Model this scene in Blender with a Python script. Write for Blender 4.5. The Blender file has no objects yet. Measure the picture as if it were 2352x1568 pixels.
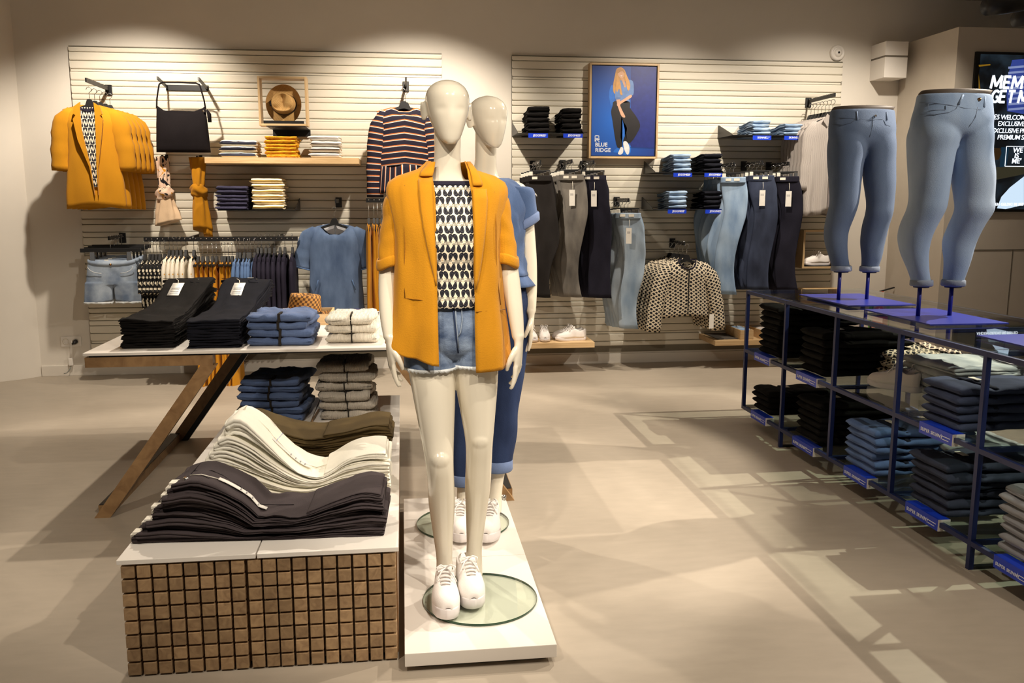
import bpy, bmesh, math, random
from mathutils import Vector, Matrix, noise
PI = math.pi
sc = bpy.context.scene
C = sc.collection
random.seed(7)

# ---------------------------------------------------------------- camera
F_PX, CXP, CYP = 1993.0, 1176.0, 784.0
PITCH, YAW, EYE = math.radians(9.07), math.radians(7.17), 1.38
cam_d = bpy.data.cameras.new('camera')
cam_d.sensor_width = 36.0
cam_d.lens = F_PX / 2352.0 * 36.0
cam_d.clip_start = 0.05
cam = bpy.data.objects.new('camera', cam_d)
cam.location = (0, 0, EYE)
cam.rotation_euler = (PI / 2 - PITCH, 0, -YAW)
C.objects.link(cam)
sc.camera = cam

# ---------------------------------------------------------------- exposure and light
sc.view_settings.view_transform = 'Standard'
sc.view_settings.look = 'None'
sc.view_settings.exposure = 0.0
sc.view_settings.gamma = 1.0
sc.view_settings.use_curve_mapping = False
sc.cycles.max_bounces = 7; sc.cycles.diffuse_bounces = 4; sc.cycles.glossy_bounces = 3; sc.cycles.transmission_bounces = 4; sc.cycles.transparent_max_bounces = 14
sc.cycles.caustics_reflective = False; sc.cycles.caustics_refractive = False
w = bpy.data.worlds.new('world')
sc.world = w
w.use_nodes = True
w.node_tree.nodes['Background'].inputs[0].default_value = (1.0, 0.92, 0.82, 1)
w.node_tree.nodes['Background'].inputs[1].default_value = 0.17   # added ambient fill, let in where no wall stands behind the camera

WARM = (1.0, 0.885, 0.735)
def spot(x, y, tx, ty, tz, watt, deg=75, blend=0.35, z=3.02, size=0.03, colr=WARM):
    l = bpy.data.lights.new('track_lamp_light', 'SPOT')
    l.energy = watt; l.color = colr; l.spot_size = math.radians(deg); l.spot_blend = blend
    l.shadow_soft_size = size
    o = bpy.data.objects.new('track_lamp_light', l)
    o.location = (x, y, z)
    d = Vector((tx - x, ty - y, tz - z))
    o.rotation_euler = d.to_track_quat('-Z', 'Y').to_euler()
    C.objects.link(o)
    return o
# wall washers along the back wall
spot(-1.78, 5.95, -2.05, 7.25, 0.85, 215, 95, 0.6)
spot(0.25, 5.90, 0.08, 7.25, 0.85, 225, 95, 0.6)
spot(2.35, 5.90, 2.10, 7.25, 0.75, 185, 96, 0.8)
spot(3.55, 5.90, 3.40, 7.25, 0.75, 150, 104, 0.8)
# track over the shop floor
spot(-0.80, 5.25, -1.00, 4.05, 0.3, 200, 84, 0.25)
spot(1.95, 4.70, -0.10, 4.40, 0.0, 270, 70, 0.25)
spot(4.05, 4.25, 1.90, 3.80, 0.0, 500, 76, 0.25, size=0.014)
spot(3.90, 2.20, 2.35, 3.55, 1.3, 270, 50, 0.3)
spot(1.05, 0.75, 0.18, 2.80, 1.40, 235, 48, 0.35)
spot(-0.30, 0.85, 0.20, 2.90, 1.60, 170, 34, 0.5)
spot(-0.95, 1.30, -0.45, 2.85, 0.4, 110, 50, 0.3)
spot(0.90, 1.90, 0.95, 3.20, 0.0, 95, 56, 0.25)
spot(2.30, 0.70, 1.35, 2.15, 0.0, 160, 50, 0.25)

# ---------------------------------------------------------------- pixel helpers: a viewing ray met with a real plane
D = 7.29                                    # back wall plane
_fw = Vector((math.sin(YAW) * math.cos(PITCH), math.cos(YAW) * math.cos(PITCH), -math.sin(PITCH)))
_rt = Vector((math.cos(YAW), -math.sin(YAW), 0))
_up = _rt.cross(_fw)
def _ray(px, py): return _fw + _rt * ((px - CXP) / F_PX) - _up * ((py - CYP) / F_PX)
def AY(px, py, y):
    d = _ray(px, py); return Vector((0, 0, EYE)) + d * (y / d.y)
def W(px, py, dep=0.05): return AY(px, py, D - dep)
def AX(px, py, x):
    d = _ray(px, py); return Vector((0, 0, EYE)) + d * (x / d.x)
def AZ(px, py, z):
    d = _ray(px, py); return Vector((0, 0, EYE)) + d * ((z - EYE) / d.z)

# ---------------------------------------------------------------- materials
def lin(c):
    return tuple(((v / 255) / 12.92 if v / 255 <= 0.04045 else ((v / 255 + 0.055) / 1.055) ** 2.4) for v in c) + (1,)
_M = {}
def new_mat(name):
    m = bpy.data.materials.new(name); m.use_nodes = True
    nt = m.node_tree
    return m, nt, nt.nodes['Principled BSDF']
def node(nt, typ, **kw):
    n = nt.nodes.new(typ)
    for k, v in kw.items():
        if k.startswith('i_'):
            n.inputs[k[2:].replace('_', ' ')].default_value = v
        else: setattr(n, k, v)
    return n
def link(nt, a, b): nt.links.new(a, b)
def plain(name, rgb, rough=0.5, metal=0.0, spec=0.5, coat=0.0, var=0.06, scale=12.0, bump=0.0, bscale=80.0, stretch=(1, 1, 1)):
    """one colour with a little procedural variation and fine relief"""
    if name in _M: return _M[name]
    m, nt, b = new_mat(name)
    b.inputs['Roughness'].default_value = rough
    b.inputs['Metallic'].default_value = metal
    b.inputs['Specular IOR Level'].default_value = spec
    b.inputs['Coat Weight'].default_value = coat
    tc = node(nt, 'ShaderNodeTexCoord')
    mp = node(nt, 'ShaderNodeMapping'); mp.inputs['Scale'].default_value = stretch
    link(nt, tc.outputs['Object'], mp.inputs[0])
    c = lin(rgb)
    nz = node(nt, 'ShaderNodeTexNoise'); nz.inputs['Scale'].default_value = scale; nz.inputs['Detail'].default_value = 4
    link(nt, mp.outputs[0], nz.inputs['Vector'])
    rp = node(nt, 'ShaderNodeValToRGB')
    rp.color_ramp.elements[0].position = 0.3; rp.color_ramp.elements[1].position = 0.7
    rp.color_ramp.elements[0].color = tuple(v * (1 - var) for v in c[:3]) + (1,)
    rp.color_ramp.elements[1].color = tuple(min(1, v * (1 + var)) for v in c[:3]) + (1,)
    link(nt, nz.outputs['Fac'], rp.inputs[0]); link(nt, rp.outputs[0], b.inputs['Base Color'])
    if bump:
        n2 = node(nt, 'ShaderNodeTexNoise'); n2.inputs['Scale'].default_value = bscale; n2.inputs['Detail'].default_value = 3
        link(nt, mp.outputs[0], n2.inputs['Vector'])
        bp = node(nt, 'ShaderNodeBump'); bp.inputs['Strength'].default_value = bump; bp.inputs['Distance'].default_value = 0.004
        link(nt, n2.outputs['Fac'], bp.inputs['Height']); link(nt, bp.outputs[0], b.inputs['Normal'])
    _M[name] = m
    return m
def fabric(name, rgb, var=0.12, rough=0.85, bump=0.35, bscale=160.0, wear=None, scale=9.0, stretch=(1, 1, 0.35), rib=0.0):
    """cloth: soft tone changes, weave relief, optional wash-out colour as worn patches"""
    if name in _M: return _M[name]
    m, nt, b = new_mat(name)
    b.inputs['Roughness'].default_value = rough
    b.inputs['Specular IOR Level'].default_value = 0.2 if sum(rgb) > 150 else 0.12
    b.inputs['Sheen Weight'].default_value = 0.10 if sum(rgb) > 240 else 0.0
    tc = node(nt, 'ShaderNodeTexCoord')
    mp = node(nt, 'ShaderNodeMapping'); mp.inputs['Scale'].default_value = stretch
    link(nt, tc.outputs['Object'], mp.inputs[0])
    nz = node(nt, 'ShaderNodeTexNoise'); nz.inputs['Scale'].default_value = scale; nz.inputs['Detail'].default_value = 6
    link(nt, mp.outputs[0], nz.inputs['Vector'])
    rp = node(nt, 'ShaderNodeValToRGB'); c = lin(rgb)
    rp.color_ramp.elements[0].position = 0.32; rp.color_ramp.elements[1].position = 0.68
    rp.color_ramp.elements[0].color = tuple(v * (1 - var) for v in c[:3]) + (1,)
    c2 = lin(wear) if wear else tuple(min(1, v * (1 + var)) for v in c[:3]) + (1,)
    rp.color_ramp.elements[1].color = c2
    link(nt, nz.outputs['Fac'], rp.inputs[0]); link(nt, rp.outputs[0], b.inputs['Base Color'])
    if rib:
        n2 = node(nt, 'ShaderNodeTexWave', bands_direction='Y'); n2.inputs['Scale'].default_value = rib; n2.inputs['Distortion'].default_value = 2.5; n2.inputs['Detail'].default_value = 2
    else:
        n2 = node(nt, 'ShaderNodeTexNoise'); n2.inputs['Scale'].default_value = bscale; n2.inputs['Detail'].default_value = 2
    link(nt, tc.outputs['Object'], n2.inputs['Vector'])
    bp = node(nt, 'ShaderNodeBump'); bp.inputs['Strength'].default_value = bump; bp.inputs['Distance'].default_value = 0.003
    link(nt, n2.outputs['Fac'], bp.inputs['Height']); link(nt, bp.outputs[0], b.inputs['Normal'])
    _M[name] = m
    return m
def wood(name, rgb, dark, axis='X', rough=0.45, scale=6.0):
    if name in _M: return _M[name]
    m, nt, b = new_mat(name)
    b.inputs['Roughness'].default_value = rough
    tc = node(nt, 'ShaderNodeTexCoord')
    oi = node(nt, 'ShaderNodeObjectInfo')
    mp = node(nt, 'ShaderNodeMapping')
    mp.inputs['Scale'].default_value = {'X': (0.6, 9, 9), 'Y': (9, 0.6, 9), 'Z': (9, 9, 0.6), 'N': (4, 4, 4)}[axis]
    ad = node(nt, 'ShaderNodeVectorMath', operation='ADD')
    link(nt, tc.outputs['Object'], ad.inputs[0]); link(nt, oi.outputs['Location'], ad.inputs[1])
    link(nt, ad.outputs[0], mp.inputs[0])
    nz = node(nt, 'ShaderNodeTexNoise'); nz.inputs['Scale'].default_value = scale; nz.inputs['Detail'].default_value = 5; nz.inputs['Distortion'].default_value = 1.2
    link(nt, mp.outputs[0], nz.inputs['Vector'])
    rp = node(nt, 'ShaderNodeValToRGB')
    rp.color_ramp.elements[0].position = 0.3; rp.color_ramp.elements[1].position = 0.66
    rp.color_ramp.elements[0].color = lin(dark); rp.color_ramp.elements[1].color = lin(rgb)
    link(nt, nz.outputs['Fac'], rp.inputs[0])
    hs = node(nt, 'ShaderNodeHueSaturation')
    mr = node(nt, 'ShaderNodeMapRange'); mr.inputs['To Min'].default_value = 0.74; mr.inputs['To Max'].default_value = 1.14
    link(nt, oi.outputs['Random'], mr.inputs['Value']); link(nt, mr.outputs[0], hs.inputs['Value'])
    link(nt, rp.outputs[0], hs.inputs['Color']); link(nt, hs.outputs[0], b.inputs['Base Color'])
    bp = node(nt, 'ShaderNodeBump'); bp.inputs['Strength'].default_value = 0.12; bp.inputs['Distance'].default_value = 0.002
    link(nt, nz.outputs['Fac'], bp.inputs['Height']); link(nt, bp.outputs[0], b.inputs['Normal'])
    _M[name] = m
    return m
def reflect_fac(nt):
    """mirror share of a pane by angle (Schlick), the same from either side"""
    lw = node(nt, 'ShaderNodeLayerWeight'); lw.inputs['Blend'].default_value = 0.5
    p5 = node(nt, 'ShaderNodeMath', operation='POWER'); p5.inputs[1].default_value = 4.5
    link(nt, lw.outputs['Facing'], p5.inputs[0])
    ma = node(nt, 'ShaderNodeMath', operation='MULTIPLY_ADD'); ma.inputs[1].default_value = 0.92; ma.inputs[2].default_value = 0.05
    link(nt, p5.outputs[0], ma.inputs[0])
    return ma.outputs[0]
def glass(name, tint=(0.93, 0.97, 0.95), rough=0.0):
    if name in _M: return _M[name]
    m, nt, b = new_mat(name)
    b.inputs['Base Color'].default_value = tint + (1,)
    b.inputs['Roughness'].default_value = rough
    b.inputs['Transmission Weight'].default_value = 1.0
    b.inputs['IOR'].default_value = 1.45
    # thin architectural glass: straight-through transparency mixed with mirror reflection by angle
    out = nt.nodes['Material Output']
    tr = node(nt, 'ShaderNodeBsdfTransparent'); tr.inputs[0].default_value = tint + (1,)
    gl = node(nt, 'ShaderNodeBsdfGlossy'); gl.inputs['Roughness'].default_value = 0.01
    mx = node(nt, 'ShaderNodeMixShader')
    link(nt, reflect_fac(nt), mx.inputs[0]); link(nt, tr.outputs[0], mx.inputs[1]); link(nt, gl.outputs[0], mx.inputs[2])
    link(nt, mx.outputs[0], out.inputs['Surface'])
    _M[name] = m
    return m
def glow(name, rgb, strength):
    if name in _M: return _M[name]
    m, nt, b = new_mat(name)
    b.inputs['Base Color'].default_value = (0.01, 0.01, 0.01, 1)
    b.inputs['Emission Color'].default_value = lin(rgb)
    b.inputs['Emission Strength'].default_value = strength
    _M[name] = m
    return m

# ---------------------------------------------------------------- object helpers
def thing(name, label, cat, loc=(0, 0, 0), rotz=0.0, group=None):
    o = bpy.data.objects.new(name, None); C.objects.link(o)
    o.empty_display_size = 0.05
    o.location = loc; o.rotation_euler = (0, 0, rotz)
    tag(o, label, cat, group)
    return o
def tag(o, label, cat, group=None):
    o['label'] = label; o['category'] = cat
    if group: o['group'] = group
    return o
def link_mesh(name, me, parent=None, loc=None, rot=None, world=False):
    o = bpy.data.objects.new(name, me); C.objects.link(o)
    if loc is not None: o.location = loc
    if rot is not None: o.rotation_euler = rot
    if parent is not None:
        o.parent = parent
        if world: o.matrix_parent_inverse = (Matrix.Translation(parent.location) @ parent.rotation_euler.to_matrix().to_4x4()).inverted()
    return o
def mesh(name, vs, fs, m, smooth=True, uvs=None):
    me = bpy.data.meshes.new(name)
    me.from_pydata([tuple(v) for v in vs], [], fs)
    if m: me.materials.append(m)
    if smooth: me.polygons.foreach_set('use_smooth', [True] * len(me.polygons))
    if uvs:
        ul = me.uv_layers.new(name='UVMap')
        idx = [0] * len(me.loops); me.loops.foreach_get('vertex_index', idx)
        flat = []
        for i in idx: flat.extend(uvs[i])
        ul.data.foreach_set('uv', flat)
    me.update()
    return me
def struct(o): o['kind'] = 'structure'; return o
def copy_tree(o, parent=None):
    c = o.copy(); C.objects.link(c)
    if parent is not None: c.parent = parent
    for ch in list(o.children): copy_tree(ch, c)
    return c
def box_vf(a, b, bev=0.0):
    (x0, y0, z0), (x1, y1, z1) = a, b
    if bev <= 0:
        vs = [(x0, y0, z0), (x1, y0, z0), (x1, y1, z0), (x0, y1, z0), (x0, y0, z1), (x1, y0, z1), (x1, y1, z1), (x0, y1, z1)]
        fs = [(0, 3, 2, 1), (4, 5, 6, 7), (0, 1, 5, 4), (1, 2, 6, 5), (2, 3, 7, 6), (3, 0, 4, 7)]
        return vs, fs
    bm = bmesh.new()
    vv = [bm.verts.new(v) for v in box_vf(a, b)[0]]
    for f in box_vf(a, b)[1]: bm.faces.new([vv[i] for i in f])
    bmesh.ops.bevel(bm, geom=bm.edges[:], offset=bev, segments=2, affect='EDGES', profile=0.6)
    bm.verts.index_update()
    r = [tuple(v.co) for v in bm.verts], [tuple(v.index for v in f.verts) for f in bm.faces]
    bm.free()
    return r
def box(name, a, b, m, parent=None, bev=0.0, world=False, loc=None, rot=None):
    a2 = tuple(min(p, q) for p, q in zip(a, b)); b2 = tuple(max(p, q) for p, q in zip(a, b))
    vs, fs = box_vf(a2, b2, bev)
    return link_mesh(name, mesh(name, vs, fs, m, smooth=False), parent, loc, rot, world)
def bar_vf(p, q, wdt, hgt, upv=(0, 0, 1)):
    p, q = Vector(p), Vector(q); t = (q - p).normalized(); u = Vector(upv)
    s = t.cross(u)
    if s.length < 1e-4: s = t.cross(Vector((0, 1, 0)))
    s.normalize(); n = s.cross(t)
    vs = []
    for e in (p, q):
        for a, b in ((-1, -1), (1, -1), (1, 1), (-1, 1)): vs.append(e + s * (a * wdt / 2) + n * (b * hgt / 2))
    return vs, [(3, 2, 1, 0), (4, 5, 6, 7), (0, 1, 5, 4), (1, 2, 6, 5), (2, 3, 7, 6), (3, 0, 4, 7)]
def bar(name, p, q, wdt, hgt, m, parent=None, world=False, upv=(0, 0, 1)):
    vs, fs = bar_vf(p, q, wdt, hgt, upv)
    return link_mesh(name, mesh(name, vs, fs, m, smooth=False), parent, world=world)
def join_vf(*parts):
    vs, fs = [], []
    for v, f in parts:
        k = len(vs); vs += list(v); fs += [tuple(i + k for i in g) for g in f]
    return vs, fs
def tube_vf(pts, r, n=8, closed=False):
    """round tube along points; r a number or a list"""
    pts = [Vector(p) for p in pts]; k = len(pts)
    vs, fs = [], []
    prev = None
    for i, p in enumerate(pts):
        if closed: t = pts[(i + 1) % k] - pts[i - 1]
        else: t = pts[min(i + 1, k - 1)] - pts[max(i - 1, 0)]
        t.normalize()
        if prev is None:
            a = Vector((0, 0, 1)) if abs(t.z) < 0.9 else Vector((1, 0, 0))
            s = t.cross(a).normalized()
        else: s = (prev - t * prev.dot(t)).normalized()
        prev = s; u = t.cross(s)
        rr = r[i] if isinstance(r, (list, tuple)) else r
        for j in range(n):
            th = 2 * PI * j / n
            vs.append(p + (s * math.cos(th) + u * math.sin(th)) * rr)
    for i in range(k if closed else k - 1):
        for j in range(n):
            a, b = i * n + j, i * n + (j + 1) % n
            c, d = ((i + 1) % k) * n + (j + 1) % n, ((i + 1) % k) * n + j
            fs.append((a, b, c, d))
    if not closed:
        fs.append(tuple(reversed(range(n)))); fs.append(tuple(range((k - 1) * n, k * n)))
    return vs, fs
def tube(name, pts, r, m, parent=None, n=8, world=False, closed=False):
    vs, fs = tube_vf(pts, r, n, closed)
    return link_mesh(name, mesh(name, vs, fs, m), parent, world=world)
def rings_vf(rings, closed=True, cap=True):
    """skin a list of rings; returns verts, faces, uvs in metres"""
    n = len(rings[0]); vs, fs, uv = [], [], []
    v = 0.0
    for i, r in enumerate(rings):
        if i: v += sum((Vector(r[j]) - Vector(rings[i - 1][j])).length for j in range(0, n, max(1, n // 4))) / len(range(0, n, max(1, n // 4)))
        u = 0.0
        for j, p in enumerate(r):
            if j: u += (Vector(p) - Vector(r[j - 1])).length
            vs.append(Vector(p)); uv.append((u, v))
        if closed: uv[-n:] = [(a - u / 2, b) for a, b in uv[-n:]]      # measured from the front
    for i in range(len(rings) - 1):
        for j in range(n if closed else n - 1):
            fs.append((i * n + j, i * n + (j + 1) % n, (i + 1) * n + (j + 1) % n, (i + 1) * n + j))
    if cap and closed:
        fs.append(tuple(reversed(range(n)))); fs.append(tuple(range((len(rings) - 1) * n, len(rings) * n)))
    return vs, fs, uv
def loft(name, rings, m, parent=None, closed=True, cap=True, world=False, flip=False):
    vs, fs, uv = rings_vf(rings, closed, cap)
    if flip: fs = [tuple(reversed(f)) for f in fs]
    return link_mesh(name, mesh(name, vs, fs, m, uvs=uv), parent, world=world)
def sup(c, e): return math.copysign(abs(c) ** e, c)
def ell(cx, cy, z, a, b, n=24, e=1.0, ph=0.0):
    return [Vector((cx + a * sup(math.cos(2 * PI * j / n + ph), e), cy + b * sup(math.sin(2 * PI * j / n + ph), e), z)) for j in range(n)]
def nz(x, y=0.0, z=0.0): return noise.noise(Vector((x, y, z)))
def lerp(a, b, t): return a + (b - a) * t
def interp(tab, x):
    """piecewise smooth table [(x, v...)]"""
    if x <= tab[0][0]: return tab[0][1:] if len(tab[0]) > 2 else tab[0][1]
    for p, q in zip(tab, tab[1:]):
        if x <= q[0]:
            t = (x - p[0]) / (q[0] - p[0]); t = t * t * (3 - 2 * t)
            r = tuple(lerp(a, b, t) for a, b in zip(p[1:], q[1:]))
            return r if len(r) > 1 else r[0]
    return tab[-1][1:] if len(tab[-1]) > 2 else tab[-1][1]
def spline(tab, x):
    """Catmull-Rom through [(x, v...)]"""
    k = len(tab)
    if x <= tab[0][0]: return tab[0][1:]
    if x >= tab[-1][0]: return tab[-1][1:]
    for i in range(k - 1):
        if x <= tab[i + 1][0]:
            p0, p1, p2, p3 = tab[max(i - 1, 0)], tab[i], tab[i + 1], tab[min(i + 2, k - 1)]
            t = (x - p1[0]) / (p2[0] - p1[0])
            out = []
            for a, b, c, d in zip(p0[1:], p1[1:], p2[1:], p3[1:]):
                out.append(0.5 * (2 * b + (c - a) * t + (2 * a - 5 * b + 4 * c - d) * t * t + (3 * b - a - 3 * c + d) * t ** 3))
            return tuple(out)
def poly_vf(pts, y0, y1):
    """outline in (x, z) with thickness from y0 to y1"""
    n = len(pts)
    vs = [(x, y0, z) for x, z in pts] + [(x, y1, z) for x, z in pts]
    fs = [tuple(range(n)), tuple(reversed(range(n, 2 * n)))]
    for i in range(n):
        j = (i + 1) % n; fs.append((i, i + n, j + n, j))
    return vs, fs
_txt = {}
def text_mesh(s, size, m, bold=0.0, spacing=1.0, shear=0.0, align='LEFT', depth=0.0006):
    key = (s, size, m.name, bold, spacing, shear, align)
    if key in _txt: return _txt[key]
    cu = bpy.data.curves.new('lettering', 'FONT')
    cu.body = s; cu.size = size; cu.offset = bold; cu.space_character = spacing; cu.shear = shear
    cu.align_x = align; cu.extrude = depth; cu.resolution_u = 3
    o = bpy.data.objects.new('lettering', cu); C.objects.link(o)
    dg = bpy.context.evaluated_depsgraph_get()
    me = bpy.data.meshes.new_from_object(o.evaluated_get(dg))
    bpy.data.objects.remove(o); bpy.data.curves.remove(cu)
    me.materials.clear(); me.materials.append(m)
    _txt[key] = me
    return me
def lettering(s, size, m, loc, parent, rot=(PI / 2, 0, 0), world=False, **kw):
    return link_mesh('lettering', text_mesh(s, size, m, **kw), parent, loc, rot, world)
ORD = ['topmost', 'second from top', 'third from top', 'fourth from top', 'fifth from top', 'sixth from top', 'seventh from top', 'eighth from top', 'ninth from top', 'tenth from top', 'eleventh from top', 'twelfth from top']
NTH = ['first', 'second', 'third', 'fourth', 'fifth', 'sixth', 'seventh', 'eighth', 'ninth', 'tenth']
# ================================================================ the room
M_wall = plain('wall_paint', (226, 219, 208), 0.85, var=0.02, scale=3, bump=0.06, bscale=140)
M_ceil = plain('ceiling_paint', (205, 198, 188), 0.9, var=0.02)
M_slat = plain('slat_laminate', (229, 222, 206), 0.42, var=0.015, scale=2, spec=0.4)
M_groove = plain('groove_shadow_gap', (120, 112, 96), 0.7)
M_white = plain('white_lacquer', (236, 230, 222), 0.38, var=0.01)
M_black = plain('black_powder_coat', (22, 22, 24), 0.45)
M_chrome = plain('chrome', (205, 205, 205), 0.12, metal=1.0, var=0.02)
M_oak = wood('pale_oak', (224, 192, 146), (200, 164, 116), 'X')
M_oakz = wood('pale_oak_upright', (224, 192, 146), (200, 164, 116), 'Z')
M_oakd = wood('warm_oak', (160, 126, 86), (132, 100, 66), 'N', scale=4)
M_block = wood('end_grain_oak', (172, 142, 106), (140, 112, 82), 'N', scale=9)
M_card = plain('white_card', (240, 236, 228), 0.7, var=0.03, scale=60)

# floor: ground and polished screed with faint trowel marks
def floor_mat():
    m, nt, b = new_mat('polished_screed')
    tc = node(nt, 'ShaderNodeTexCoord')
    n1 = node(nt, 'ShaderNodeTexNoise'); n1.inputs['Scale'].default_value = 1.1; n1.inputs['Detail'].default_value = 6; n1.inputs['Distortion'].default_value = 0.8
    n2 = node(nt, 'ShaderNodeTexNoise'); n2.inputs['Scale'].default_value = 16; n2.inputs['Detail'].default_value = 5
    mp = node(nt, 'ShaderNodeMapping'); mp.inputs['Scale'].default_value = (0.5, 1.6, 1); mp.inputs['Rotation'].default_value = (0, 0, 0.5)
    link(nt, tc.outputs['Object'], n1.inputs['Vector']); link(nt, tc.outputs['Object'], mp.inputs[0]); link(nt, mp.outputs[0], n2.inputs['Vector'])
    mx = node(nt, 'ShaderNodeMath', operation='MULTIPLY_ADD'); mx.inputs[1].default_value = 0.35
    link(nt, n2.outputs['Fac'], mx.inputs[0]); link(nt, n1.outputs['Fac'], mx.inputs[2])
    rp = node(nt, 'ShaderNodeValToRGB'); e = rp.color_ramp.elements
    e[0].position = 0.42; e[0].color = lin((160, 149, 134)); e[1].position = 0.9; e[1].color = lin((182, 170, 154))
    link(nt, mx.outputs[0], rp.inputs[0]); link(nt, rp.outputs[0], b.inputs['Base Color'])
    b.inputs['Roughness'].default_value = 0.42; b.inputs['Specular IOR Level'].default_value = 0.35
    bp = node(nt, 'ShaderNodeBump'); bp.inputs['Strength'].default_value = 0.04; bp.inputs['Distance'].default_value = 0.01
    link(nt, n1.outputs['Fac'], bp.inputs['Height']); link(nt, bp.outputs[0], b.inputs['Normal'])
    return m
struct(box('floor', (-5.5, -5.0, -0.1), (8.0, D + 0.3, 0.0), floor_mat()))
struct(box('ceiling', (-5.5, -5.0, 3.10), (8.0, D + 0.3, 3.2), M_ceil))
struct(box('wall_back', (-5.5, D, 0.0), (8.0, D + 0.25, 3.1), M_wall))
struct(box('wall_left', (-5.5, -5.0, 0.0), (-5.3, D, 3.1), M_wall))
struct(box('wall_side', (7.6, -5.0, 0.0), (8.0, D, 3.1), M_wall))
struct(box('wall_right', (4.29, 6.5, 0.0), (7.6, D, 2.72), plain('kiosk_panel', (196, 186, 172), 0.6, var=0.02)))
# joints in the panelled front of the projecting wall
struct(box('trim_1', (4.29, 6.496, 1.003), (7.6, 6.5, 1.009), plain('joint', (96, 88, 76), 0.8)))
struct(box('trim_2', (4.905, 6.496, 0.0), (4.909, 6.5, 1.003), plain('joint', (96, 88, 76), 0.8)))
struct(box('baseboard_back', (-2.9, D - 0.014, 0.0), (4.29, D, 0.085), M_wall, bev=0.003))
# round column in the corner
cr = [ell(-3.33, 7.55, z, 0.5, 0.5, 64) for z in (0.0, 0.002, 1.5, 3.098, 3.1)]
struct(loft('wall_column', cr, M_wall))

# slatted wall panels: every slat its own piece
SLAT_H = [65, 42, 60, 41, 62, 62, 18]
_k = 0.3525 / 350.0
_slat = {}
def slat_mesh(wd, h):
    key = (round(wd, 3), round(h, 4))
    if key in _slat: return _slat[key]
    g = 0.0035; t = 0.020
    if h < 0.025: prof = [(0, 0), (0, h - g), (-t * 0.45, h - g), (-t * 0.45, 0)]
    else:
        prof = [(0, 0), (0, h - g), (-t * 0.62, h - g), (-t * 0.95, h - g - 0.003), (-t, h - g - 0.009), (-t * 0.97, h * 0.5), (-t * 0.90, 0.010), (-t * 0.78, 0.003), (-t * 0.5, 0)]
    n = len(prof); vs = [(x, y, z) for x in (0, wd) for y, z in prof]
    fs = [tuple(range(n)), tuple(reversed(range(n, 2 * n)))] + [(i, i + n, (i + 1) % n + n, (i + 1) % n) for i in range(n)]
    me = mesh('slat', vs, fs, M_slat, smooth=False)
    _slat[key] = me
    return me
def slat_panel(x0, x1, label):
    z0, z1 = 0.10, 2.562
    t = thing('slat_wall_panel', label, 'wall panel', (x0, D, z0))
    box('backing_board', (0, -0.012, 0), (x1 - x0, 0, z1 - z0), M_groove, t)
    z = z1 - z0; i = 0
    hs = [h * _k for h in (38, 62) ] + [h * _k for h in [66] + [18]]
    seq = [38, 64, 62, 18]
    while True:
        h = (seq[i] if i < len(seq) else SLAT_H[(i - len(seq)) % 7]) * _k
        if z - h < 0: break
        z -= h; i += 1
        link_mesh('slat', slat_mesh(x1 - x0, h), t, (0, -0.010, z))
    for x in (0.0, x1 - x0 - 0.004): box('edge_strip', (x, -0.028, 0), (x + 0.004, 0, z1 - z0), plain('edge_strip', (150, 144, 130), 0.5), t)
    box('top_strip', (0, -0.026, z1 - z0), (x1 - x0, 0, z1 - z0 + 0.006), plain('edge_strip', (150, 144, 130), 0.5), t)
    return t
slat_panel(-2.500, 0.344, 'white slatted wall panel carrying the mustard and denim clothes')
slat_panel(0.913, 3.755, 'white slatted wall panel carrying the jeans and the blue poster')

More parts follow.
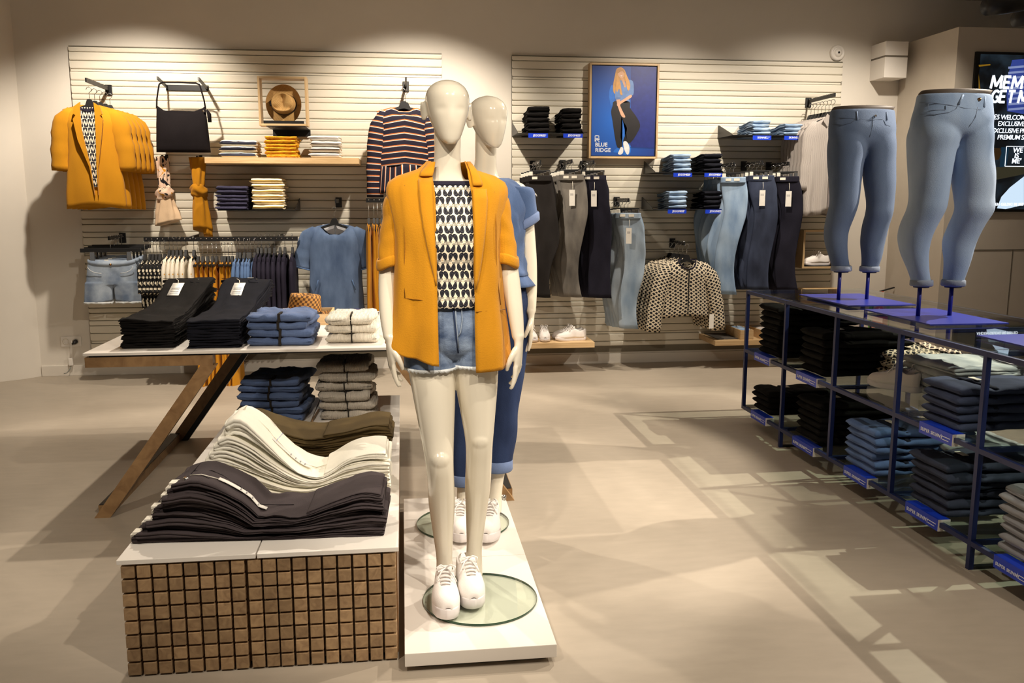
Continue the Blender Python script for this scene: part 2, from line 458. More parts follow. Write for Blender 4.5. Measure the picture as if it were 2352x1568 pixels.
# wall fittings
def fittings():
    p = W(164, 784, 0.0)
    t = thing('wall_socket', 'white double wall socket with a black plug near the round column', 'socket', (p.x, D, p.z))
    box('frame', (-0.078, -0.010, -0.042), (0.078, 0, 0.042), M_white, t, bev=0.003)
    for s in (-0.037, 0.037):
        r = [[Vector((s + a * math.cos(2 * PI * j / 20), y, a * math.sin(2 * PI * j / 20))) for j in range(20)] for a, y in ((0.026, -0.010), (0.026, -0.013), (0.021, -0.013), (0.019, -0.006))]
        loft('outlet', r, plain('socket_plastic', (222, 214, 200), 0.4), t, cap=False)
    tube('plug', [(0.037, -0.008, 0), (0.037, -0.03, 0), (0.037, -0.045, -0.006), (0.02, -0.05, -0.015)], [0.018, 0.018, 0.013, 0.006], M_black, t)
    q = W(163, 831, 0.03)
    t = thing('cable_adapter', 'small white cable adapter hanging above the floor under the socket', 'adapter', (q.x, q.y, q.z))
    box('housing', (-0.016, -0.012, -0.03), (0.016, 0.012, 0.03), M_white, t, bev=0.006)
    tube('cable', [(0, 0, 0.03), (0.004, 0, 0.08), (0.012, -0.005, 0.13), (0.02, -0.01, 0.175)], 0.0028, M_white, t, n=6)
    tube('cable', [(0, 0, -0.03), (-0.01, -0.01, -0.06), (-0.03, -0.03, -0.085), (-0.05, -0.03, -0.088)], 0.0028, plain('grey_cable', (120, 125, 120), 0.5), t, n=6)
    p = W(1922, 122, 0.0)
    t = thing('smoke_detector', 'round white detector on the wall above the slatted panel corner', 'detector', (p.x, D, p.z))
    prof = [(0.066, 0.0), (0.066, -0.016), (0.058, -0.026), (0.046, -0.030), (0.044, -0.022), (0.036, -0.022), (0.034, -0.034), (0.012, -0.038), (0.001, -0.038)]
    loft('housing', [[Vector((a * math.cos(2 * PI * j / 32), y, a * math.sin(2 * PI * j / 32))) for j in range(32)] for a, y in prof], M_white, t)
    loft('lens', [[Vector((a * math.cos(2 * PI * j / 12), y, a * math.sin(2 * PI * j / 12))) for j in range(12)] for a, y in ((0.009, -0.036), (0.009, -0.041), (0.001, -0.043))], M_black, t)
    # loudspeaker box in the corner
    t = thing('wall_speaker', 'white box loudspeaker with a grey slot high in the corner', 'speaker', (4.02, 7.06, 2.415))
    box('lower_cabinet', (0, 0, 0), (0.20, 0.23, 0.165), M_white, t, bev=0.002)
    box('slot', (0.004, 0.004, 0.165), (0.196, 0.23, 0.180), plain('speaker_slot', (120, 112, 100), 0.7), t)
    box('upper_cabinet', (0, 0, 0.180), (0.20, 0.23, 0.292), M_white, t, bev=0.002)
    # black track spotlights hanging in the upper corner of the view
    t = thing('track_spotlight', 'black cylindrical ceiling spotlight in the upper corner above the screen', 'spotlight', (3.62, 4.95, 2.56))
    tube('barrel', [(-0.20, -0.02, -0.045), (-0.1, 0, -0.03), (0.14, 0.02, 0.015)], [0.052, 0.056, 0.056], M_black, t, n=20)
    tube('stem', [(0.05, 0, 0.03), (0.06, 0, 0.3), (0.06, 0, 0.5)], 0.014, M_black, t, n=10)
    box('track_adapter', (-0.05, -0.03, 0.49), (0.17, 0.03, 0.54), M_black, t, bev=0.004)
    t = thing('track_spotlight', 'black spotlight behind the first one, partly cut by the picture edge', 'spotlight', (4.05, 5.3, 2.56))
    tube('barrel', [(-0.17, 0, -0.03), (0.18, 0.02, -0.01)], [0.05, 0.05], M_black, t, n=20)
    tube('stem', [(0.05, 0, 0.03), (0.06, 0, 0.5)], 0.014, M_black, t, n=10)
    box('track_adapter', (-0.05, -0.03, 0.49), (0.17, 0.03, 0.54), M_black, t, bev=0.004)
fittings()
# ================================================================ cloth builders
def fuse(name, parts, voxel, m, smooth=4, uv=False):
    """melt overlapping closed skins into one continuous surface"""
    v, f = join_vf(*[(p[0], p[1]) for p in parts])
    o = link_mesh(name, mesh(name, v, f, m))
    r = o.modifiers.new('remesh', 'REMESH'); r.mode = 'VOXEL'; r.voxel_size = voxel; r.use_smooth_shade = True
    s = o.modifiers.new('smooth', 'SMOOTH'); s.factor = 0.5; s.iterations = smooth
    dg = bpy.context.evaluated_depsgraph_get()
    me = bpy.data.meshes.new_from_object(o.evaluated_get(dg))
    bpy.data.objects.remove(o)
    me.name = name; me.materials.clear(); me.materials.append(m)
    me.polygons.foreach_set('use_smooth', [True] * len(me.polygons))
    return me
def strip_vf(L, wd, t, zf=None, tf=None, wf=None, nx=24, ny=12, seed=0.0, amp=0.004, groove=1.0, skew=0.0, lobes=2, crease=1.0, lip=1.0):
    """a garment folded to a long pad: x from the folded end to the other end, y across, z up from 0;
    its long sides show the cloth layers as rounded lips"""
    xs = [0.0, 0.12 * t, 0.38 * t, 0.8 * t] + [lerp(1.3 * t, L - 0.7 * t, i / (nx - 1)) for i in range(nx)] + [L - 0.25 * t, L]
    ends = {0: 0.18, 1: 0.58, 2: 0.86, len(xs) - 2: 0.8, len(xs) - 1: 0.35}
    g = 0.42 * groove
    side = []                                   # (inset in t, height share)
    for k in range(lobes):
        for f, ins in ((0.0, g), (0.16, 0.10), (0.5, 0.0), (0.84, 0.10)):
            side.append((ins if not (k == 0 and f == 0.0) else 0.5, (k + f) / lobes))
    side.append((0.5, 1.0))
    rings = []
    for i, x in enumerate(xs):
        q = x / L
        tt = t * (tf(q) if tf else 1.0)
        e = ends.get(i, 1.0)
        ww = wd * (wf(q) if wf else 1.0) * (1 + 0.02 * nz(x * 9, seed))
        z0 = (zf(q) if zf else 0.0) + tt * (1 - e) * 0.5
        tt *= e
        h = ww / 2
        yo = 0.010 * nz(x * 4 + 3, seed * 2.1) + skew * x
        r = [(h - ins * t, f, 1) for ins, f in side]
        r += [(lerp(h - 0.5 * t, -h + 0.5 * t, j / ny), 1.0, 0) for j in range(1, ny)]
        r += [(-(h - ins * t), f, -1) for ins, f in reversed(side)]
        r += [(lerp(-h + 0.5 * t, h - 0.5 * t, j / ny), 0.0, 0) for j in range(1, ny)]
        ring = []
        for y, f, sd in r:
            fold = 1 - abs(nz(x * 11 + y * 6, y * 13 - x * 4, seed + 2)) * 2.0           # soft pinched creases
            d = amp * (0.5 * nz(x * 17, y * 17, seed) + 0.9 * nz(x * 5, y * 7, seed + 5) + 0.45 * crease * max(0.0, fold) ** 3) * (0.2 + 0.8 * f)
            lay = (0.55 * t * nz(x * 7, f * lobes * 0.9, seed + 9 + 3 * sd) + 0.25 * t * nz(x * 22, f * 4, seed)) if sd else 0.0
            ring.append(Vector((x + (0.25 * t * nz(y * 9, f * 3, seed + 4) if i < 4 else 0.0), y + yo + lay * 0.7 * lip, z0 + tt * f + d)))
        rings.append(ring)
    return rings_vf(rings)
def strip_mesh(name, m, **kw):
    vs, fs, uv = strip_vf(**kw)
    return mesh(name, vs, fs, m, uvs=uv)
M_label = plain('woven_label', (232, 226, 212), 0.7)
M_tagred = plain('tag_print', (150, 148, 150), 0.7)
def band_vf(L, wd, h, seed=0):
    """a waistband lying across a folded pair of trousers: a rounded, slightly sagging strap"""
    rings = []
    n = 10
    for i in range(n + 1):
        y = lerp(-wd / 2, wd / 2, i / n)
        e = 1.0 if 0 < i < n else 0.6
        z = 0.006 * nz(y * 20, seed)
        rings.append([Vector((L / 2 * sup(math.cos(a), 0.6) * e + 0.006 * nz(y * 12, seed + 3), y, h / 2 + z + h / 2 * sup(math.sin(a), 0.6) * e)) for a in [2 * PI * k / 12 for k in range(12)]])
    vs, fs, uv = rings_vf(rings)
    return vs, fs
def stack(n, loc, rotz, t, variants, name, what, where, cat='jeans', jit=0.006, rotj=0.02, shift=0.0, band=None, order='down', group=None, dz=None):
    """n folded garments lying one on the other, lowest first"""
    out = []
    for k in range(n):
        x = Vector((random.uniform(-jit, jit) + shift * k, random.uniform(-jit, jit), 0))
        a = rotz + random.uniform(-rotj, rotj)
        x.rotate(Matrix.Rotation(rotz, 3, 'Z'))
        z = (dz[k] if dz else k * t)
        top = n - 1 - k
        o = bpy.data.objects.new(name, variants[k % len(variants)]); C.objects.link(o)
        o.location = Vector(loc) + x + Vector((0, 0, z)); o.rotation_euler = (0, 0, a)
        if n == 1: lab = what + ' ' + where
        elif top == 0: lab = 'topmost of the ' + what + ' ' + where
        else: lab = ORD[top] + ' of the ' + what + ' ' + where
        tag(o, lab, cat, group or (what + ' ' + where))
        if band:
            bm_, bx, bz = band
            b = bpy.data.objects.new('waistband', bm_[k % len(bm_)]); C.objects.link(b); b.parent = o; b.location = (bx, 0, bz)
        out.append(o)
    return out

def tag_card(parent, p, rot=(0, 0, 0), w_=0.055, h_=0.105, lines=True):
    t = link_mesh('price_tag', mesh('price_tag', *box_vf((-w_ / 2, -0.0008, -h_), (w_ / 2, 0.0008, 0)), M_card, smooth=False), parent, p, rot)
    if lines:
        parts = [box_vf((-w_ * 0.30 + i * w_ * 0.065, -0.0012, -h_ * 0.36), (-w_ * 0.30 + i * w_ * 0.065 + w_ * (0.02 + 0.02 * (i % 3 == 0)), -0.0008, -h_ * 0.22)) for i in range(9)]
        v, f = join_vf(*parts); link_mesh('barcode', mesh('barcode', v, f, M_tagred, smooth=False), t)
    return t

# ---------------------------------------------------------------- clothes on hangers
def hanger_parts(parent, hs=0.19, drop=0.055, hook=0.10, yaw=0.0, clip=False, mblack=None):
    m = mblack or M_black
    if clip:
        h = link_mesh('hanger', mesh('hanger', *box_vf((-hs, -0.006, -0.012), (hs, 0.006, 0.012), 0.003), m, smooth=False), parent, (0, 0, 0), (0, 0, yaw))
        for s in (-1, 1):
            link_mesh('clip', mesh('clip', *box_vf((s * hs * 0.8 - 0.012, -0.010, -0.05), (s * hs * 0.8 + 0.012, 0.010, 0.0), 0.002), M_chrome, smooth=False), h)
        z = 0.012
    else:
        top, bot = [], []
        for i in range(-10, 11):
            u = i / 10; x = hs * u
            zt = -0.010 - drop * abs(u) ** 1.2 + (0.036 if abs(u) < 0.13 else 0)
            top.append((x, zt)); bot.append((x, -0.030 - drop * abs(u) ** 1.2 + (0.008 if abs(u) > 0.9 else 0)))
        v, f = poly_vf([p for p in top] + [p for p in reversed(bot)], -0.009, 0.009)
        h = link_mesh('hanger', mesh('hanger', v, [tuple(reversed(g)) for g in f], m, smooth=False), parent, (0, 0, 0), (0, 0, yaw))
        z = 0.03
    r = 0.018
    pts = [(0, 0, z), (0, 0, z + hook * 0.45)] + [(r * math.sin(a) * 1.0, 0, z + hook * 0.45 + r + 0.004 - r * math.cos(a)) for a in [0.25 * PI * k for k in range(1, 7)]]
    tube('hook', pts, 0.0022, M_chrome, h, n=6)
    return h
def top_vf(sw=0.2, L=0.6, hw=0.22, d=0.05, nw=0.075, sd=0.05, neck=0.06, back=0.012, fold=0.010, nf=4.0, seed=0.0, mid=None, n=44, rows=18, hemwave=0.0, flare_d=1.0):
    """body of a hanging top: front at -y, open neck and hem; origin at the neck line of the hanger"""
    rings = []
    arm = 0.16
    for i in range(rows + 1):
        q = i / rows
        s = L * q
        wd = interp([(0, sw), (arm * 0.6, sw * 0.96), (arm, mid or lerp(sw, hw, 0.2)), (L, hw)], s)
        ring = []
        for j in range(n):
            a = 2 * PI * j / n + PI / 2
            cx, sy = math.cos(a), math.sin(a)
            x = wd * sup(cx, 0.85)
            e = min(1.0, s / 0.10)
            thick = d * lerp(0.55 * max(0.06, 1 - (abs(x) / max(nw * 1.35, 1e-3)) ** 2) if abs(x) < nw * 1.35 else 0.05, 1.0, e ** 0.7) * lerp(1, flare_d, q)
            y = thick * sup(sy, 0.7)
            zz = -sd * (abs(x) / sw) ** 1.1
            if abs(x) < nw:
                dip = (neck if sy < 0 else back) * (1 - (x / nw) ** 2)
                zz -= dip * (1 - e) + 0.0
            z = -s + zz * (1 - 0.55 * min(1, s / (L * 0.6))) if s else zz
            f = fold * (q ** 1.3)
            y += f * math.sin(nf * x / hw * PI * 0.5 + seed * 3 + 1.3 * q) * (1 if sy < 0 else 0.6) + 0.006 * nz(x * 9, s * 5, seed) * e
            x += 0.006 * nz(s * 7, seed + sy) * e
            if hemwave: z += hemwave * q * math.sin(x * 17 + seed)
            ring.append(Vector((x, y, z)))
        rings.append(ring)
    return rings_vf(rings, cap=False)
def sleeve_vf(p0, out, length, r0, r1, flat=0.55, bend=0.0, seed=0.0, n=18, rows=12, fwd=0.0):
    """sleeve tube from the shoulder point, hanging down and out; out is sideways shift per metre (signed)"""
    rings = []
    for i in range(rows + 1):
        q = i / rows
        r = lerp(r0, r1, q) * (1 - 0.62 * max(0, 0.16 - q) / 0.16)
        cx = p0[0] + out * length * q + math.copysign(r0 * 0.38 * min(1.0, q / 0.22), out) + math.copysign(bend, out) * math.sin(q * PI)
        cz = p0[2] - length * q
        cy = p0[1] - fwd * q
        t = Vector((out + math.copysign(bend, out) * PI * math.cos(q * PI) / length, 0, -1)).normalized()
        s = Vector((-t.z, 0, t.x))
        ring = []
        for j in range(n):
            a = 2 * PI * j / n
            k = 1 + 0.10 * nz(math.cos(a) * 2, q * 5, seed) + 0.06 * math.sin(q * 22 + seed) * (q > 0.3)
            ring.append(Vector((cx, cy, cz)) + s * (r * math.cos(a) * k) + Vector((0, 1, 0)) * (r * flat * math.sin(a) * k))
        rings.append(ring)
    return rings_vf(rings, cap=False)
def uvmesh(name, vfu, m): return mesh(name, vfu[0], vfu[1], m, uvs=vfu[2])
def solid(o, t=0.002):
    md = o.modifiers.new('thickness', 'SOLIDIFY'); md.thickness = t; md.offset = 0
    return o
_tops = {}
def hung_top(key, name, label, cat, loc, rotz, m, group=None, tops=None, sleeves=None, hang=True, hs=None, hook=0.10, hyaw=0.0, scale=1.0):
    """a top on a hanger; meshes are shared between garments with the same key"""
    if key not in _tops:
        tp = dict(tops or {})
        b = uvmesh('body', top_vf(**tp), m)
        s = None
        if sleeves:
            sl = dict(sleeves); sw = tp.get('sw', 0.2); sd = tp.get('sd', 0.05)
            s = [uvmesh('sleeve', sleeve_vf((sg * (sw - sl['r0'] * 0.80), sl.get('y', 0), -sd * 0.72 - sl['r0'] * 0.1), sg * sl.get('out', 0.12), sl['length'], sl['r0'], sl['r1'], sl.get('flat', 0.5), sl.get('bend', 0.0), sg + sl.get('seed', 0), fwd=sl.get('fwd', 0.0)), m) for sg in (-1, 1)]
        _tops[key] = (b, s)
    b, s = _tops[key]
    t = thing(name, label, cat, loc, rotz, group)
    t.scale = (scale,) * 3
    solid(link_mesh('body', b, t))
    for x in s or []: solid(link_mesh('sleeve', x, t))
    if hang: hanger_parts(t, hs or (tops or {}).get('sw', 0.2) - 0.012, (tops or {}).get('sd', 0.05), hook, hyaw)
    return t
def pants_vf(L=0.98, w0=0.105, w1=0.075, th=0.02, wave=0.03, seed=0.0, n=22, rows=26, lean=0.0, knee=0.0, phase=0.0, split=0.05):
    """trousers folded in half lengthwise and hung by the waist: origin at the waist, front at -y; the rear leg swings apart"""
    parts = []
    for leg in (0, 1):
        rings = []
        for i in range(rows + 1):
            q = i / rows
            hw = spline([(0, w0), (0.12, w0 * 1.08), (0.28, w0 * 0.95), (0.5, lerp(w0, w1, 0.65)), (0.8, w1), (1, w1 * 1.02)], q)[0]
            if leg: hw *= 0.96
            ph = phase + (0.9 if leg else 0.0)
            cx = lean * q + wave * (1.0 + 0.4 * leg) * math.sin(q * PI * 1.6 + ph) * min(1, q * 3) + knee * math.exp(-((q - 0.55) / 0.13) ** 2) - leg * split * min(1, max(0, q - 0.12) * 2.2)
            t1 = th * (1 - 0.25 * q)
            cy = 0.012 * math.sin(q * 5 + seed * 2) + (t1 * 0.9 if leg else 0.0)
            if leg: cy += 0.012 * q
            ring = []
            for j in range(n):
                a = 2 * PI * j / n
                c, s = math.cos(a), math.sin(a)
                x = hw * sup(c, 0.8)
                y = t1 * 0.62 * sup(s, 0.6)
                y += 0.012 * nz(x * 12, q * 6, seed + leg * 3) * min(1, q * 4) + 0.008 * math.sin(x * 40 + q * 9 + seed) * q
                y += 0.010 * math.exp(-((q - 0.16) / 0.05) ** 2) * nz(x * 30, q * 30, seed + 7)
                ring.append(Vector((cx + x, cy + y, -L * q * (1 - 0.012 * leg))))
            rings.append(ring)
        parts.append(rings_vf(rings))
    v, f = join_vf(*[(p[0], p[1]) for p in parts])
    return v, f, parts[0][2] + parts[1][2]
_pants = {}
def hung_jeans(key, label, loc, rotz, m, group, pv, tagged=False, yaw=0.0, waist_m=None, label_n=1, name='hanging_jeans'):
    if key not in _pants:
        vfu = pants_vf(**pv)
        w0, th = pv.get('w0', 0.105), pv.get('th', 0.02)
        rg = [[Vector((w0 * 1.04 * sup(math.cos(a), 0.8), (th * 1.25) * sup(math.sin(a), 0.6) + dy, z)) for a in [2 * PI * k / 24 for k in range(24)]] for z, dy in ((0.004, 0), (-0.004, 0), (-0.036, 0), (-0.040, 0))]
        bv = rings_vf(rg)
        _pants[key] = (uvmesh('leg_fabric', vfu, m), uvmesh('waistband', bv, waist_m or m))
    a, b = _pants[key]
    t = thing(name, label, 'jeans', loc, rotz, group)
    link_mesh('leg_fabric', a, t); wb = link_mesh('waistband', b, t)
    th = pv.get('th', 0.02); w0 = pv.get('w0', 0.105)
    for i in range(label_n):
        x = (-0.35 + 0.7 * i) * w0
        link_mesh('size_label', mesh('size_label', *box_vf((x - 0.022, -th * 1.3 - 0.0015, -0.026), (x + 0.022, -th * 1.3, -0.006)), M_label, smooth=False), wb)
    # clip hanger
    h = link_mesh('hanger', mesh('hanger', *box_vf((-w0 * 0.9, -0.005, 0.03), (w0 * 0.9, 0.005, 0.044), 0.002), M_black, smooth=False), t)
    for s in (-1, 1):
        link_mesh('clip', mesh('clip', *box_vf((s * w0 * 0.75 - 0.014, -0.014, -0.018), (s * w0 * 0.75 + 0.014, 0.014, 0.034), 0.003), M_chrome if s > 0 else M_label, smooth=False), h)
    r = 0.018; z = 0.044
    pts = [(0, 0, z), (0, 0, z + 0.03)] + [(r * math.sin(a2), 0, z + 0.03 + r - r * math.cos(a2)) for a2 in [0.25 * PI * k for k in range(1, 7)]]
    tube('hook', pts, 0.0024, M_chrome, h, n=6)
    if tagged:
        tube('tag_string', [(0.02, -th * 1.3, -0.05), (0.024, -th * 1.5 - 0.004, -0.09), (0.022, -th * 1.5 - 0.006, -0.12)], 0.0016, M_label, t, n=5)
        tag_card(t, (0.022, -th * 1.6 - 0.012, -0.115), (0.06, 0, 0.05), 0.045, 0.125)
    return t
def peg_arm(label, p_wall, out, pegs=6, rise=0.0, w_=0.03, wall=D, studs=True, group=None):
    """a steel face-out arm reaching from the slats into the room"""
    t = thing('faceout_bracket', label, 'bracket', (p_wall.x, D - 0.03, p_wall.z), 0, group)
    box('wall_bracket', (-0.025, -0.012, -0.05), (0.025, 0.002, 0.03), M_black, t, bev=0.002)
    vs, fs = bar_vf((0, -0.005, 0), (0, -out, rise), 0.012, w_)
    link_mesh('arm', mesh('arm', vs, fs, M_black, smooth=False), t)
    if studs:
        for k in range(pegs):
            q = (k + 0.7) / pegs
            y = -out * q
            v, f = tube_vf([(-0.008, y, rise * q + w_ / 2 - 0.002), (0.008, y, rise * q + w_ / 2 - 0.002)], 0.0045, 8)
            link_mesh('peg', mesh('peg', v, f, M_chrome), t)
    return t

# ---------------------------------------------------------------- shoes
M_shoe = fabric('white_canvas', (236, 230, 226), var=0.03, bump=0.15, bscale=300)
M_rubber = plain('white_rubber', (228, 222, 222), 0.5, var=0.02)
M_lace = fabric('white_lace', (240, 236, 232), var=0.03, bump=0.2)
M_shoein = fabric('shoe_lining', (196, 186, 172), var=0.05)
_shoe = {}
def shoe_meshes(plat=0.030, L=0.245):
    key = (plat, L)
    if key in _shoe: return _shoe[key]
    # outline half-widths from toe (x=0) to heel (x=L)
    def hw(q): return spline([(0, 0.004), (0.03, 0.020), (0.10, 0.033), (0.25, 0.042), (0.38, 0.043), (0.6, 0.034), (0.8, 0.033), (0.93, 0.028), (0.985, 0.014), (1, 0.003)], q)[0] * L / 0.245
    def mid(q): return 0.006 * math.sin(q * PI) - 0.002
    n = 26
    qs = [0.5 - 0.5 * math.cos(PI * i / n) for i in range(n + 1)]
    out = [(L * q, mid(q) + hw(q)) for q in qs] + [(L * q, mid(q) - hw(q)) for q in reversed(qs[1:-1])]
    def ring(z, grow):
        return [Vector((L / 2 + (x - L / 2) * grow, mid(x / L) + (y - mid(x / L)) * grow, z + 0.006 * max(0, 0.25 - x / L) * 4 * (1 if z < plat * 0.5 else 0.6))) for x, y in out]
    sole = rings_vf([ring(0.0, 0.95), ring(0.003, 1.0), ring(plat * 0.45, 1.02), ring(plat * 0.9, 1.025), ring(plat, 1.0), ring(plat + 0.001, 0.9)])
    # upper: sections from toe to heel, arcs over the foot, open at the collar
    rows = []
    m = 17
    N = 24
    for i in range(N + 1):
        q = i / N
        h = spline([(0, 0.016), (0.06, 0.034), (0.14, 0.042), (0.28, 0.050), (0.45, 0.066), (0.56, 0.080), (0.62, 0.082), (0.75, 0.066), (0.88, 0.068), (0.97, 0.078), (1.0, 0.070)], q)[0]
        gap = interp([(0.30, 0.0), (0.36, 0.10), (0.56, 0.22), (0.62, 0.60), (0.75, 0.92), (0.93, 0.80), (0.985, 0.25), (1.0, 0.1)], q) if q > 0.3 else 0.0
        w_ = max(hw(max(q, 0.015) if q < 0.5 else min(q, 0.985)), 0.006)
        row = []
        for j in range(m):
            u = -1 + 2 * j / (m - 1)
            lim = math.acos(min(1, gap)) if gap < 1 else 0.0
            # u -1..1 runs from one side up towards the top opening and down the other side
            ang = (PI / 2 - (PI / 2 - (PI / 2 - lim) * 0.0) * 0) 
            th = (1 - abs(u)) * (PI / 2) * (1 - gap * 0.55)
            y = math.copysign(w_ * math.cos(th) ** 0.75, u) if abs(u) > 1e-6 else (0.0 if gap < 0.02 else 0.0)
            if gap > 0.02 and abs(u) < 1e-6: y = 0.0
            z = plat * 0.8 + h * math.sin(th) ** 0.8 / (math.sin(PI / 2 * (1 - gap * 0.55)) ** 0.8)
            row.append(Vector((L * (0.01 + 0.98 * q), mid(q) + y, z)))
        rows.append((row, gap))
    vs, fs = [], []
    for row, g in rows: vs += row
    half = m // 2
    for i in range(N):
        for j in range(m - 1):
            g = min(rows[i][1], rows[i + 1][1])
            if g > 0.05 and j in (half - 1, half): continue
            fs.append((i * m + j, i * m + j + 1, (i + 1) * m + j + 1, (i + 1) * m + j))
    up = mesh('upper', vs, fs, M_shoe)
    # tongue
    tg = []
    for i in range(9):
        q = 0.33 + 0.29 * i / 8
        h = spline([(0.33, 0.052), (0.45, 0.064), (0.56, 0.080), (0.66, 0.100)], q)[0]
        tg.append([Vector((L * q, mid(q) + s * 0.017 * (1 + 0.4 * (i / 8)), plat * 0.8 + h - 0.006 * s * s)) for s in (-1, -0.5, 0, 0.5, 1)])
    tv = rings_vf(tg, closed=False)
    tongue = mesh('tongue', tv[0], tv[1], M_shoe)
    # insole
    ins = mesh('insole', [Vector((L * (0.30 + 0.66 * q), mid(q) + s * 0.024, plat + 0.012)) for q in (0, 0.3, 0.6, 0.9, 1) for s in (-1, 1)], [(0, 1, 3, 2), (2, 3, 5, 4), (4, 5, 7, 6), (6, 7, 9, 8)], M_shoein)
    # laces: cross bars and a bow
    parts = []
    for k in range(5):
        q = 0.36 + 0.052 * k
        h = spline([(0.33, 0.054), (0.45, 0.068), (0.56, 0.083), (0.62, 0.086)], q)[0] + plat * 0.8
        parts.append(tube_vf([(L * q + 0.003, mid(q) - 0.024, h - 0.008), (L * q, mid(q) - 0.012, h + 0.001), (L * q - 0.002, mid(q), h + 0.004), (L * q, mid(q) + 0.012, h + 0.001), (L * q + 0.003, mid(q) + 0.024, h - 0.008)], 0.0035, 6))
    h = plat * 0.8 + 0.090; x0 = L * 0.56
    for s in (-1, 1):
        parts.append(tube_vf([(x0, 0, h), (x0 - 0.004, s * 0.016, h + 0.012), (x0 - 0.012, s * 0.030, h + 0.008), (x0 - 0.016, s * 0.026, h - 0.006), (x0 - 0.008, s * 0.010, h - 0.002), (x0, 0, h)], 0.0028, 6))
        parts.append(tube_vf([(x0, 0, h), (x0 - 0.012, s * 0.012, h - 0.002), (x0 - 0.030, s * 0.026, h - 0.020), (x0 - 0.036, s * 0.034, h - 0.034)], 0.0026, 6))
    v, f = join_vf(*parts)
    lace = mesh('laces', v, f, M_lace)
    _shoe[key] = (uvmesh('sole', sole, M_rubber), up, tongue, ins, lace)
    return _shoe[key]
def shoe(parent_or_none, label, loc, rotz, plat=0.030, L=0.245, group=None, mirror=False, name='sneaker', black=None, partname=None):
    sole, up, tongue, ins, lace = shoe_meshes(plat, L)
    if parent_or_none is None: t = thing(name, label, 'shoe', loc, rotz, group)
    else:
        # worn shoe: the sole carries the rest as sub-parts
        t = link_mesh(partname or 'sneaker', up, parent_or_none, loc, (0, 0, rotz))
    if mirror: t.scale = (1, -1, 1)
    for nm, me in (('sole', sole), ('tongue', tongue), ('insole', ins), ('laces', lace)) + ((('upper', up),) if parent_or_none is None else ()):
        o = link_mesh(nm, me, t)
        if nm == 'upper': solid(o, 0.003)
    return t
# ================================================================ cloth colours
M_must = fabric('mustard_crepe', (196, 134, 22), var=0.08, bump=0.25, bscale=260)
M_mustd = fabric('mustard_jersey', (190, 128, 20), var=0.10, bump=0.2, bscale=200)
M_denim = fabric('mid_denim', (72, 92, 126), var=0.22, bump=0.3, bscale=300, wear=(98, 118, 150))
M_denims = fabric('chambray', (84, 110, 150), var=0.12, bump=0.3, bscale=300)
M_navy = fabric('dark_navy', (40, 37, 50), var=0.12, bump=0.3, bscale=260)
M_navyk = fabric('navy_knit', (62, 60, 82), var=0.10, bump=0.5, rib=70)
M_cream = fabric('cream_knit', (240, 226, 190), var=0.05, bump=0.4, bscale=300)
M_blk = fabric('black_denim', (23, 21, 21), var=0.2, bump=0.3, bscale=260)
M_blkn = fabric('blue_black_denim', (22, 23, 31), var=0.2, bump=0.3, bscale=260)
M_bag = fabric('black_suede', (26, 22, 24), var=0.15, bump=0.3, bscale=300)
M_wash = fabric('washed_denim', (112, 130, 158), var=0.2, bump=0.35, bscale=300, wear=(176, 188, 202), scale=7, stretch=(1, 1, 1))

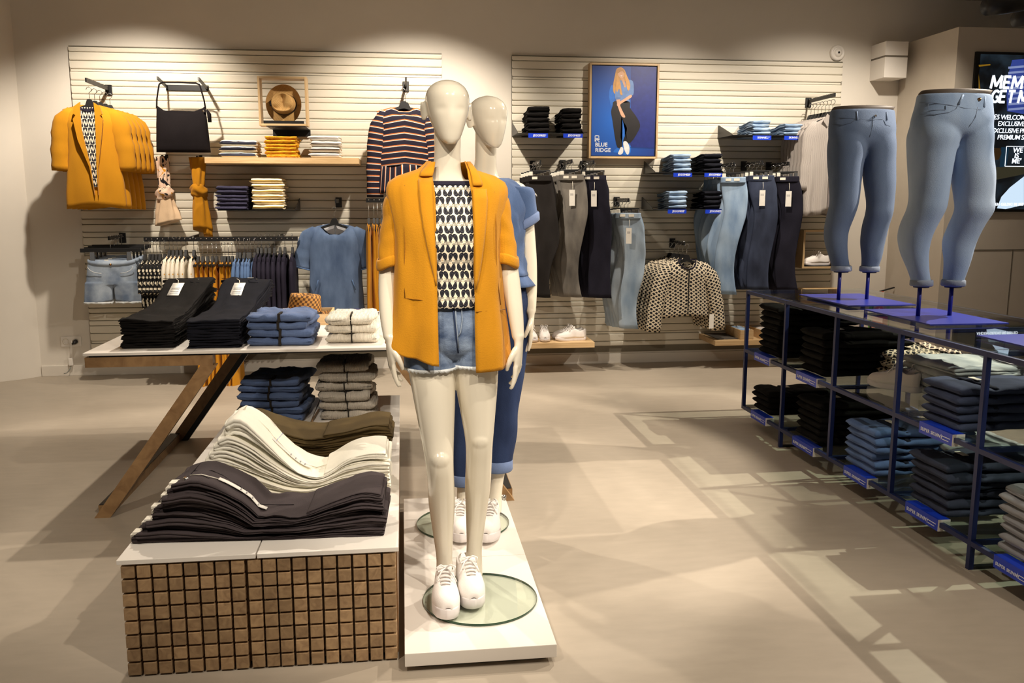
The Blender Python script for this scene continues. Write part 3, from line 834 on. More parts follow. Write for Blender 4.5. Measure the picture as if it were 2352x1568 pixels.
def printed(name, kind, cu=(0.047, 0.040), dark=(34, 34, 42), light=(236, 226, 204), acc=(214, 160, 70), rot=0.0):
    """woven or printed patterns laid on the cloth's own surface coordinates"""
    if name in _M: return _M[name]
    m, nt, b = new_mat(name)
    b.inputs['Roughness'].default_value = 0.8; b.inputs['Specular IOR Level'].default_value = 0.2
    uv = node(nt, 'ShaderNodeUVMap')
    mp = node(nt, 'ShaderNodeMapping'); mp.inputs['Scale'].default_value = (1 / cu[0], 1 / cu[1], 1); mp.inputs['Rotation'].default_value = (0, 0, rot)
    link(nt, uv.outputs[0], mp.inputs[0])
    sp = node(nt, 'ShaderNodeSeparateXYZ'); link(nt, mp.outputs[0], sp.inputs[0])
    def mth(op, a, bb=None, c=None):
        n = node(nt, 'ShaderNodeMath', operation=op)
        for i, v in enumerate((a, bb, c)):
            if v is None: continue
            if isinstance(v, (int, float)): n.inputs[i].default_value = v
            else: link(nt, v, n.inputs[i])
        return n.outputs[0]
    U, V = sp.outputs[0], sp.outputs[1]
    def mix(fac, a, bb):
        n = node(nt, 'ShaderNodeMix', data_type='RGBA')
        link(nt, fac, n.inputs[0])
        for i, v in ((6, a), (7, bb)):
            if isinstance(v, tuple): n.inputs[i].default_value = v
            else: link(nt, v, n.inputs[i])
        return n.outputs[2]
    L_, K_, A_ = lin(light), lin(dark), lin(acc)
    if kind == 'paisley':
        row = mth('FLOOR', V)
        odd = mth('FLOORED_MODULO', row, 2.0)
        u = mth('FRACT', mth('MULTIPLY_ADD', odd, 0.25, U)); v0 = mth('FRACT', V)
        v = mth('ADD', mth('MULTIPLY', v0, mth('SUBTRACT', 1.0, odd)), mth('MULTIPLY', mth('SUBTRACT', 1.0, v0), odd))   # every other row stands on its head
        x = mth('ABSOLUTE', mth('SUBTRACT', u, 0.5))            # mirrored halves 0..0.5
        def ellip(cx, cy, rx, ry):
            xs_ = mth('MULTIPLY_ADD', mth('SUBTRACT', v, cy), -0.16, mth('SUBTRACT', x, cx))           # leaning drop
            rx_ = mth('MULTIPLY', mth('MULTIPLY_ADD', mth('SUBTRACT', v, cy), -0.9, 1.0), rx)          # fat below, thin above
            return mth('ADD', mth('POWER', mth('ABSOLUTE', mth('DIVIDE', xs_, rx_)), 2.0), mth('POWER', mth('ABSOLUTE', mth('DIVIDE', mth('SUBTRACT', v, cy), ry)), 2.0))
        body = mth('LESS_THAN', ellip(0.235, 0.42, 0.20, 0.42), 1.0)
        ringo = mth('LESS_THAN', ellip(0.25, 0.42, 0.13, 0.26), 1.0)
        ringi = mth('LESS_THAN', ellip(0.25, 0.43, 0.10, 0.21), 1.0)
        fan = mth('MULTIPLY', mth('LESS_THAN', ellip(0.30, 0.90, 0.19, 0.15), 1.0), mth('GREATER_THAN', mth('SINE', mth('MULTIPLY', x, 95.0)), -0.3))
        dot = mth('LESS_THAN', mth('ADD', mth('ABSOLUTE', mth('MULTIPLY', mth('SUBTRACT', x, 0.0), 1.0)), mth('ABSOLUTE', mth('SUBTRACT', v, 0.84))), 0.05)
        c = mix(body, L_, K_)
        c = mix(mth('SUBTRACT', ringo, ringi), c, lin((74, 74, 80)))
        c = mix(fan, c, K_); c = mix(dot, c, A_)
    elif kind == 'lattice':
        a = mth('ADD', U, V); d = mth('SUBTRACT', U, V)
        wob = mth('MULTIPLY', mth('SINE', mth('MULTIPLY', V, PI * 2)), 0.06)
        fa = mth('ABSOLUTE', mth('SUBTRACT', mth('FRACT', mth('ADD', a, wob)), 0.5)); fd = mth('ABSOLUTE', mth('SUBTRACT', mth('FRACT', mth('SUBTRACT', d, wob)), 0.5))
        lines = mth('GREATER_THAN', mth('MAXIMUM', fa, fd), 0.32)
        c = mix(lines, K_, L_)
    elif kind == 'stripe':
        f = mth('FRACT', V)
        c = mix(mth('LESS_THAN', f, 0.17), K_, A_)
        c = mix(mth('LESS_THAN', mth('ABSOLUTE', mth('SUBTRACT', f, 0.21)), 0.05), c, L_)
    elif kind == 'vstripe':
        f = mth('FRACT', U)
        c = mix(mth('LESS_THAN', f, 0.14), K_, A_)
        c = mix(mth('LESS_THAN', mth('ABSOLUTE', mth('SUBTRACT', f, 0.17)), 0.05), c, L_)
    elif kind == 'thin':
        f = mth('FRACT', V)
        c = mix(mth('LESS_THAN', f, 0.18), L_, K_)
    elif kind == 'dots':
        vo = node(nt, 'ShaderNodeTexVoronoi'); vo.inputs['Scale'].default_value = 1.0; link(nt, mp.outputs[0], vo.inputs['Vector'])
        c = mix(mth('LESS_THAN', vo.outputs['Distance'], 0.17), L_, A_)
    elif kind == 'fleck':
        vo = node(nt, 'ShaderNodeTexVoronoi'); vo.inputs['Scale'].default_value = 1.0; link(nt, mp.outputs[0], vo.inputs['Vector'])
        c = mix(mth('LESS_THAN', vo.outputs['Distance'], 0.42), K_, L_)
    elif kind == 'scarf':
        nzn = node(nt, 'ShaderNodeTexNoise'); nzn.inputs['Scale'].default_value = 1.0; nzn.inputs['Distortion'].default_value = 1.5; link(nt, mp.outputs[0], nzn.inputs['Vector'])
        c = mix(mth('GREATER_THAN', nzn.outputs[0], 0.52), L_, K_)
        c = mix(mth('LESS_THAN', nzn.outputs[0], 0.38), c, A_)
    link(nt, c, b.inputs['Base Color'])
    _M[name] = m
    return m
M_paisley = printed('paisley_print', 'paisley', (0.034, 0.030))
M_paisley_s = printed('paisley_small', 'paisley', (0.034, 0.030))
M_lattice = printed('lattice_tweed', 'lattice', (0.044, 0.030), dark=(22, 22, 28), light=(206, 192, 168))
M_stripe = printed('navy_orange_stripe', 'stripe', (0.05, 0.046), dark=(36, 32, 46), light=(232, 218, 206), acc=(206, 116, 62))
M_vstripe = printed('navy_orange_upright_stripe', 'vstripe', (0.042, 0.05), dark=(36, 32, 46), light=(232, 218, 206), acc=(206, 116, 62))
M_ystripe = printed('breton_stripe', 'thin', (0.05, 0.05), dark=(56, 58, 74), light=(236, 230, 214))
M_gstripe = printed('grey_pinstripe', 'thin', (0.02, 0.016), dark=(150, 142, 136), light=(240, 236, 228))
M_cstripe = printed('cream_ochre_stripe', 'thin', (0.02, 0.020), dark=(214, 176, 96), light=(244, 232, 204))
M_dots = printed('white_dotted', 'dots', (0.05, 0.05), light=(226, 218, 202), acc=(208, 156, 72))
M_fleck = printed('black_white_fleck', 'fleck', (0.020, 0.026), dark=(28, 28, 30), light=(222, 212, 190))
M_ylw = printed('yellow_orange_print', 'scarf', (0.05, 0.05), light=(216, 158, 34), dark=(196, 126, 30), acc=(226, 176, 40))
M_scarf = printed('pink_black_scarf', 'scarf', (0.07, 0.09), light=(226, 196, 172), dark=(32, 30, 34), acc=(202, 140, 36))
M_pale = fabric('pale_pink_crinkle', (222, 192, 158), var=0.08, bump=0.5, bscale=240)

# ---------------------------------------------------------------- mustard blazers on the upper arm
pa = W(250, 204, 0.03)
peg_arm('black steel display arm holding the mustard blazers', pa, 0.50, 6)
def blazer_front(t, inner=True):
    if inner:
        v, f = poly_vf([(-0.054, -0.040), (0.048, -0.040), (0.052, -0.20), (0.046, -0.42), (0.034, -0.60), (0.006, -0.60), (-0.016, -0.42), (-0.045, -0.20)], -0.082, -0.076)
        me = mesh('inner_top', v, f, M_paisley_s, smooth=False, uvs=[(p[0], p[2]) for p in v]); link_mesh('inner_top', me, t)
        v, f = poly_vf([(-0.052, -0.030), (-0.03, -0.052), (0.03, -0.052), (0.047, -0.030), (0.047, -0.058), (0.0, -0.072), (-0.052, -0.058)], -0.086, -0.076)
        link_mesh('neck_binding', mesh('neck_binding', v, f, M_navy, smooth=False), t)
    for s in (-1, 1):
        pts = [(s * 0.045, -0.005), (s * 0.086, -0.035), (s * 0.098, -0.085), (s * 0.080, -0.098), (s * 0.100, -0.125), (s * 0.078, -0.27), (s * 0.030 + 0.016, -0.46), (s * 0.012 + 0.020, -0.66), (s * 0.020 + 0.014, -0.45), (s * 0.046, -0.20), (s * 0.048, -0.07)]
        if s < 0: pts = list(reversed(pts))
        v, f = poly_vf(pts, -0.094, -0.074)
        link_mesh('lapel', mesh('lapel', v, f, M_must, smooth=False), t)
BL = dict(sw=0.185, L=0.735, hw=0.205, d=0.058, nw=0.06, sd=0.05, neck=0.10, fold=0.012, nf=3, seed=1.2, mid=0.165)
BS = dict(r0=0.078, r1=0.062, length=0.44, out=0.16, flat=0.55, bend=0.02)
for k in range(5):
    y = 6.80 + 0.075 * k
    p = AY(206, 236, 6.80)
    lab = 'foremost mustard blazer on the upper arm, over a black and white printed top' if k == 0 else ['', 'mustard blazer directly behind the foremost one on the upper arm', 'third mustard blazer from the front on the upper arm', 'fourth mustard blazer from the front on the upper arm', 'rearmost mustard blazer on the upper arm, against the slatted wall'][k]
    t = hung_top('blazer', 'hanging_blazer', lab, 'blazer', (p.x + 0.012 * k, y, p.z - 0.002 * k), 0.10 + 0.03 * k, M_must, 'mustard blazers on the upper arm', BL, BS, hs=0.15, hook=0.09)
    if k == 0: blazer_front(t)

# ---------------------------------------------------------------- black shoulder bag
def bag():
    p = AY(416, 246, 7.02)
    t = thing('shoulder_bag', 'black suede shoulder bag hanging beside the mustard blazers', 'bag', (p.x, p.y, p.z))
    rings = []
    for i in range(13):
        q = i / 12
        hw = lerp(0.178, 0.200, q); d = 0.012 + 0.030 * math.sin(min(1, q * 1.15) * PI * 0.8)
        if i == 12: d *= 0.5
        rings.append([Vector((hw * sup(math.cos(a), 0.55), d * sup(math.sin(a), 0.7) + 0.004 * nz(3 * math.cos(a), q * 4), -0.335 * q - (1 - q) ** 2 * 0.045 * (1 - (math.cos(a)) ** 2) + (1 - q) * 0.012 * abs(math.cos(a)))) for a in [2 * PI * k / 36 for k in range(36)]])
    loft('bag_body', rings, M_bag, t)
    for s in (-1, 1):
        tube('strap', [(s * 0.178, 0, -0.01), (s * 0.172, -0.005, 0.05), (s * 0.158, -0.01, 0.115), (s * 0.146, -0.01, 0.165)], 0.006, M_bag, t, n=8)
    tube('strap_loop', [(-0.146, -0.01, 0.165), (-0.12, -0.01, 0.178), (0, -0.01, 0.180), (0.12, -0.01, 0.176), (0.146, -0.01, 0.165)], 0.006, M_bag, t, n=8)
    tube('tassel', [(0.19, -0.01, -0.02), (0.205, -0.015, -0.05), (0.207, -0.015, -0.11)], [0.008, 0.016, 0.014], M_bag, t, n=8)
    tube('rivet', [(0.168, -0.03, -0.028), (0.168, -0.034, -0.028)], 0.008, M_chrome, t, n=12)
    h = thing('bag_hook', 'black two-armed wall hook carrying the shoulder bag', 'hook', (p.x, D - 0.03, p.z + 0.17))
    box('back_bar', (-0.16, -0.012, -0.022), (0.16, 0.0, 0.022), M_black, h, bev=0.002)
    for s in (-1, 1): bar('prong', (s * 0.148, -0.005, 0.0), (s * 0.148, -0.285, 0.035), 0.012, 0.022, M_black, h)
bag()

# ---------------------------------------------------------------- knotted scarves
def scarf(px, py, label, m_top, m_knot, m_tail, L, kz, wtop, wtail, seed, tails=1):
    p = AY(px, py, 7.14)
    t = thing('scarf', label, 'scarf', (p.x, p.y, p.z))
    def lobe(nm, z0, z1, w0, w1, d, m, x0=0.0, x1=0.0, pw=1.0, cut=0.0):
        rings = []
        for i in range(17):
            q = i / 16; hw = lerp(w0, w1, q ** pw)
            ring = []
            for k in range(36):
                a = 2 * PI * k / 36
                rr = 1 + 0.14 * math.sin(6 * a + seed + q * 2.0) + 0.08 * nz(math.cos(a) * 3, q * 4, seed)
                ring.append(Vector((lerp(x0, x1, q) + hw * math.cos(a) * rr, d * math.sin(a) * rr * (1 + 0.3 * q), lerp(z0, z1, q) + cut * q * math.cos(a * 1 + seed) * 0.5)))
            rings.append(ring)
        return loft(nm, rings, m, t)
    lobe('loop', 0.03, -kz + 0.02, wtop, 0.042, 0.035, m_top)
    # the knot: a fat wrapped ring
    kr = []
    for i in range(19):
        ph = PI * (0.03 + 0.94 * i / 18)
        kr.append([Vector(((0.066 * math.sin(ph) ** 0.8) * math.cos(a) * (1 + 0.13 * math.sin(4 * a + 5 * ph + seed) + 0.10 * nz(2 * math.cos(a), ph * 2, seed)), -0.010 + 0.052 * math.sin(ph) ** 0.8 * math.sin(a) * (1 + 0.15 * math.sin(3 * a - 4 * ph)), -kz - 0.018 + 0.056 * math.cos(ph) + 0.014 * math.cos(a + seed))) for a in [2 * PI * k / 30 for k in range(30)]])
    loft('knot', kr, m_knot, t)
    lobe('tail', -kz - 0.03, -L, 0.04, wtail, 0.035, m_tail, 0.0, 0.012, 0.7, 0.05)
    if tails > 1: lobe('tail', -kz - 0.03, -L - 0.05, 0.030, 0.035, 0.022, m_tail, 0.01, 0.05, 0.7, 0.04)
    h = thing('scarf_hook', 'small black wall hook behind the ' + label.split(' hanging')[0], 'hook', (p.x, D - 0.03, p.z + 0.02))
    bar('prong', (0, 0, 0), (0, -0.14, 0.012), 0.012, 0.014, M_black, h)
    box('plate', (-0.012, -0.006, -0.03), (0.012, 0, 0.03), M_black, h)
scarf(374, 368, 'knotted pink, black and ochre patterned scarf hanging under the bag', M_scarf, M_scarf, M_pale, 0.48, 0.235, 0.045, 0.095, 0.4)
scarf(454, 370, 'knotted plain mustard scarf hanging at the end of the oak shelf', M_mustd, M_mustd, M_mustd, 0.53, 0.215, 0.060, 0.075, 1.9, 2)

# ---------------------------------------------------------------- straw hats
def straw(name, rgb, dark, sc_=180.0):
    m, nt, b = new_mat(name)
    b.inputs['Roughness'].default_value = 0.75
    uv = node(nt, 'ShaderNodeUVMap')
    br = node(nt, 'ShaderNodeTexChecker'); br.inputs['Scale'].default_value = sc_
    br.inputs['Color1'].default_value = lin(rgb); br.inputs['Color2'].default_value = lin(dark)
    link(nt, uv.outputs[0], br.inputs['Vector']); link(nt, br.outputs[0], b.inputs['Base Color'])
    bp = node(nt, 'ShaderNodeBump'); bp.inputs['Strength'].default_value = 0.6; bp.inputs['Distance'].default_value = 0.003
    link(nt, br.outputs['Fac'], bp.inputs['Height']); link(nt, bp.outputs[0], b.inputs['Normal'])
    return m
M_straw = straw('pale_straw', (214, 172, 108), (186, 142, 82))
M_straw2 = straw('brown_straw', (186, 132, 62), (92, 58, 22), 75.0)
M_ribbon = plain('hat_ribbon', (24, 22, 28), 0.6)
def hat_vf(rb=(0.150, 0.135), rc=(0.094, 0.080), hc=0.115):
    """brim and pinched crown as one skin; local z up, front towards -y"""
    rings = []
    n = 48
    def ring(ax, ay, zf): return [Vector((ax * math.cos(a), ay * math.sin(a), zf(a))) for a in [2 * PI * k / n for k in range(n)]]
    brim = lambda q: (lambda a: 0.022 * q * q * (math.cos(a) ** 2) * 1.3 - 0.012 * q * (math.sin(a) < 0) * abs(math.sin(a)))
    for q in (1.0, 0.98, 0.75, 0.5, 0.25, 0.0):
        rings.append(ring(lerp(rc[0], rb[0], q), lerp(rc[1], rb[1], q), brim(q)))
    for q in (0.1, 0.3, 0.5, 0.7, 0.85, 0.95):
        k = 1 - 0.16 * q
        rings.append(ring(rc[0] * k, rc[1] * k, lambda a, q=q: hc * q))
    for q in (1.0, 0.92, 0.75, 0.5, 0.25, 0.02):
        def zf(a, q=q):
            x, y = q * math.cos(a), q * math.sin(a)
            dent = 0.040 * math.exp(-(x / 0.28) ** 2) * (0.75 + 0.25 * y) * (1 - q ** 6) + 0.018 * math.exp(-((y + 0.7) / 0.3) ** 2) * abs(x) * 1.6
            return hc * (1.0 + 0.06 * (1 - q)) - dent
        k = 0.80 * q
        rings.append(ring(rc[0] * k, rc[1] * k, zf))
    return rings_vf(rings, cap=False)
hat_body = None
def hat(label, loc, rot, m, **kw):
    t = thing('straw_hat', label, 'hat', loc)
    t.rotation_euler = rot
    o = link_mesh('straw_body', uvmesh('straw_body', hat_vf(**kw), m), t); solid(o, 0.003)
    rg = [[Vector((a1 * math.cos(a), b1 * math.sin(a), z)) for a in [2 * PI * k / 40 for k in range(40)]] for a1, b1, z in ((0.0955, 0.0815, 0.002), (0.0965, 0.0825, 0.004), (0.0925, 0.0785, 0.026), (0.0915, 0.0775, 0.028))]
    loft('ribbon', rg, M_ribbon, t, cap=False)
    box('ribbon_bow', (-0.104, -0.014, 0.002), (-0.092, 0.022, 0.028), M_ribbon, t, bev=0.004)
    return t
def hat_frame():
    a, b = AY(597, 181, 6.92), AY(701, 283, 6.92)
    cx, cz = (a.x + b.x) / 2, (a.z + b.z) / 2
    h = 0.181
    t = thing('hat_display_box', 'square pale oak open box around the straw hat on the wall', 'display box', (cx, 6.92, cz - h))
    for nm, p, q in (('side', (-h, 0, 0), (-h + 0.016, 0.12, 2 * h)), ('side', (h - 0.016, 0, 0), (h, 0.12, 2 * h)), ('top', (-h + 0.016, 0, 2 * h - 0.016), (h - 0.016, 0.12, 2 * h)), ('bottom', (-h + 0.016, 0, 0), (h - 0.016, 0.12, 0.016))):
        box(nm, p, q, M_oak if nm in ('top', 'bottom') else M_oakz, t, bev=0.0015)
    s = thing('shelf', 'small black metal shelf under the framed straw hat', 'shelf', (cx + 0.02, 6.98, cz - h - 0.035))
    box('plate', (-0.145, -0.09, 0.027), (0.145, 0.28, 0.031), M_black, s)
    box('lip', (-0.145, 0.255, -0.02), (0.145, 0.28, 0.03), M_black, s)
    k = thing('hat_rest', 'black angled ledge inside the oak frame holding the straw hat', 'ledge', (cx, 6.94, cz - h + 0.017))
    box('plate', (-0.15, 0, 0), (0.15, 0.10, 0.004), M_black, k)
    box('lip', (-0.15, -0.002, 0), (0.15, 0.002, 0.022), M_black, k)
    hat('pale straw hat with black band standing inside the oak frame', (cx - 0.005, 7.03, cz - 0.012), (PI / 2 - 0.05, 0.0, 0.0), M_straw, rb=(0.132, 0.150), rc=(0.0925, 0.0795))
hat_frame()

# ---------------------------------------------------------------- oak shelf and folded tops
def oak_shelf(name, label, a, b, t=0.045):
    o = box(name, (a[0], a[1], a[2] - t), (b[0], b[1], a[2]), M_oak, None, bev=0.002)
    return tag(o, label, 'shelf')
oak_shelf('shelf', 'long pale oak wall shelf carrying the three stacks of folded tops', (-1.462, 6.89, 1.720), (-0.318, 7.262, 1.720))
def var(name, m, n=3, **kw):
    return [strip_mesh(name, m, seed=1.7 * i + hash_(name), **kw) for i in range(n)]
def hash_(s): return sum(ord(c) for c in s) % 17 * 0.37
def at_front(px, py, y): return AY(px, py, y)
R90 = PI / 2
v = var('folded_breton', M_ystripe, L=0.26, wd=0.27, t=0.043, amp=0.006)
p = AY(547, 361, 6.93); stack(3, (p.x, 6.93, 1.720), R90, 0.043, v, 'folded_sweater', 'three white tops with navy stripes', 'on the oak shelf', 'sweater')
v = var('folded_yellow', M_ylw, L=0.25, wd=0.235, t=0.027, amp=0.004)
p = AY(646, 361, 6.93); stack(6, (p.x, 6.93, 1.720), R90, 0.027, v, 'folded_tshirt', 'six yellow patterned tops', 'on the oak shelf', 'top')
v = var('folded_pinstripe', M_gstripe, L=0.25, wd=0.23, t=0.043, amp=0.004)
p = AY(746, 361, 6.93); stack(4, (p.x, 6.93, 1.720), R90, 0.043, v, 'folded_tshirt', 'four white pinstriped tops', 'on the oak shelf', 'top')
def metal_shelf(label, x0, x1, z, front, lip=0.0, back=0.05):
    t = thing('shelf', label, 'shelf', ((x0 + x1) / 2, D - 0.03, z))
    w2 = (x1 - x0) / 2
    box('plate', (-w2, -front + 0.03, -0.004), (w2, 0, 0.0), M_black, t)
    for s in (-1, 1):
        v, f = poly_vf([(0, 0), (front - 0.04, 0), (front - 0.04, 0.006), (0.02, back), (0, back)], -0.002, 0.002)
        # side cheek: outline runs along depth
        vs = [(s * (w2 - 0.002) + y, -x, z_) for x, y, z_ in v]
        link_mesh('cheek', mesh('cheek', vs, f if s > 0 else [tuple(reversed(g)) for g in f], M_black, smooth=False), t)
    return t
a, b = AY(500, 482, 6.93), AY(679, 482, 6.93)
zs = (a.z + b.z) / 2
metal_shelf('thin black metal shelf below the oak shelf, with navy and cream knits', a.x, b.x, zs, 0.36, back=0.09)
v = var('folded_navy', M_navyk, L=0.25, wd=0.235, t=0.030, amp=0.005)
p = AY(533, 481, 6.95); stack(6, (p.x, 6.95, zs), R90, 0.030, v, 'folded_sweater', 'six navy knits', 'on the black metal shelf', 'sweater')
v = var('folded_cream', M_cstripe, L=0.26, wd=0.235, t=0.040, amp=0.004)
p = AY(617, 481, 6.95); stack(6, (p.x, 6.95, zs), R90, 0.040, v, 'folded_sweater', 'six cream knits', 'on the black metal shelf', 'sweater')

# ---------------------------------------------------------------- striped blouse
pa = W(932, 196, 0.03)
peg_arm('black display arm holding the striped blouse', pa, 0.36, 6)
p = AY(927, 240, 6.95)
for k in range(2):
    t = hung_top('blouse', 'hanging_blouse', ['navy blouse with orange and white stripes hanging behind the front mannequin', 'second striped navy blouse, mostly hidden behind the first one'][k], 'blouse', (p.x + 0.015 * k, 6.95 + 0.07 * k, p.z), 0.05, M_stripe, 'striped blouses on the wall',
        dict(sw=0.205, L=0.46, hw=0.215, d=0.055, nw=0.085, sd=0.055, neck=0.055, fold=0.006, seed=2.0, mid=0.180),
        dict(r0=0.070, r1=0.052, length=0.66, out=0.10, flat=0.6, bend=0.02, fwd=0.02), hook=0.11)
    if k == 0:
        rg = []
        for i in range(9):
            q = i / 8
            rg.append([Vector((lerp(0.213, 0.235, q) * sup(math.cos(a), 0.85), (lerp(0.056, 0.075, q)) * sup(math.sin(a), 0.7) + 0.012 * q * math.sin(9 * a), -0.455 - 0.20 * q - 0.02 * abs(math.cos(a)))) for a in [2 * PI * j / 60 for j in range(60)]])
        pv_, pf_, _ = rings_vf(rg, cap=False)
        o = link_mesh('peplum', mesh('peplum', pv_, pf_, M_vstripe, uvs=[(0.021 * (j % 60), 0.0) for j in range(len(pv_))]), t); solid(o)

# ---------------------------------------------------------------- denim shorts on the lower arm
def shorts_vf(w0=0.165, w1=0.20, L=0.32, d=0.030, crotch=0.20, seed=0.0, spread=0.012):
    """hung or worn shorts: waist at z=0, two legs; front at -y"""
    n = 32; rings = []
    rows = [0, 0.012, 0.04, 0.08, 0.12, 0.16, crotch - 0.012]
    for s in rows:
        q = s / crotch
        a_ = lerp(w0, w1 * 0.97, q ** 0.8)
        rings.append([Vector((a_ * sup(math.cos(a), 0.8), d * (1 + 0.25 * q) * sup(math.sin(a), 0.7) + 0.004 * nz(math.cos(a) * 4, s * 20, seed), -s - (0.018 * (1 - q) * (1 - math.cos(a) ** 2) if math.sin(a) < 0 else 0))) for a in [2 * PI * k / n for k in range(n)]])
    parts = [rings_vf(rings)[:2]]
    for sg in (-1, 1):
        r2 = []
        for i in range(6):
            q = i / 5; s = lerp(crotch - 0.03, L, q)
            cx = sg * (w1 * 0.5 + spread * q); hw = w1 * 0.5 * (1 + 0.03 * q)
            r2.append([Vector((cx + hw * sup(math.cos(a), 0.75), d * 1.25 * sup(math.sin(a), 0.7) + 0.006 * math.sin(5 * a + seed) * q, -s - 0.012 * q * sg * math.cos(a))) for a in [2 * PI * k / 24 for k in range(24)]])
        parts.append(rings_vf(r2)[:2])
    return parts
shorts_me = None
pa = W(282, 543, 0.03)
peg_arm('black display arm holding the washed denim shorts', pa, 0.34, 6)
M_fray = fabric('frayed_hem', (222, 226, 228), var=0.05, bump=0.8, bscale=200)
def fray_vf(cx, hw, d, z, n=44, seed=0):
    ring0 = [Vector((cx + hw * sup(math.cos(a), 0.75), d * sup(math.sin(a), 0.7), z)) for a in [2 * PI * k / n for k in range(n)]]
    ring1 = [v + Vector((0, 0, -0.010 - 0.010 * random.random())) for v in ring0]
    return rings_vf([ring0, ring1], cap=False)
for k in range(4):
    p = AY(256, 596, 6.88)
    t = thing('denim_shorts', ['foremost washed denim shorts with frayed hems on the lower arm', 'second washed denim shorts from the front on the lower arm', 'third washed denim shorts from the front on the lower arm', 'rearmost denim shorts on the lower arm'][k], 'shorts', (p.x + 0.004 * k, 6.88 + 0.075 * k, p.z + 0.006 * k), 0.06, 'denim shorts on the lower arm')
    shorts_me = shorts_me or fuse('denim', shorts_vf(), 0.0045, M_wash, 16)
    o = link_mesh('denim', shorts_me, t)
    for sg in (-1, 1):
        fv = fray_vf(sg * (0.10 + 0.012), 0.103, 0.039, -0.316)
        solid(link_mesh('frayed_hem', mesh('frayed_hem', fv[0], fv[1], M_fray), t), 0.002)
        tube('pocket_seam', [(sg * (0.06 + 0.10 * math.cos(a)), -0.0405 - 0.003, -0.045 - 0.055 * math.sin(a)) for a in [PI * 0.02 + PI * 0.46 * j / 8 for j in range(9)]], 0.0022, M_fray, t, n=5)
    rg = [[Vector((0.168 * sup(math.cos(a), 0.8), 0.032 * sup(math.sin(a), 0.7), z - (0.018 * (1 - math.cos(a) ** 2) if math.sin(a) < 0 else 0))) for a in [2 * PI * j / 32 for j in range(32)]] for z in (0.002, -0.032)]
    solid(loft('waistband', rg, M_wash, t, cap=False), 0.004)
    tube('button', [(0, -0.036, -0.035), (0, -0.040, -0.035)], 0.009, plain('brass', (150, 112, 70), 0.3, metal=1), t, n=12)
    box('size_label', (-0.05, -0.006, -0.03), (-0.02, -0.004, 0.0), M_label, t)
    h = box('hanger', (-0.215, -0.008, 0.055), (0.215, 0.008, 0.085), M_black, t, bev=0.003)
    for sg in (-1, 1): link_mesh('clip', mesh('clip', *box_vf((sg * 0.13 - 0.018, -0.016, -0.02), (sg * 0.13 + 0.018, 0.016, 0.06), 0.003), M_chrome, smooth=False), h)
    tube('hook', [(0, 0, 0.085), (0, 0, 0.13), (0.01, 0, 0.15), (0.018, 0, 0.145)], 0.0022, M_chrome, h, n=6)

# ---------------------------------------------------------------- long rail with clothes hung sideways
def cross_rail(label, px0, px1, py, y, support):
    a, b = AY(px0, py, y), AY(px1, py, y)
    z = (a.z + b.z) / 2
    t = thing('clothes_rail', label, 'rail', (a.x, y, z))
    box('bar', (0, -0.006, -0.016), (b.x - a.x, 0.006, 0.016), M_black, t, bev=0.001)
    for k in range(int((b.x - a.x) / 0.04)):
        v, f = tube_vf([(0.02 + 0.04 * k, -0.010, 0.004), (0.02 + 0.04 * k, -0.004, 0.004)], 0.005, 8); link_mesh('peg', mesh('peg', v, f, M_chrome), t)
    for q in support:
        x = (b.x - a.x) * q
        bar('bracket', (x, 0.004, 0), (x, D - 0.03 - y, 0.012), 0.014, 0.03, M_black, t)
    return t, z
RY = 6.90
rail, rz = cross_rail('long black rail with the printed, mustard, denim and navy clothes', 330, 684, 549, RY, (0.28, 0.86))
SIDE = PI / 2
def row(pxs, key, name, what, cat, m, tops, sleeves, dzv=0.0, tilt=0.0, where='on the long black rail', hs=0.17, rzv=None, ry=RY, py=549):
    n = len(pxs)
    for i, px in enumerate(pxs):
        q = AY(px, py, ry)
        pos = 'first' if i == 0 else ('last' if i == n - 1 else NTH[i])
        lab = '%s %s %s, counted from the column end' % (pos, what, where)
        t = hung_top(key + str(i % 2), name, lab, cat, (q.x, ry, (rzv or rz) - 0.135 + dzv), SIDE + tilt + random.uniform(-0.03, 0.05), m, what + 's ' + where, dict(tops, seed=(i % 2) * 1.7 + 0.3), sleeves, hook=0.13, hs=hs)
        v, f = tube_vf([(-0.004, 0, 0), (0.004, 0, 0)], 0.004, 8)
row([331, 343, 350, 358.5, 366, 377], 'fleck', 'hanging_dress', 'black and white flecked dress', 'dress', M_fleck, dict(sw=0.175, L=0.60, hw=0.175, d=0.016, sd=0.05, fold=0.008, nf=6, mid=0.15), dict(r0=0.05, r1=0.045, length=0.22, out=0.10, flat=0.35))
row([388, 397, 406, 415, 426, 444], 'dots', 'hanging_shirt', 'white ochre-dotted blouse', 'blouse', M_dots, dict(sw=0.185, L=0.66, hw=0.19, d=0.016, sd=0.045, fold=0.006, nf=5, mid=0.17), dict(r0=0.055, r1=0.045, length=0.50, out=0.05, flat=0.35), dzv=0.03)
row([453, 464, 475, 486.5, 495.5, 508, 515, 523, 531.5], 'jump', 'hanging_jumpsuit', 'long mustard jumpsuit', 'jumpsuit', M_mustd, dict(sw=0.13, L=1.20, hw=0.22, d=0.020, sd=0.02, nw=0.10, neck=0.12, fold=0.022, nf=4, mid=0.135, hemwave=0.012), None, dzv=-0.02, hs=0.15)
row([544, 550, 560, 568.5, 574, 584], 'chamb', 'hanging_shirt', 'blue chambray shirt', 'shirt', M_denims, dict(sw=0.185, L=0.68, hw=0.20, d=0.016, sd=0.05, fold=0.006, nf=5, mid=0.17), dict(r0=0.055, r1=0.045, length=0.52, out=0.05, flat=0.35), dzv=0.01)
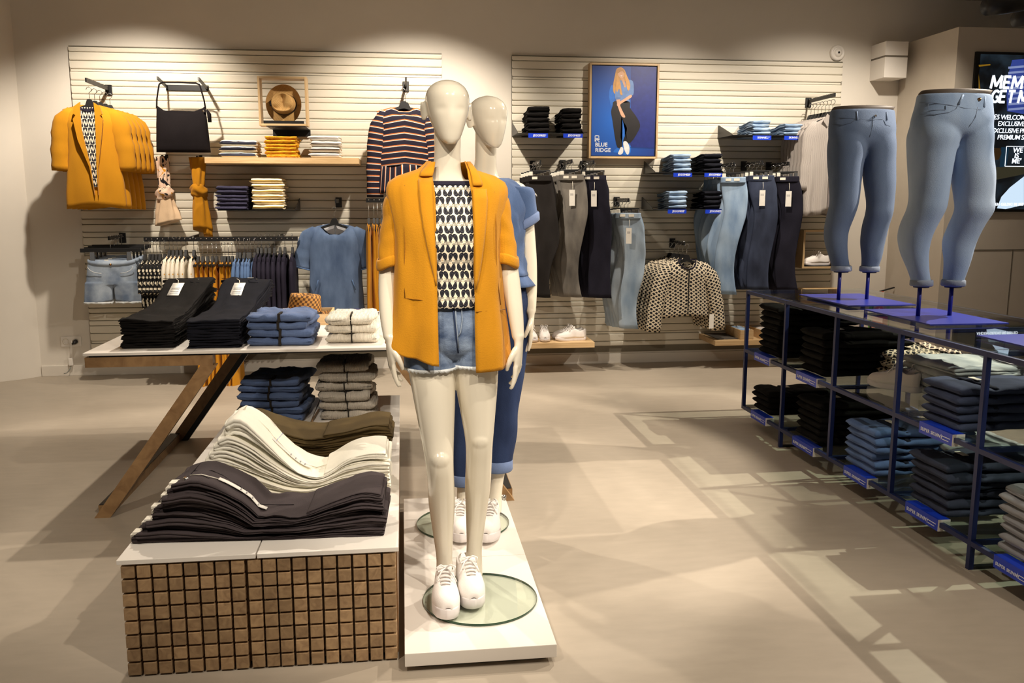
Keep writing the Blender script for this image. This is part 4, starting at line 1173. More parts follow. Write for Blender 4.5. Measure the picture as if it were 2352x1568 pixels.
row([592, 600, 610, 618.6, 630, 642.5, 653.7, 671], 'navy', 'hanging_jacket', 'dark navy jacket', 'jacket', M_navy, dict(sw=0.19, L=0.66, hw=0.205, d=0.020, sd=0.05, fold=0.006, nf=4, mid=0.18), dict(r0=0.062, r1=0.055, length=0.56, out=0.05, flat=0.36), dzv=0.045)

# ---------------------------------------------------------------- denim dress facing out
pa = W(778, 462, 0.03)
peg_arm('chrome tipped hook arm holding the denim dress', pa, 0.33, 2)
p = AY(768, 508, 6.93)
t = hung_top('ddress', 'hanging_dress', 'blue denim dress with elbow sleeves hanging above the table', 'dress', (p.x, 6.93, p.z), -0.04, M_denim, None,
    dict(sw=0.200, L=0.86, hw=0.220, d=0.065, nw=0.112, sd=0.060, neck=0.105, back=0.010, fold=0.012, nf=3, seed=0.7, mid=0.195),
    dict(r0=0.066, r1=0.064, length=0.315, out=0.30, flat=0.6, bend=0.012), hook=0.09, hs=0.17)
v, f = poly_vf([(-0.095, -0.025), (0.095, -0.025), (0.085, -0.06), (0.05, -0.095), (0.0, -0.105), (-0.05, -0.095), (-0.085, -0.06)], 0.030, 0.034)
link_mesh('lining', mesh('lining', v, f, plain('pale_lining', (214, 212, 214), 0.8), smooth=False), t)
box('zip', (-0.003, 0.027, -0.10), (0.003, 0.031, -0.03), M_chrome, t)
for s in (-1, 1):
    tube('pocket_edge', [(s * 0.13, -0.069, -0.45), (s * 0.155, -0.066, -0.53)], 0.004, M_denims, t, n=6)
    sp = (s * (0.200 - 0.030 + 0.30 * 0.305), 0, -0.055 * 0.9 - 0.007 - 0.302)
    tube('sleeve_hem', [Vector(sp) + Vector((0.066 * math.cos(a), 0.041 * math.sin(a), -s * 0.02 * math.cos(a) * -1)) for a in [2 * PI * k / 16 for k in range(16)]], 0.005, M_denims, t, n=6, closed=True)

# ---------------------------------------------------------------- short mustard row beside the mannequin
rail2, rz2 = cross_rail('short black rail with mustard skirts behind the front mannequin', 841, 905, 460, 6.90, (0.8,))
for i, px in enumerate([846, 858, 866, 876, 888]):
    q = AY(px, 460, 6.90)
    hung_top('mskirt' + str(i % 2), 'hanging_tunic', '%s mustard tunic on the short rail, counted from the denim dress' % NTH[i], 'top', (q.x, 6.90, rz2 - 0.16), SIDE + random.uniform(-0.04, 0.04), M_mustd, 'mustard tunics on the short rail', dict(sw=0.17, L=0.69, hw=0.19, d=0.022, sd=0.05, fold=0.014, nf=5, seed=i % 2 + 0.5, mid=0.16, hemwave=0.01), None, hook=0.15, hs=0.16)
# ================================================================ right-hand slatted panel: jeans
M_sign = plain('blue_sign', (24, 60, 196), 0.35, var=0.02)
M_ltden = fabric('light_denim', (120, 148, 184), var=0.12, bump=0.3, bscale=300, wear=(160, 182, 206))
M_dkden = fabric('dark_denim', (44, 50, 68), var=0.2, bump=0.3, bscale=300, wear=(62, 70, 92))
M_vdk = fabric('raw_denim', (32, 31, 42), var=0.2, bump=0.3, bscale=300)
M_greyd = fabric('grey_denim', (92, 88, 84), var=0.18, bump=0.3, bscale=300, wear=(128, 122, 114))
M_char = fabric('charcoal_denim', (40, 37, 36), var=0.2, bump=0.3, bscale=300)
M_ltwash = fabric('pale_wash_denim', (116, 140, 166), var=0.2, bump=0.3, bscale=300, wear=(176, 190, 204), scale=5)
M_greysh = printed('grey_shirt_stripe', 'vstripe', (0.016, 0.05), dark=(178, 170, 164), light=(206, 198, 190), acc=(132, 124, 124))
M_ink = plain('white_print', (235, 238, 245), 0.5)

def shelf_sign(px, py, y, txt, n):
    p = AY(px, py, y)
    t = thing('shelf_sign', 'blue %s label %s' % (txt.lower(), n), 'sign', (p.x, y, p.z))
    box('strip', (-0.078, -0.003, -0.018), (0.078, 0.0, 0.018), M_sign, t)
    lettering(txt, 0.022, M_ink, (-0.040, -0.0035, -0.007), t, bold=0.0004)
    box('divider', (0.026, -0.0036, -0.010), (0.0272, -0.003, 0.010), M_ink, t)
    for k in range(2): box('small_print', (0.031, -0.0036, 0.003 - 0.010 * k), (0.066 - 0.012 * k, -0.003, 0.006 - 0.010 * k), M_ink, t)
def jean_fold(m, L=0.34, wd=0.15, t=0.037, n=3, nm='folded_jeans'):
    return [strip_mesh(nm, m, L=L, wd=wd, t=t, seed=2.3 * i + 0.9, amp=0.006, zf=lambda q, i=i: 0.030 * max(0, q - 0.35) * (1 if i else 0.6) * -1 + 0.0, tf=lambda q: 1.0 - 0.35 * max(0, min(1, (q - 0.3) / 0.3))) for i in range(n)]
SY = 6.93
def jean_shelf(shelf_label, pxl, pyl, pxr, pyf, stacks, txt, what):
    a = W(pxl, pyl, 0.03); z = AY(pxr, pyf, SY).z; b = AY(pxr, pyf, SY)
    metal_shelf(shelf_label, a.x, b.x, z, 0.37, back=0.10)
    for (px, n, t, m, wd, desc, signpx) in stacks:
        p = AY(px, pyf, SY + 0.01)
        stack(n, (p.x, SY + 0.012, z), R90, t, jean_fold(m, wd=wd, t=t), 'folded_jeans', desc, what, 'jeans', jit=0.004, rotj=0.04)
        shelf_sign(signpx, pyf + 5, SY - 0.006, txt, 'under %s' % (desc + ' ' + what))
jean_shelf('black metal shelf beside the poster, two stacks of black jeans', 1176, 318, 1341, 306, [(1237, 5, 0.041, M_blk, 0.17, 'five black jeans at the panel edge', 1236), (1313, 5, 0.039, M_blk, 0.155, 'five black jeans next to the poster', 1316)], 'JEGGINGS', 'on the high shelf')
jean_shelf('black metal shelf under the poster corner with light and black jeans', 1478, 403, 1662, 396, [(1566, 4, 0.037, M_ltden, 0.145, 'four light blue jeans', 1568), (1637, 4, 0.038, M_blkn, 0.15, 'four black jeans', 1639)], 'JEGGINGS', 'on the middle shelf')
jean_shelf('lowest black metal shelf with light and black jeans', 1473, 487, 1663, 480, [(1556, 4, 0.037, M_ltden, 0.150, 'four light blue jeans', 1555), (1637, 4, 0.037, M_blkn, 0.150, 'four black jeans', 1641)], 'JEGGINGS', 'on the lowest shelf')
jean_shelf('high black metal shelf next to the grey shirts, two light jeans stacks', 1648, 318, 1846, 311, [(1749, 4, 0.030, M_ltden, 0.145, 'four light blue jeans', 1750), (1822, 3, 0.032, M_ltden, 0.150, 'three light blue jeans', 1822)], 'SKINNY', 'by the grey shirts')

# ---------------------------------------------------------------- poster
def poster():
    x0, x1, z0, z1, yf = 1.545, 2.128, 1.745, 2.508, 7.19
    t = thing('poster', 'oak framed blue poster of a long haired woman in black trousers', 'poster', ((x0 + x1) / 2, yf, z0))
    w2, h = (x1 - x0) / 2, z1 - z0
    fr = 0.016
    for nm, a, b in (('frame_side', (-w2, 0, 0), (-w2 + fr, 0.075, h)), ('frame_side', (w2 - fr, 0, 0), (w2, 0.075, h)), ('frame_rail', (-w2 + fr, 0, 0), (w2 - fr, 0.075, fr)), ('frame_rail', (-w2 + fr, 0, h - fr), (w2 - fr, 0.075, h))):
        box(nm, a, b, M_oakz if 'side' in nm else M_oak, t, bev=0.001)
    box('shadow_gap', (-w2 + fr, 0.02, fr), (w2 - fr, 0.07, h - fr), M_black, t)
    m, nt, b = new_mat('blue_print')
    tc = node(nt, 'ShaderNodeTexCoord'); sp = node(nt, 'ShaderNodeSeparateXYZ'); link(nt, tc.outputs['Object'], sp.inputs[0])
    gr = node(nt, 'ShaderNodeTexGradient', gradient_type='SPHERICAL'); mp = node(nt, 'ShaderNodeMapping')
    mp.inputs['Location'].default_value = (0.18, 0, -0.55); mp.inputs['Scale'].default_value = (2.0, 1, 1.7)
    link(nt, tc.outputs['Object'], mp.inputs[0]); link(nt, mp.outputs[0], gr.inputs[0])
    rp = node(nt, 'ShaderNodeValToRGB'); rp.color_ramp.elements[0].color = lin((38, 50, 118)); rp.color_ramp.elements[1].color = lin((36, 104, 202))
    link(nt, gr.outputs['Fac'], rp.inputs[0]); link(nt, rp.outputs[0], b.inputs['Base Color']); b.inputs['Roughness'].default_value = 0.35
    pw, ph = w2 - fr - 0.006, h / 2 - fr - 0.006
    link_mesh('print', mesh('print', *box_vf((-pw, 0.014, fr + 0.006), (pw, 0.021, h - fr - 0.006)), m, smooth=False), t)
    def uvp(pts):
        out = []
        for X, Y in pts:
            v = (Y - 180) / 1045; u = (X - (960 - 30 * v)) / (750 - 14 * v)
            out.append((-pw + 2 * pw * u, h - fr - 0.006 - 2 * ph * v))
        return out
    lay = [0]
    def shape(nm, pts, rgb, k, sm=True):
        q = uvp(pts)
        if sm:
            n = len(q); o = []
            for i in range(n):
                p0, p1, p2, p3 = q[i - 1], q[i], q[(i + 1) % n], q[(i + 2) % n]
                for s in (0, 0.33, 0.67):
                    o.append(tuple(0.5 * (2 * b_ + (c_ - a_) * s + (2 * a_ - 5 * b_ + 4 * c_ - d_) * s * s + (3 * b_ - a_ - 3 * c_ + d_) * s ** 3) for a_, b_, c_, d_ in zip(p0, p1, p2, p3)))
            q = o
        y = 0.0138 - 0.0004 * k
        area = sum(a[0] * b[1] - b[0] * a[1] for a, b in zip(q, q[1:] + q[:1]))
        if area < 0: q = list(reversed(q))
        vs = [(a, y, b) for a, b in q]
        bm = bmesh.new(); vv = [bm.verts.new(p) for p in vs]; f = bm.faces.new(vv); bmesh.ops.triangulate(bm, faces=[f])
        me = bpy.data.meshes.new(nm); bm.to_mesh(me); bm.free(); me.materials.append(plain('print_' + nm, rgb, 0.4, var=0.12, scale=30))
        link_mesh(nm, me, t)
    shape('backdrop_panel', [(1408, 185), (1708, 190), (1670, 1125), (1378, 1120)], (34, 46, 120), 0, False)
    shape('backdrop_edge', [(1378, 1125), (1668, 1127), (1664, 1134), (1378, 1130)], (18, 26, 76), 1, False)
    shape('cast_glow', [(1295, 790), (1340, 860), (1385, 860), (1390, 560), (1397, 560), (1392, 900), (1355, 1060), (1300, 1075), (1275, 1010), (1285, 900)], (40, 110, 205), 1, False)
    shape('cast_glow', [(1180, 400), (1150, 480), (1150, 560), (1175, 640), (1215, 560), (1220, 450)], (44, 104, 196), 1)
    shape('cast_glow', [(1250, 1125), (1200, 1160), (1190, 1185), (1240, 1190), (1370, 1215), (1385, 1090)], (70, 150, 225), 1)
    shape('hair', [(1280, 195), (1240, 215), (1222, 280), (1200, 380), (1195, 455), (1212, 500), (1240, 485), (1270, 470), (1300, 505), (1330, 470), (1378, 470), (1400, 420), (1392, 360), (1360, 290), (1335, 225), (1305, 198)], (196, 146, 86), 2)
    shape('trousers', [(1212, 585), (1380, 588), (1390, 660), (1460, 760), (1505, 855), (1478, 940), (1388, 1070), (1305, 1058), (1330, 980), (1350, 900), (1310, 820), (1287, 770), (1282, 900), (1274, 1000), (1292, 1115), (1236, 1125), (1205, 980), (1185, 820), (1170, 710), (1188, 640)], (30, 27, 30), 3)
    shape('shirt', [(1240, 400), (1262, 352), (1300, 345), (1340, 360), (1385, 335), (1425, 350), (1438, 410), (1432, 505), (1400, 520), (1378, 545), (1384, 592), (1270, 600), (1225, 575), (1218, 500)], (104, 136, 190), 3)
    shape('skin', [(1290, 330), (1320, 330), (1345, 400), (1330, 425), (1305, 360)], (206, 156, 122), 4)
    shape('face', [(1258, 240), (1300, 225), (1325, 250), (1324, 290), (1304, 322), (1276, 312), (1256, 280)], (214, 164, 130), 4)
    shape('fringe', [(1240, 250), (1255, 215), (1290, 205), (1322, 220), (1332, 262), (1312, 240), (1280, 246), (1258, 262)], (186, 134, 78), 5)
    shape('hair_lock', [(1250, 260), (1238, 330), (1226, 420), (1240, 480), (1268, 440), (1275, 500), (1304, 512), (1290, 440), (1282, 370), (1262, 320)], (206, 152, 86), 5)
    shape('hair_lock', [(1322, 250), (1335, 320), (1350, 400), (1368, 462), (1390, 440), (1394, 380), (1362, 300)], (200, 148, 84), 5)
    shape('smile', [(1282, 290), (1306, 286), (1296, 298)], (240, 226, 216), 5)
    shape('forearm', [(1412, 515), (1392, 512), (1300, 572), (1248, 600), (1238, 632), (1258, 648), (1292, 610), (1400, 546)], (214, 166, 136), 5)
    shape('forearm', [(1236, 558), (1274, 556), (1272, 625), (1302, 700), (1330, 755), (1325, 775), (1290, 760), (1262, 690), (1240, 615)], (216, 168, 138), 4)
    shape('cuff', [(1222, 545), (1278, 540), (1276, 562), (1226, 566)], (88, 118, 172), 5)
    shape('shoe', [(1306, 1062), (1345, 1058), (1376, 1120), (1368, 1198), (1342, 1206), (1312, 1140)], (230, 230, 232), 4)
    shape('shoe', [(1276, 1122), (1302, 1132), (1300, 1185), (1272, 1212), (1240, 1200), (1262, 1150)], (232, 232, 234), 5)
    K = 2 * ph / 1045
    def put(s, X, Y, size, **kw):
        (u, z), = uvp([(X, Y)])
        lettering(s, size * K * 1.38, M_ink, (u, 0.0126, z), t, **kw)
    put('BLUE', 977, 1117, 46, bold=0.0012, spacing=1.08)
    put('RIDGE', 977, 1180, 46, bold=0.0012, spacing=1.08)
    # the double-letter emblem above the words
    (u, z), = uvp([(977, 1060)])
    s = K
    segs = [((0, 0), (0, 68)), ((0, 68), (46, 68)), ((46, 68), (46, 38)), ((0, 38), (50, 38)), ((10, 24), (46, 24)), ((10, 0), (10, 24)), ((50, 38), (50, 20)), ((26, 20), (52, 0))]
    parts = []
    for (ax, az), (bx, bz) in segs: parts.append(bar_vf((u + ax * s, 0.0128, z + az * s), (u + bx * s, 0.0128, z + bz * s), 0.0012, 9 * s, upv=(0, 1, 0.001)) if False else bar_vf((u + ax * s, 0.0128, z + az * s), (u + bx * s, 0.0128, z + bz * s), 8 * s, 0.0012, upv=(0, 1, 0)))
    v, f = join_vf(*parts); link_mesh('emblem', mesh('emblem', v, f, M_ink, smooth=False), t)
poster()

# ---------------------------------------------------------------- hanging jeans
def jeans_arm(px, py, wx, wy, n, m, desc, pv0, seed, tags=(0,), step=0.062, lbl=1, y0=6.88, yaw=0.0, dx=-0.014, out=0.40):
    pw = W(px, py, 0.03)
    p = AY(wx, wy, y0)
    arm = peg_arm('black display arm holding the ' + desc, Vector((p.x, D, p.z + 0.105)), out, n)
    for k in range(n):
        lab = 'foremost of the ' + desc if k == 0 else ('rearmost of the ' + desc if k == n - 1 else '%s from the front of the %s' % (NTH[k], desc))
        kk = k % 2
        pv = dict(pv0, lean=pv0.get('lean', 0) - 0.016 * k, wave=pv0.get('wave', 0.03) * (1 + 0.25 * kk))
        hung_jeans('%s%d' % (desc, k), lab, (p.x + dx * k, y0 + step * k, p.z - 0.004 * k), yaw + 0.07 * kk - 0.02 * k, m, desc, dict(pv, seed=seed + k * 1.3, phase=pv.get('phase', 0) + 0.45 * k), tagged=k in tags, label_n=lbl if k == 0 else 1)
jeans_arm(1230, 375, 1240, 404, 4, M_char, 'four charcoal jeans beside the rear mannequin', dict(L=0.96, w0=0.095, w1=0.085, wave=0.040, knee=0.03, lean=0.05), 0.3, tags=(1,), yaw=-0.50)
jeans_arm(1305, 375, 1312, 402, 5, M_greyd, 'five mid grey jeans under the high shelf', dict(L=0.97, w0=0.098, w1=0.074, wave=0.044, knee=0.0, lean=0.05, phase=0.6), 1.1, tags=(0,), lbl=2, yaw=-0.50)
jeans_arm(1370, 378, 1362, 404, 5, M_vdk, 'five blue-black jeans under the poster', dict(L=0.97, w0=0.104, w1=0.092, wave=0.026, lean=0.10), 2.2, tags=(0,), lbl=2, yaw=-0.50)
jeans_arm(1450, 460, 1442, 490, 5, M_ltwash, 'five pale washed jeans under the poster corner', dict(L=0.93, w0=0.104, w1=0.078, wave=0.040, knee=0.02, lean=0.06, phase=0.4), 3.1, tags=(0,), lbl=2, yaw=-0.50)
jeans_arm(1690, 380, 1684, 408, 5, M_ltden, 'five light blue jeans beside the lowest shelf', dict(L=0.95, w0=0.096, w1=0.080, wave=0.045, lean=0.0, phase=0.9), 4.2, tags=(2,), lbl=2, yaw=-0.50)
jeans_arm(1745, 380, 1748, 404, 4, M_dkden, 'four dark blue jeans between light and black ones', dict(L=0.93, w0=0.102, w1=0.088, wave=0.040, lean=0.05, phase=0.2), 5.0, tags=(0,), lbl=2, yaw=-0.50)
jeans_arm(1805, 382, 1808, 406, 4, M_vdk, 'four black jeans under the grey shirts', dict(L=0.93, w0=0.090, w1=0.082, wave=0.040, lean=0.07, phase=0.7), 6.1, tags=(0,), yaw=-0.50)

# ---------------------------------------------------------------- grey shirts and tweed jackets
pa = AY(1918, 218, 6.80)
peg_arm('black display arm holding the pale grey shirts', Vector((pa.x - 0.005, D, pa.z)), 0.47, 8)
for k in range(7):
    p = AY(1912, 262, 6.82)
    lab = ['foremost pale grey collared shirt beside the hanging jeans', 'rearmost pale grey shirt on the upper arm'][k == 6] if k in (0, 6) else '%s pale grey shirt from the front on the upper arm' % NTH[k]
    t = hung_top('gshirt%d' % (k % 2), 'hanging_shirt', lab, 'shirt', (p.x - 0.004 * k, 6.82 + 0.055 * k, p.z), -0.12, M_greysh, 'pale grey shirts on the upper arm', dict(sw=0.195, L=0.78, hw=0.21, d=0.032, nw=0.06, sd=0.07, neck=0.05, fold=0.024, nf=8, seed=k % 2 * 2 + 0.4, mid=0.175, hemwave=0.01), dict(r0=0.065, r1=0.05, length=0.55, out=0.05, flat=0.45), hook=0.10)
    if k == 0:
        for s in (-1, 1):
            pts = [(s * 0.005, -0.045), (s * 0.055, 0.0), (s * 0.085, -0.055), (s * 0.05, -0.105)]
            if s < 0: pts = list(reversed(pts))
            v, f = poly_vf(pts, -0.042, -0.034); link_mesh('collar', mesh('collar', v, f, M_greysh, smooth=False, uvs=[(q[0], q[2]) for q in v]), t)
        box('placket', (-0.012, -0.040, -0.74), (0.012, -0.034, -0.06), M_greysh, t)
pj = AY(1577, 592, 6.90)
peg_arm('black display arm holding the patterned tweed jackets', Vector((pj.x - 0.012, D, pj.z + 0.115)), 0.33, 6)
for k in range(5):
    lab = ['foremost black and cream tweed jacket hanging above the oak shelves', 'rearmost tweed jacket against the slats'][k == 4] if k in (0, 4) else '%s black and cream tweed jacket from the front' % NTH[k]
    t = hung_top('tweed%d' % (k % 2), 'hanging_jacket', lab, 'jacket', (pj.x - 0.012 * k, 6.90 + 0.075 * k, pj.z), 0.08, M_lattice, 'tweed jackets on the wall', dict(sw=0.195, L=0.47, hw=0.215, d=0.058, nw=0.075, sd=0.05, neck=0.085, back=0.0, fold=0.010, nf=3, seed=k % 2 + 0.9, mid=0.185), dict(r0=0.078, r1=0.060, length=0.555, out=0.22, flat=0.6, bend=0.025, fwd=0.03), hook=0.10, hs=0.16)
    if k == 0:
        box('zip', (-0.004, -0.066, -0.46), (0.004, -0.058, -0.09), M_black, t)
        tube('neck_binding', [(0.075 * math.cos(a), -0.030 * (math.sin(a) > 0) * math.sin(a) * 1.4 - 0.014 + 0.03 * (math.sin(a) < 0) * abs(math.sin(a)), -0.016 - 0.072 * max(0, math.sin(a))) for a in [2 * PI * j / 24 for j in range(24)]], 0.006, M_navy, t, n=6, closed=True)
        tag_card(t, (0.205, -0.075, -0.46), (0, 0, 0.2), 0.045, 0.12, False)

# ---------------------------------------------------------------- oak shelves with shoes and trays
z1 = AY(1290, 787, 6.86).z
xa, xb = AY(1196, 787, 6.86).x, AY(1366, 786, 6.86).x
oak_shelf('shelf', 'low pale oak shelf with two pairs of white sneakers', (xa, 6.86, z1), (xb, 7.262, z1), 0.044)
for i, (px, a) in enumerate([(1228, 0.10), (1253, -0.06)]):
    p = AY(px, 785, 6.89)
    shoe(None, ['white sneaker pointing into the room, next to the mannequin hand', 'white sneaker pointing into the room, beside the sideways pair'][i], (p.x, 6.89, z1), R90 + a, group='white sneakers on the low oak shelf', mirror=bool(i))
for i, (px, y, a) in enumerate([(1276, 6.96, 0.10), (1268, 7.08, -0.06)]):
    p = AY(px, 780, y)
    shoe(None, ['front white sneaker of the sideways pair on the low oak shelf', 'rear white sneaker of the sideways pair on the low oak shelf'][i], (p.x, y, z1), a, L=0.26, group='white sneakers on the low oak shelf', mirror=bool(i))
z2 = AY(1700, 781, 6.86).z
xa = W(1606, 756, 0.03).x
oak_shelf('shelf', 'low pale oak shelf with small trays under the tweed jackets', (xa, 6.86, z2), (xa + 0.66, 7.262, z2), 0.044)
o = box('shelf_mat', (xa + 0.04, 6.91, z2), (xa + 0.30, 7.24, z2 + 0.004), plain('grey_mat', (70, 64, 58), 0.8, var=0.15, scale=60)); tag(o, 'thin grey mat on the low oak shelf beside the tray', 'mat')
def oak_tray(label, x, y, z, wx, wy, h, m=None):
    t = thing('tray', label, 'tray', (x, y, z))
    m = m or M_oak
    box('bottom', (0.008, 0.008, 0), (wx - 0.008, wy - 0.008, 0.008), m, t)
    for nm, a, b in (('front', (0, 0, 0), (wx, 0.008, h)), ('back', (0, wy - 0.008, 0), (wx, wy, h)), ('side', (0, 0.008, 0), (0.008, wy - 0.008, h)), ('side', (wx - 0.008, 0.008, 0), (wx, wy - 0.008, h))): box(nm, a, b, m, t)
    return t
p = AY(1700, 779, 6.88)
oak_tray('small oak tray holding a folded light blue shirt', p.x, 6.88, z2, 0.115, 0.33, 0.08)
o = link_mesh('folded_shirt', strip_mesh('folded_shirt', M_ltden, L=0.29, wd=0.085, t=0.07, seed=3, amp=0.012, nx=12), None, (p.x + 0.0575, 6.90, z2 + 0.012), (0, 0, R90)); tag(o, 'folded light blue shirt in the small oak tray', 'shirt')
oak_tray('second oak tray behind the blue rack post', p.x + 0.19, 6.90, z2, 0.14, 0.32, 0.075)
o = link_mesh('folded_shirt', strip_mesh('folded_shirt', M_greysh, L=0.28, wd=0.11, t=0.07, seed=5, amp=0.012, nx=12), None, (p.x + 0.26, 6.92, z2 + 0.012), (0, 0, R90)); tag(o, 'folded grey patterned shirt in the second oak tray', 'shirt')
def shoe_box(px0, py0, px1, py1, label, slabel, nshoe):
    a, b = AY(px0, py0, 6.93), AY(px1, py1, 6.93)
    h = a.z - b.z; wdt = 0.33
    t = thing('oak_display_box', label, 'display box', (a.x, 6.93, b.z))
    for nm, p, q in (('side', (0, 0, 0), (0.016, 0.14, h)), ('side', (wdt - 0.016, 0, 0), (wdt, 0.14, h)), ('top', (0.016, 0, h - 0.016), (wdt - 0.016, 0.14, h)), ('bottom', (0.016, 0, 0), (wdt - 0.016, 0.14, 0.014))): box(nm, p, q, M_oakz if nm == 'side' else M_oak, t)
    s = thing('shelf', slabel, 'shelf', (a.x, 6.93, b.z + 0.014))
    box('plate', (-0.06, 0.16, 0.0), (wdt - 0.02, 0.33, 0.004), M_black, s)
    box('tongue_plate', (0.02, 0.01, 0.0), (wdt - 0.02, 0.16, 0.004), M_black, s)
    for i in range(nshoe):
        shoe(None, ['front white sneaker in the oak display box', 'rear white sneaker in the oak display box'][i], (a.x + 0.03 + 0.02 * i, 6.985 + 0.075 * i, b.z + 0.018), 0.05, group='white sneakers in the oak display box', mirror=bool(i))
shoe_box(1847, 528, 1850, 616, 'square pale oak display box with sneakers beside the leg form', 'black shelf inside the sneaker display box', 2)
shoe_box(1851, 664, 1853, 704, 'lower oak display box seen through the glass top', 'black shelf inside the lower display box', 0)

# ---------------------------------------------------------------- fire extinguisher and notice behind the rack
def extinguisher():
    p = AY(2018, 664, 7.12)
    t = thing('fire_extinguisher', 'red fire extinguisher with black lever behind the glass rack', 'extinguisher', (p.x + 0.02, 7.12, 0.0))
    rd = plain('red_enamel', (178, 26, 24), 0.3)
    prof = [(0.07, 0.0), (0.075, 0.01), (0.075, 0.40), (0.06, 0.45), (0.025, 0.475), (0.02, 0.50)]
    loft('cylinder', [ell(0, 0, z, a, a, 28) for a, z in prof], rd, t)
    h = p.z
    box('valve', (-0.02, -0.015, 0.495), (0.025, 0.015, h - 0.03), M_black, t, bev=0.003)
    bar('lever', (-0.015, 0, h - 0.022), (0.125, 0, h + 0.014), 0.018, 0.010, M_black, t)
    bar('carry_handle', (-0.015, 0, h - 0.03), (0.10, 0, h - 0.055), 0.018, 0.010, M_black, t)
    box('safety_pin', (-0.005, -0.02, h - 0.035), (0.02, 0.02, h - 0.018), plain('orange_pin', (222, 70, 20), 0.4), t)
    tube('hose', [(-0.02, 0, h - 0.05), (-0.07, -0.01, h - 0.12), (-0.085, -0.02, 0.30), (-0.078, -0.03, 0.16)], 0.009, M_black, t, n=8)
    for z in (0.25, 0.12): loft('label_band', [ell(0, 0, zz, 0.0765, 0.0765, 28) for zz in (z, z + 0.085)], plain('label_paper', (214, 150, 140), 0.6), t, cap=False)
    box('green_bracket', (-0.085, -0.02, 0.10), (-0.077, 0.02, 0.52), plain('green_bracket', (96, 176, 46), 0.5), t)
    box('green_bracket', (0.078, -0.02, 0.10), (0.086, 0.02, 0.52), plain('green_bracket', (96, 176, 46), 0.5), t)
extinguisher()

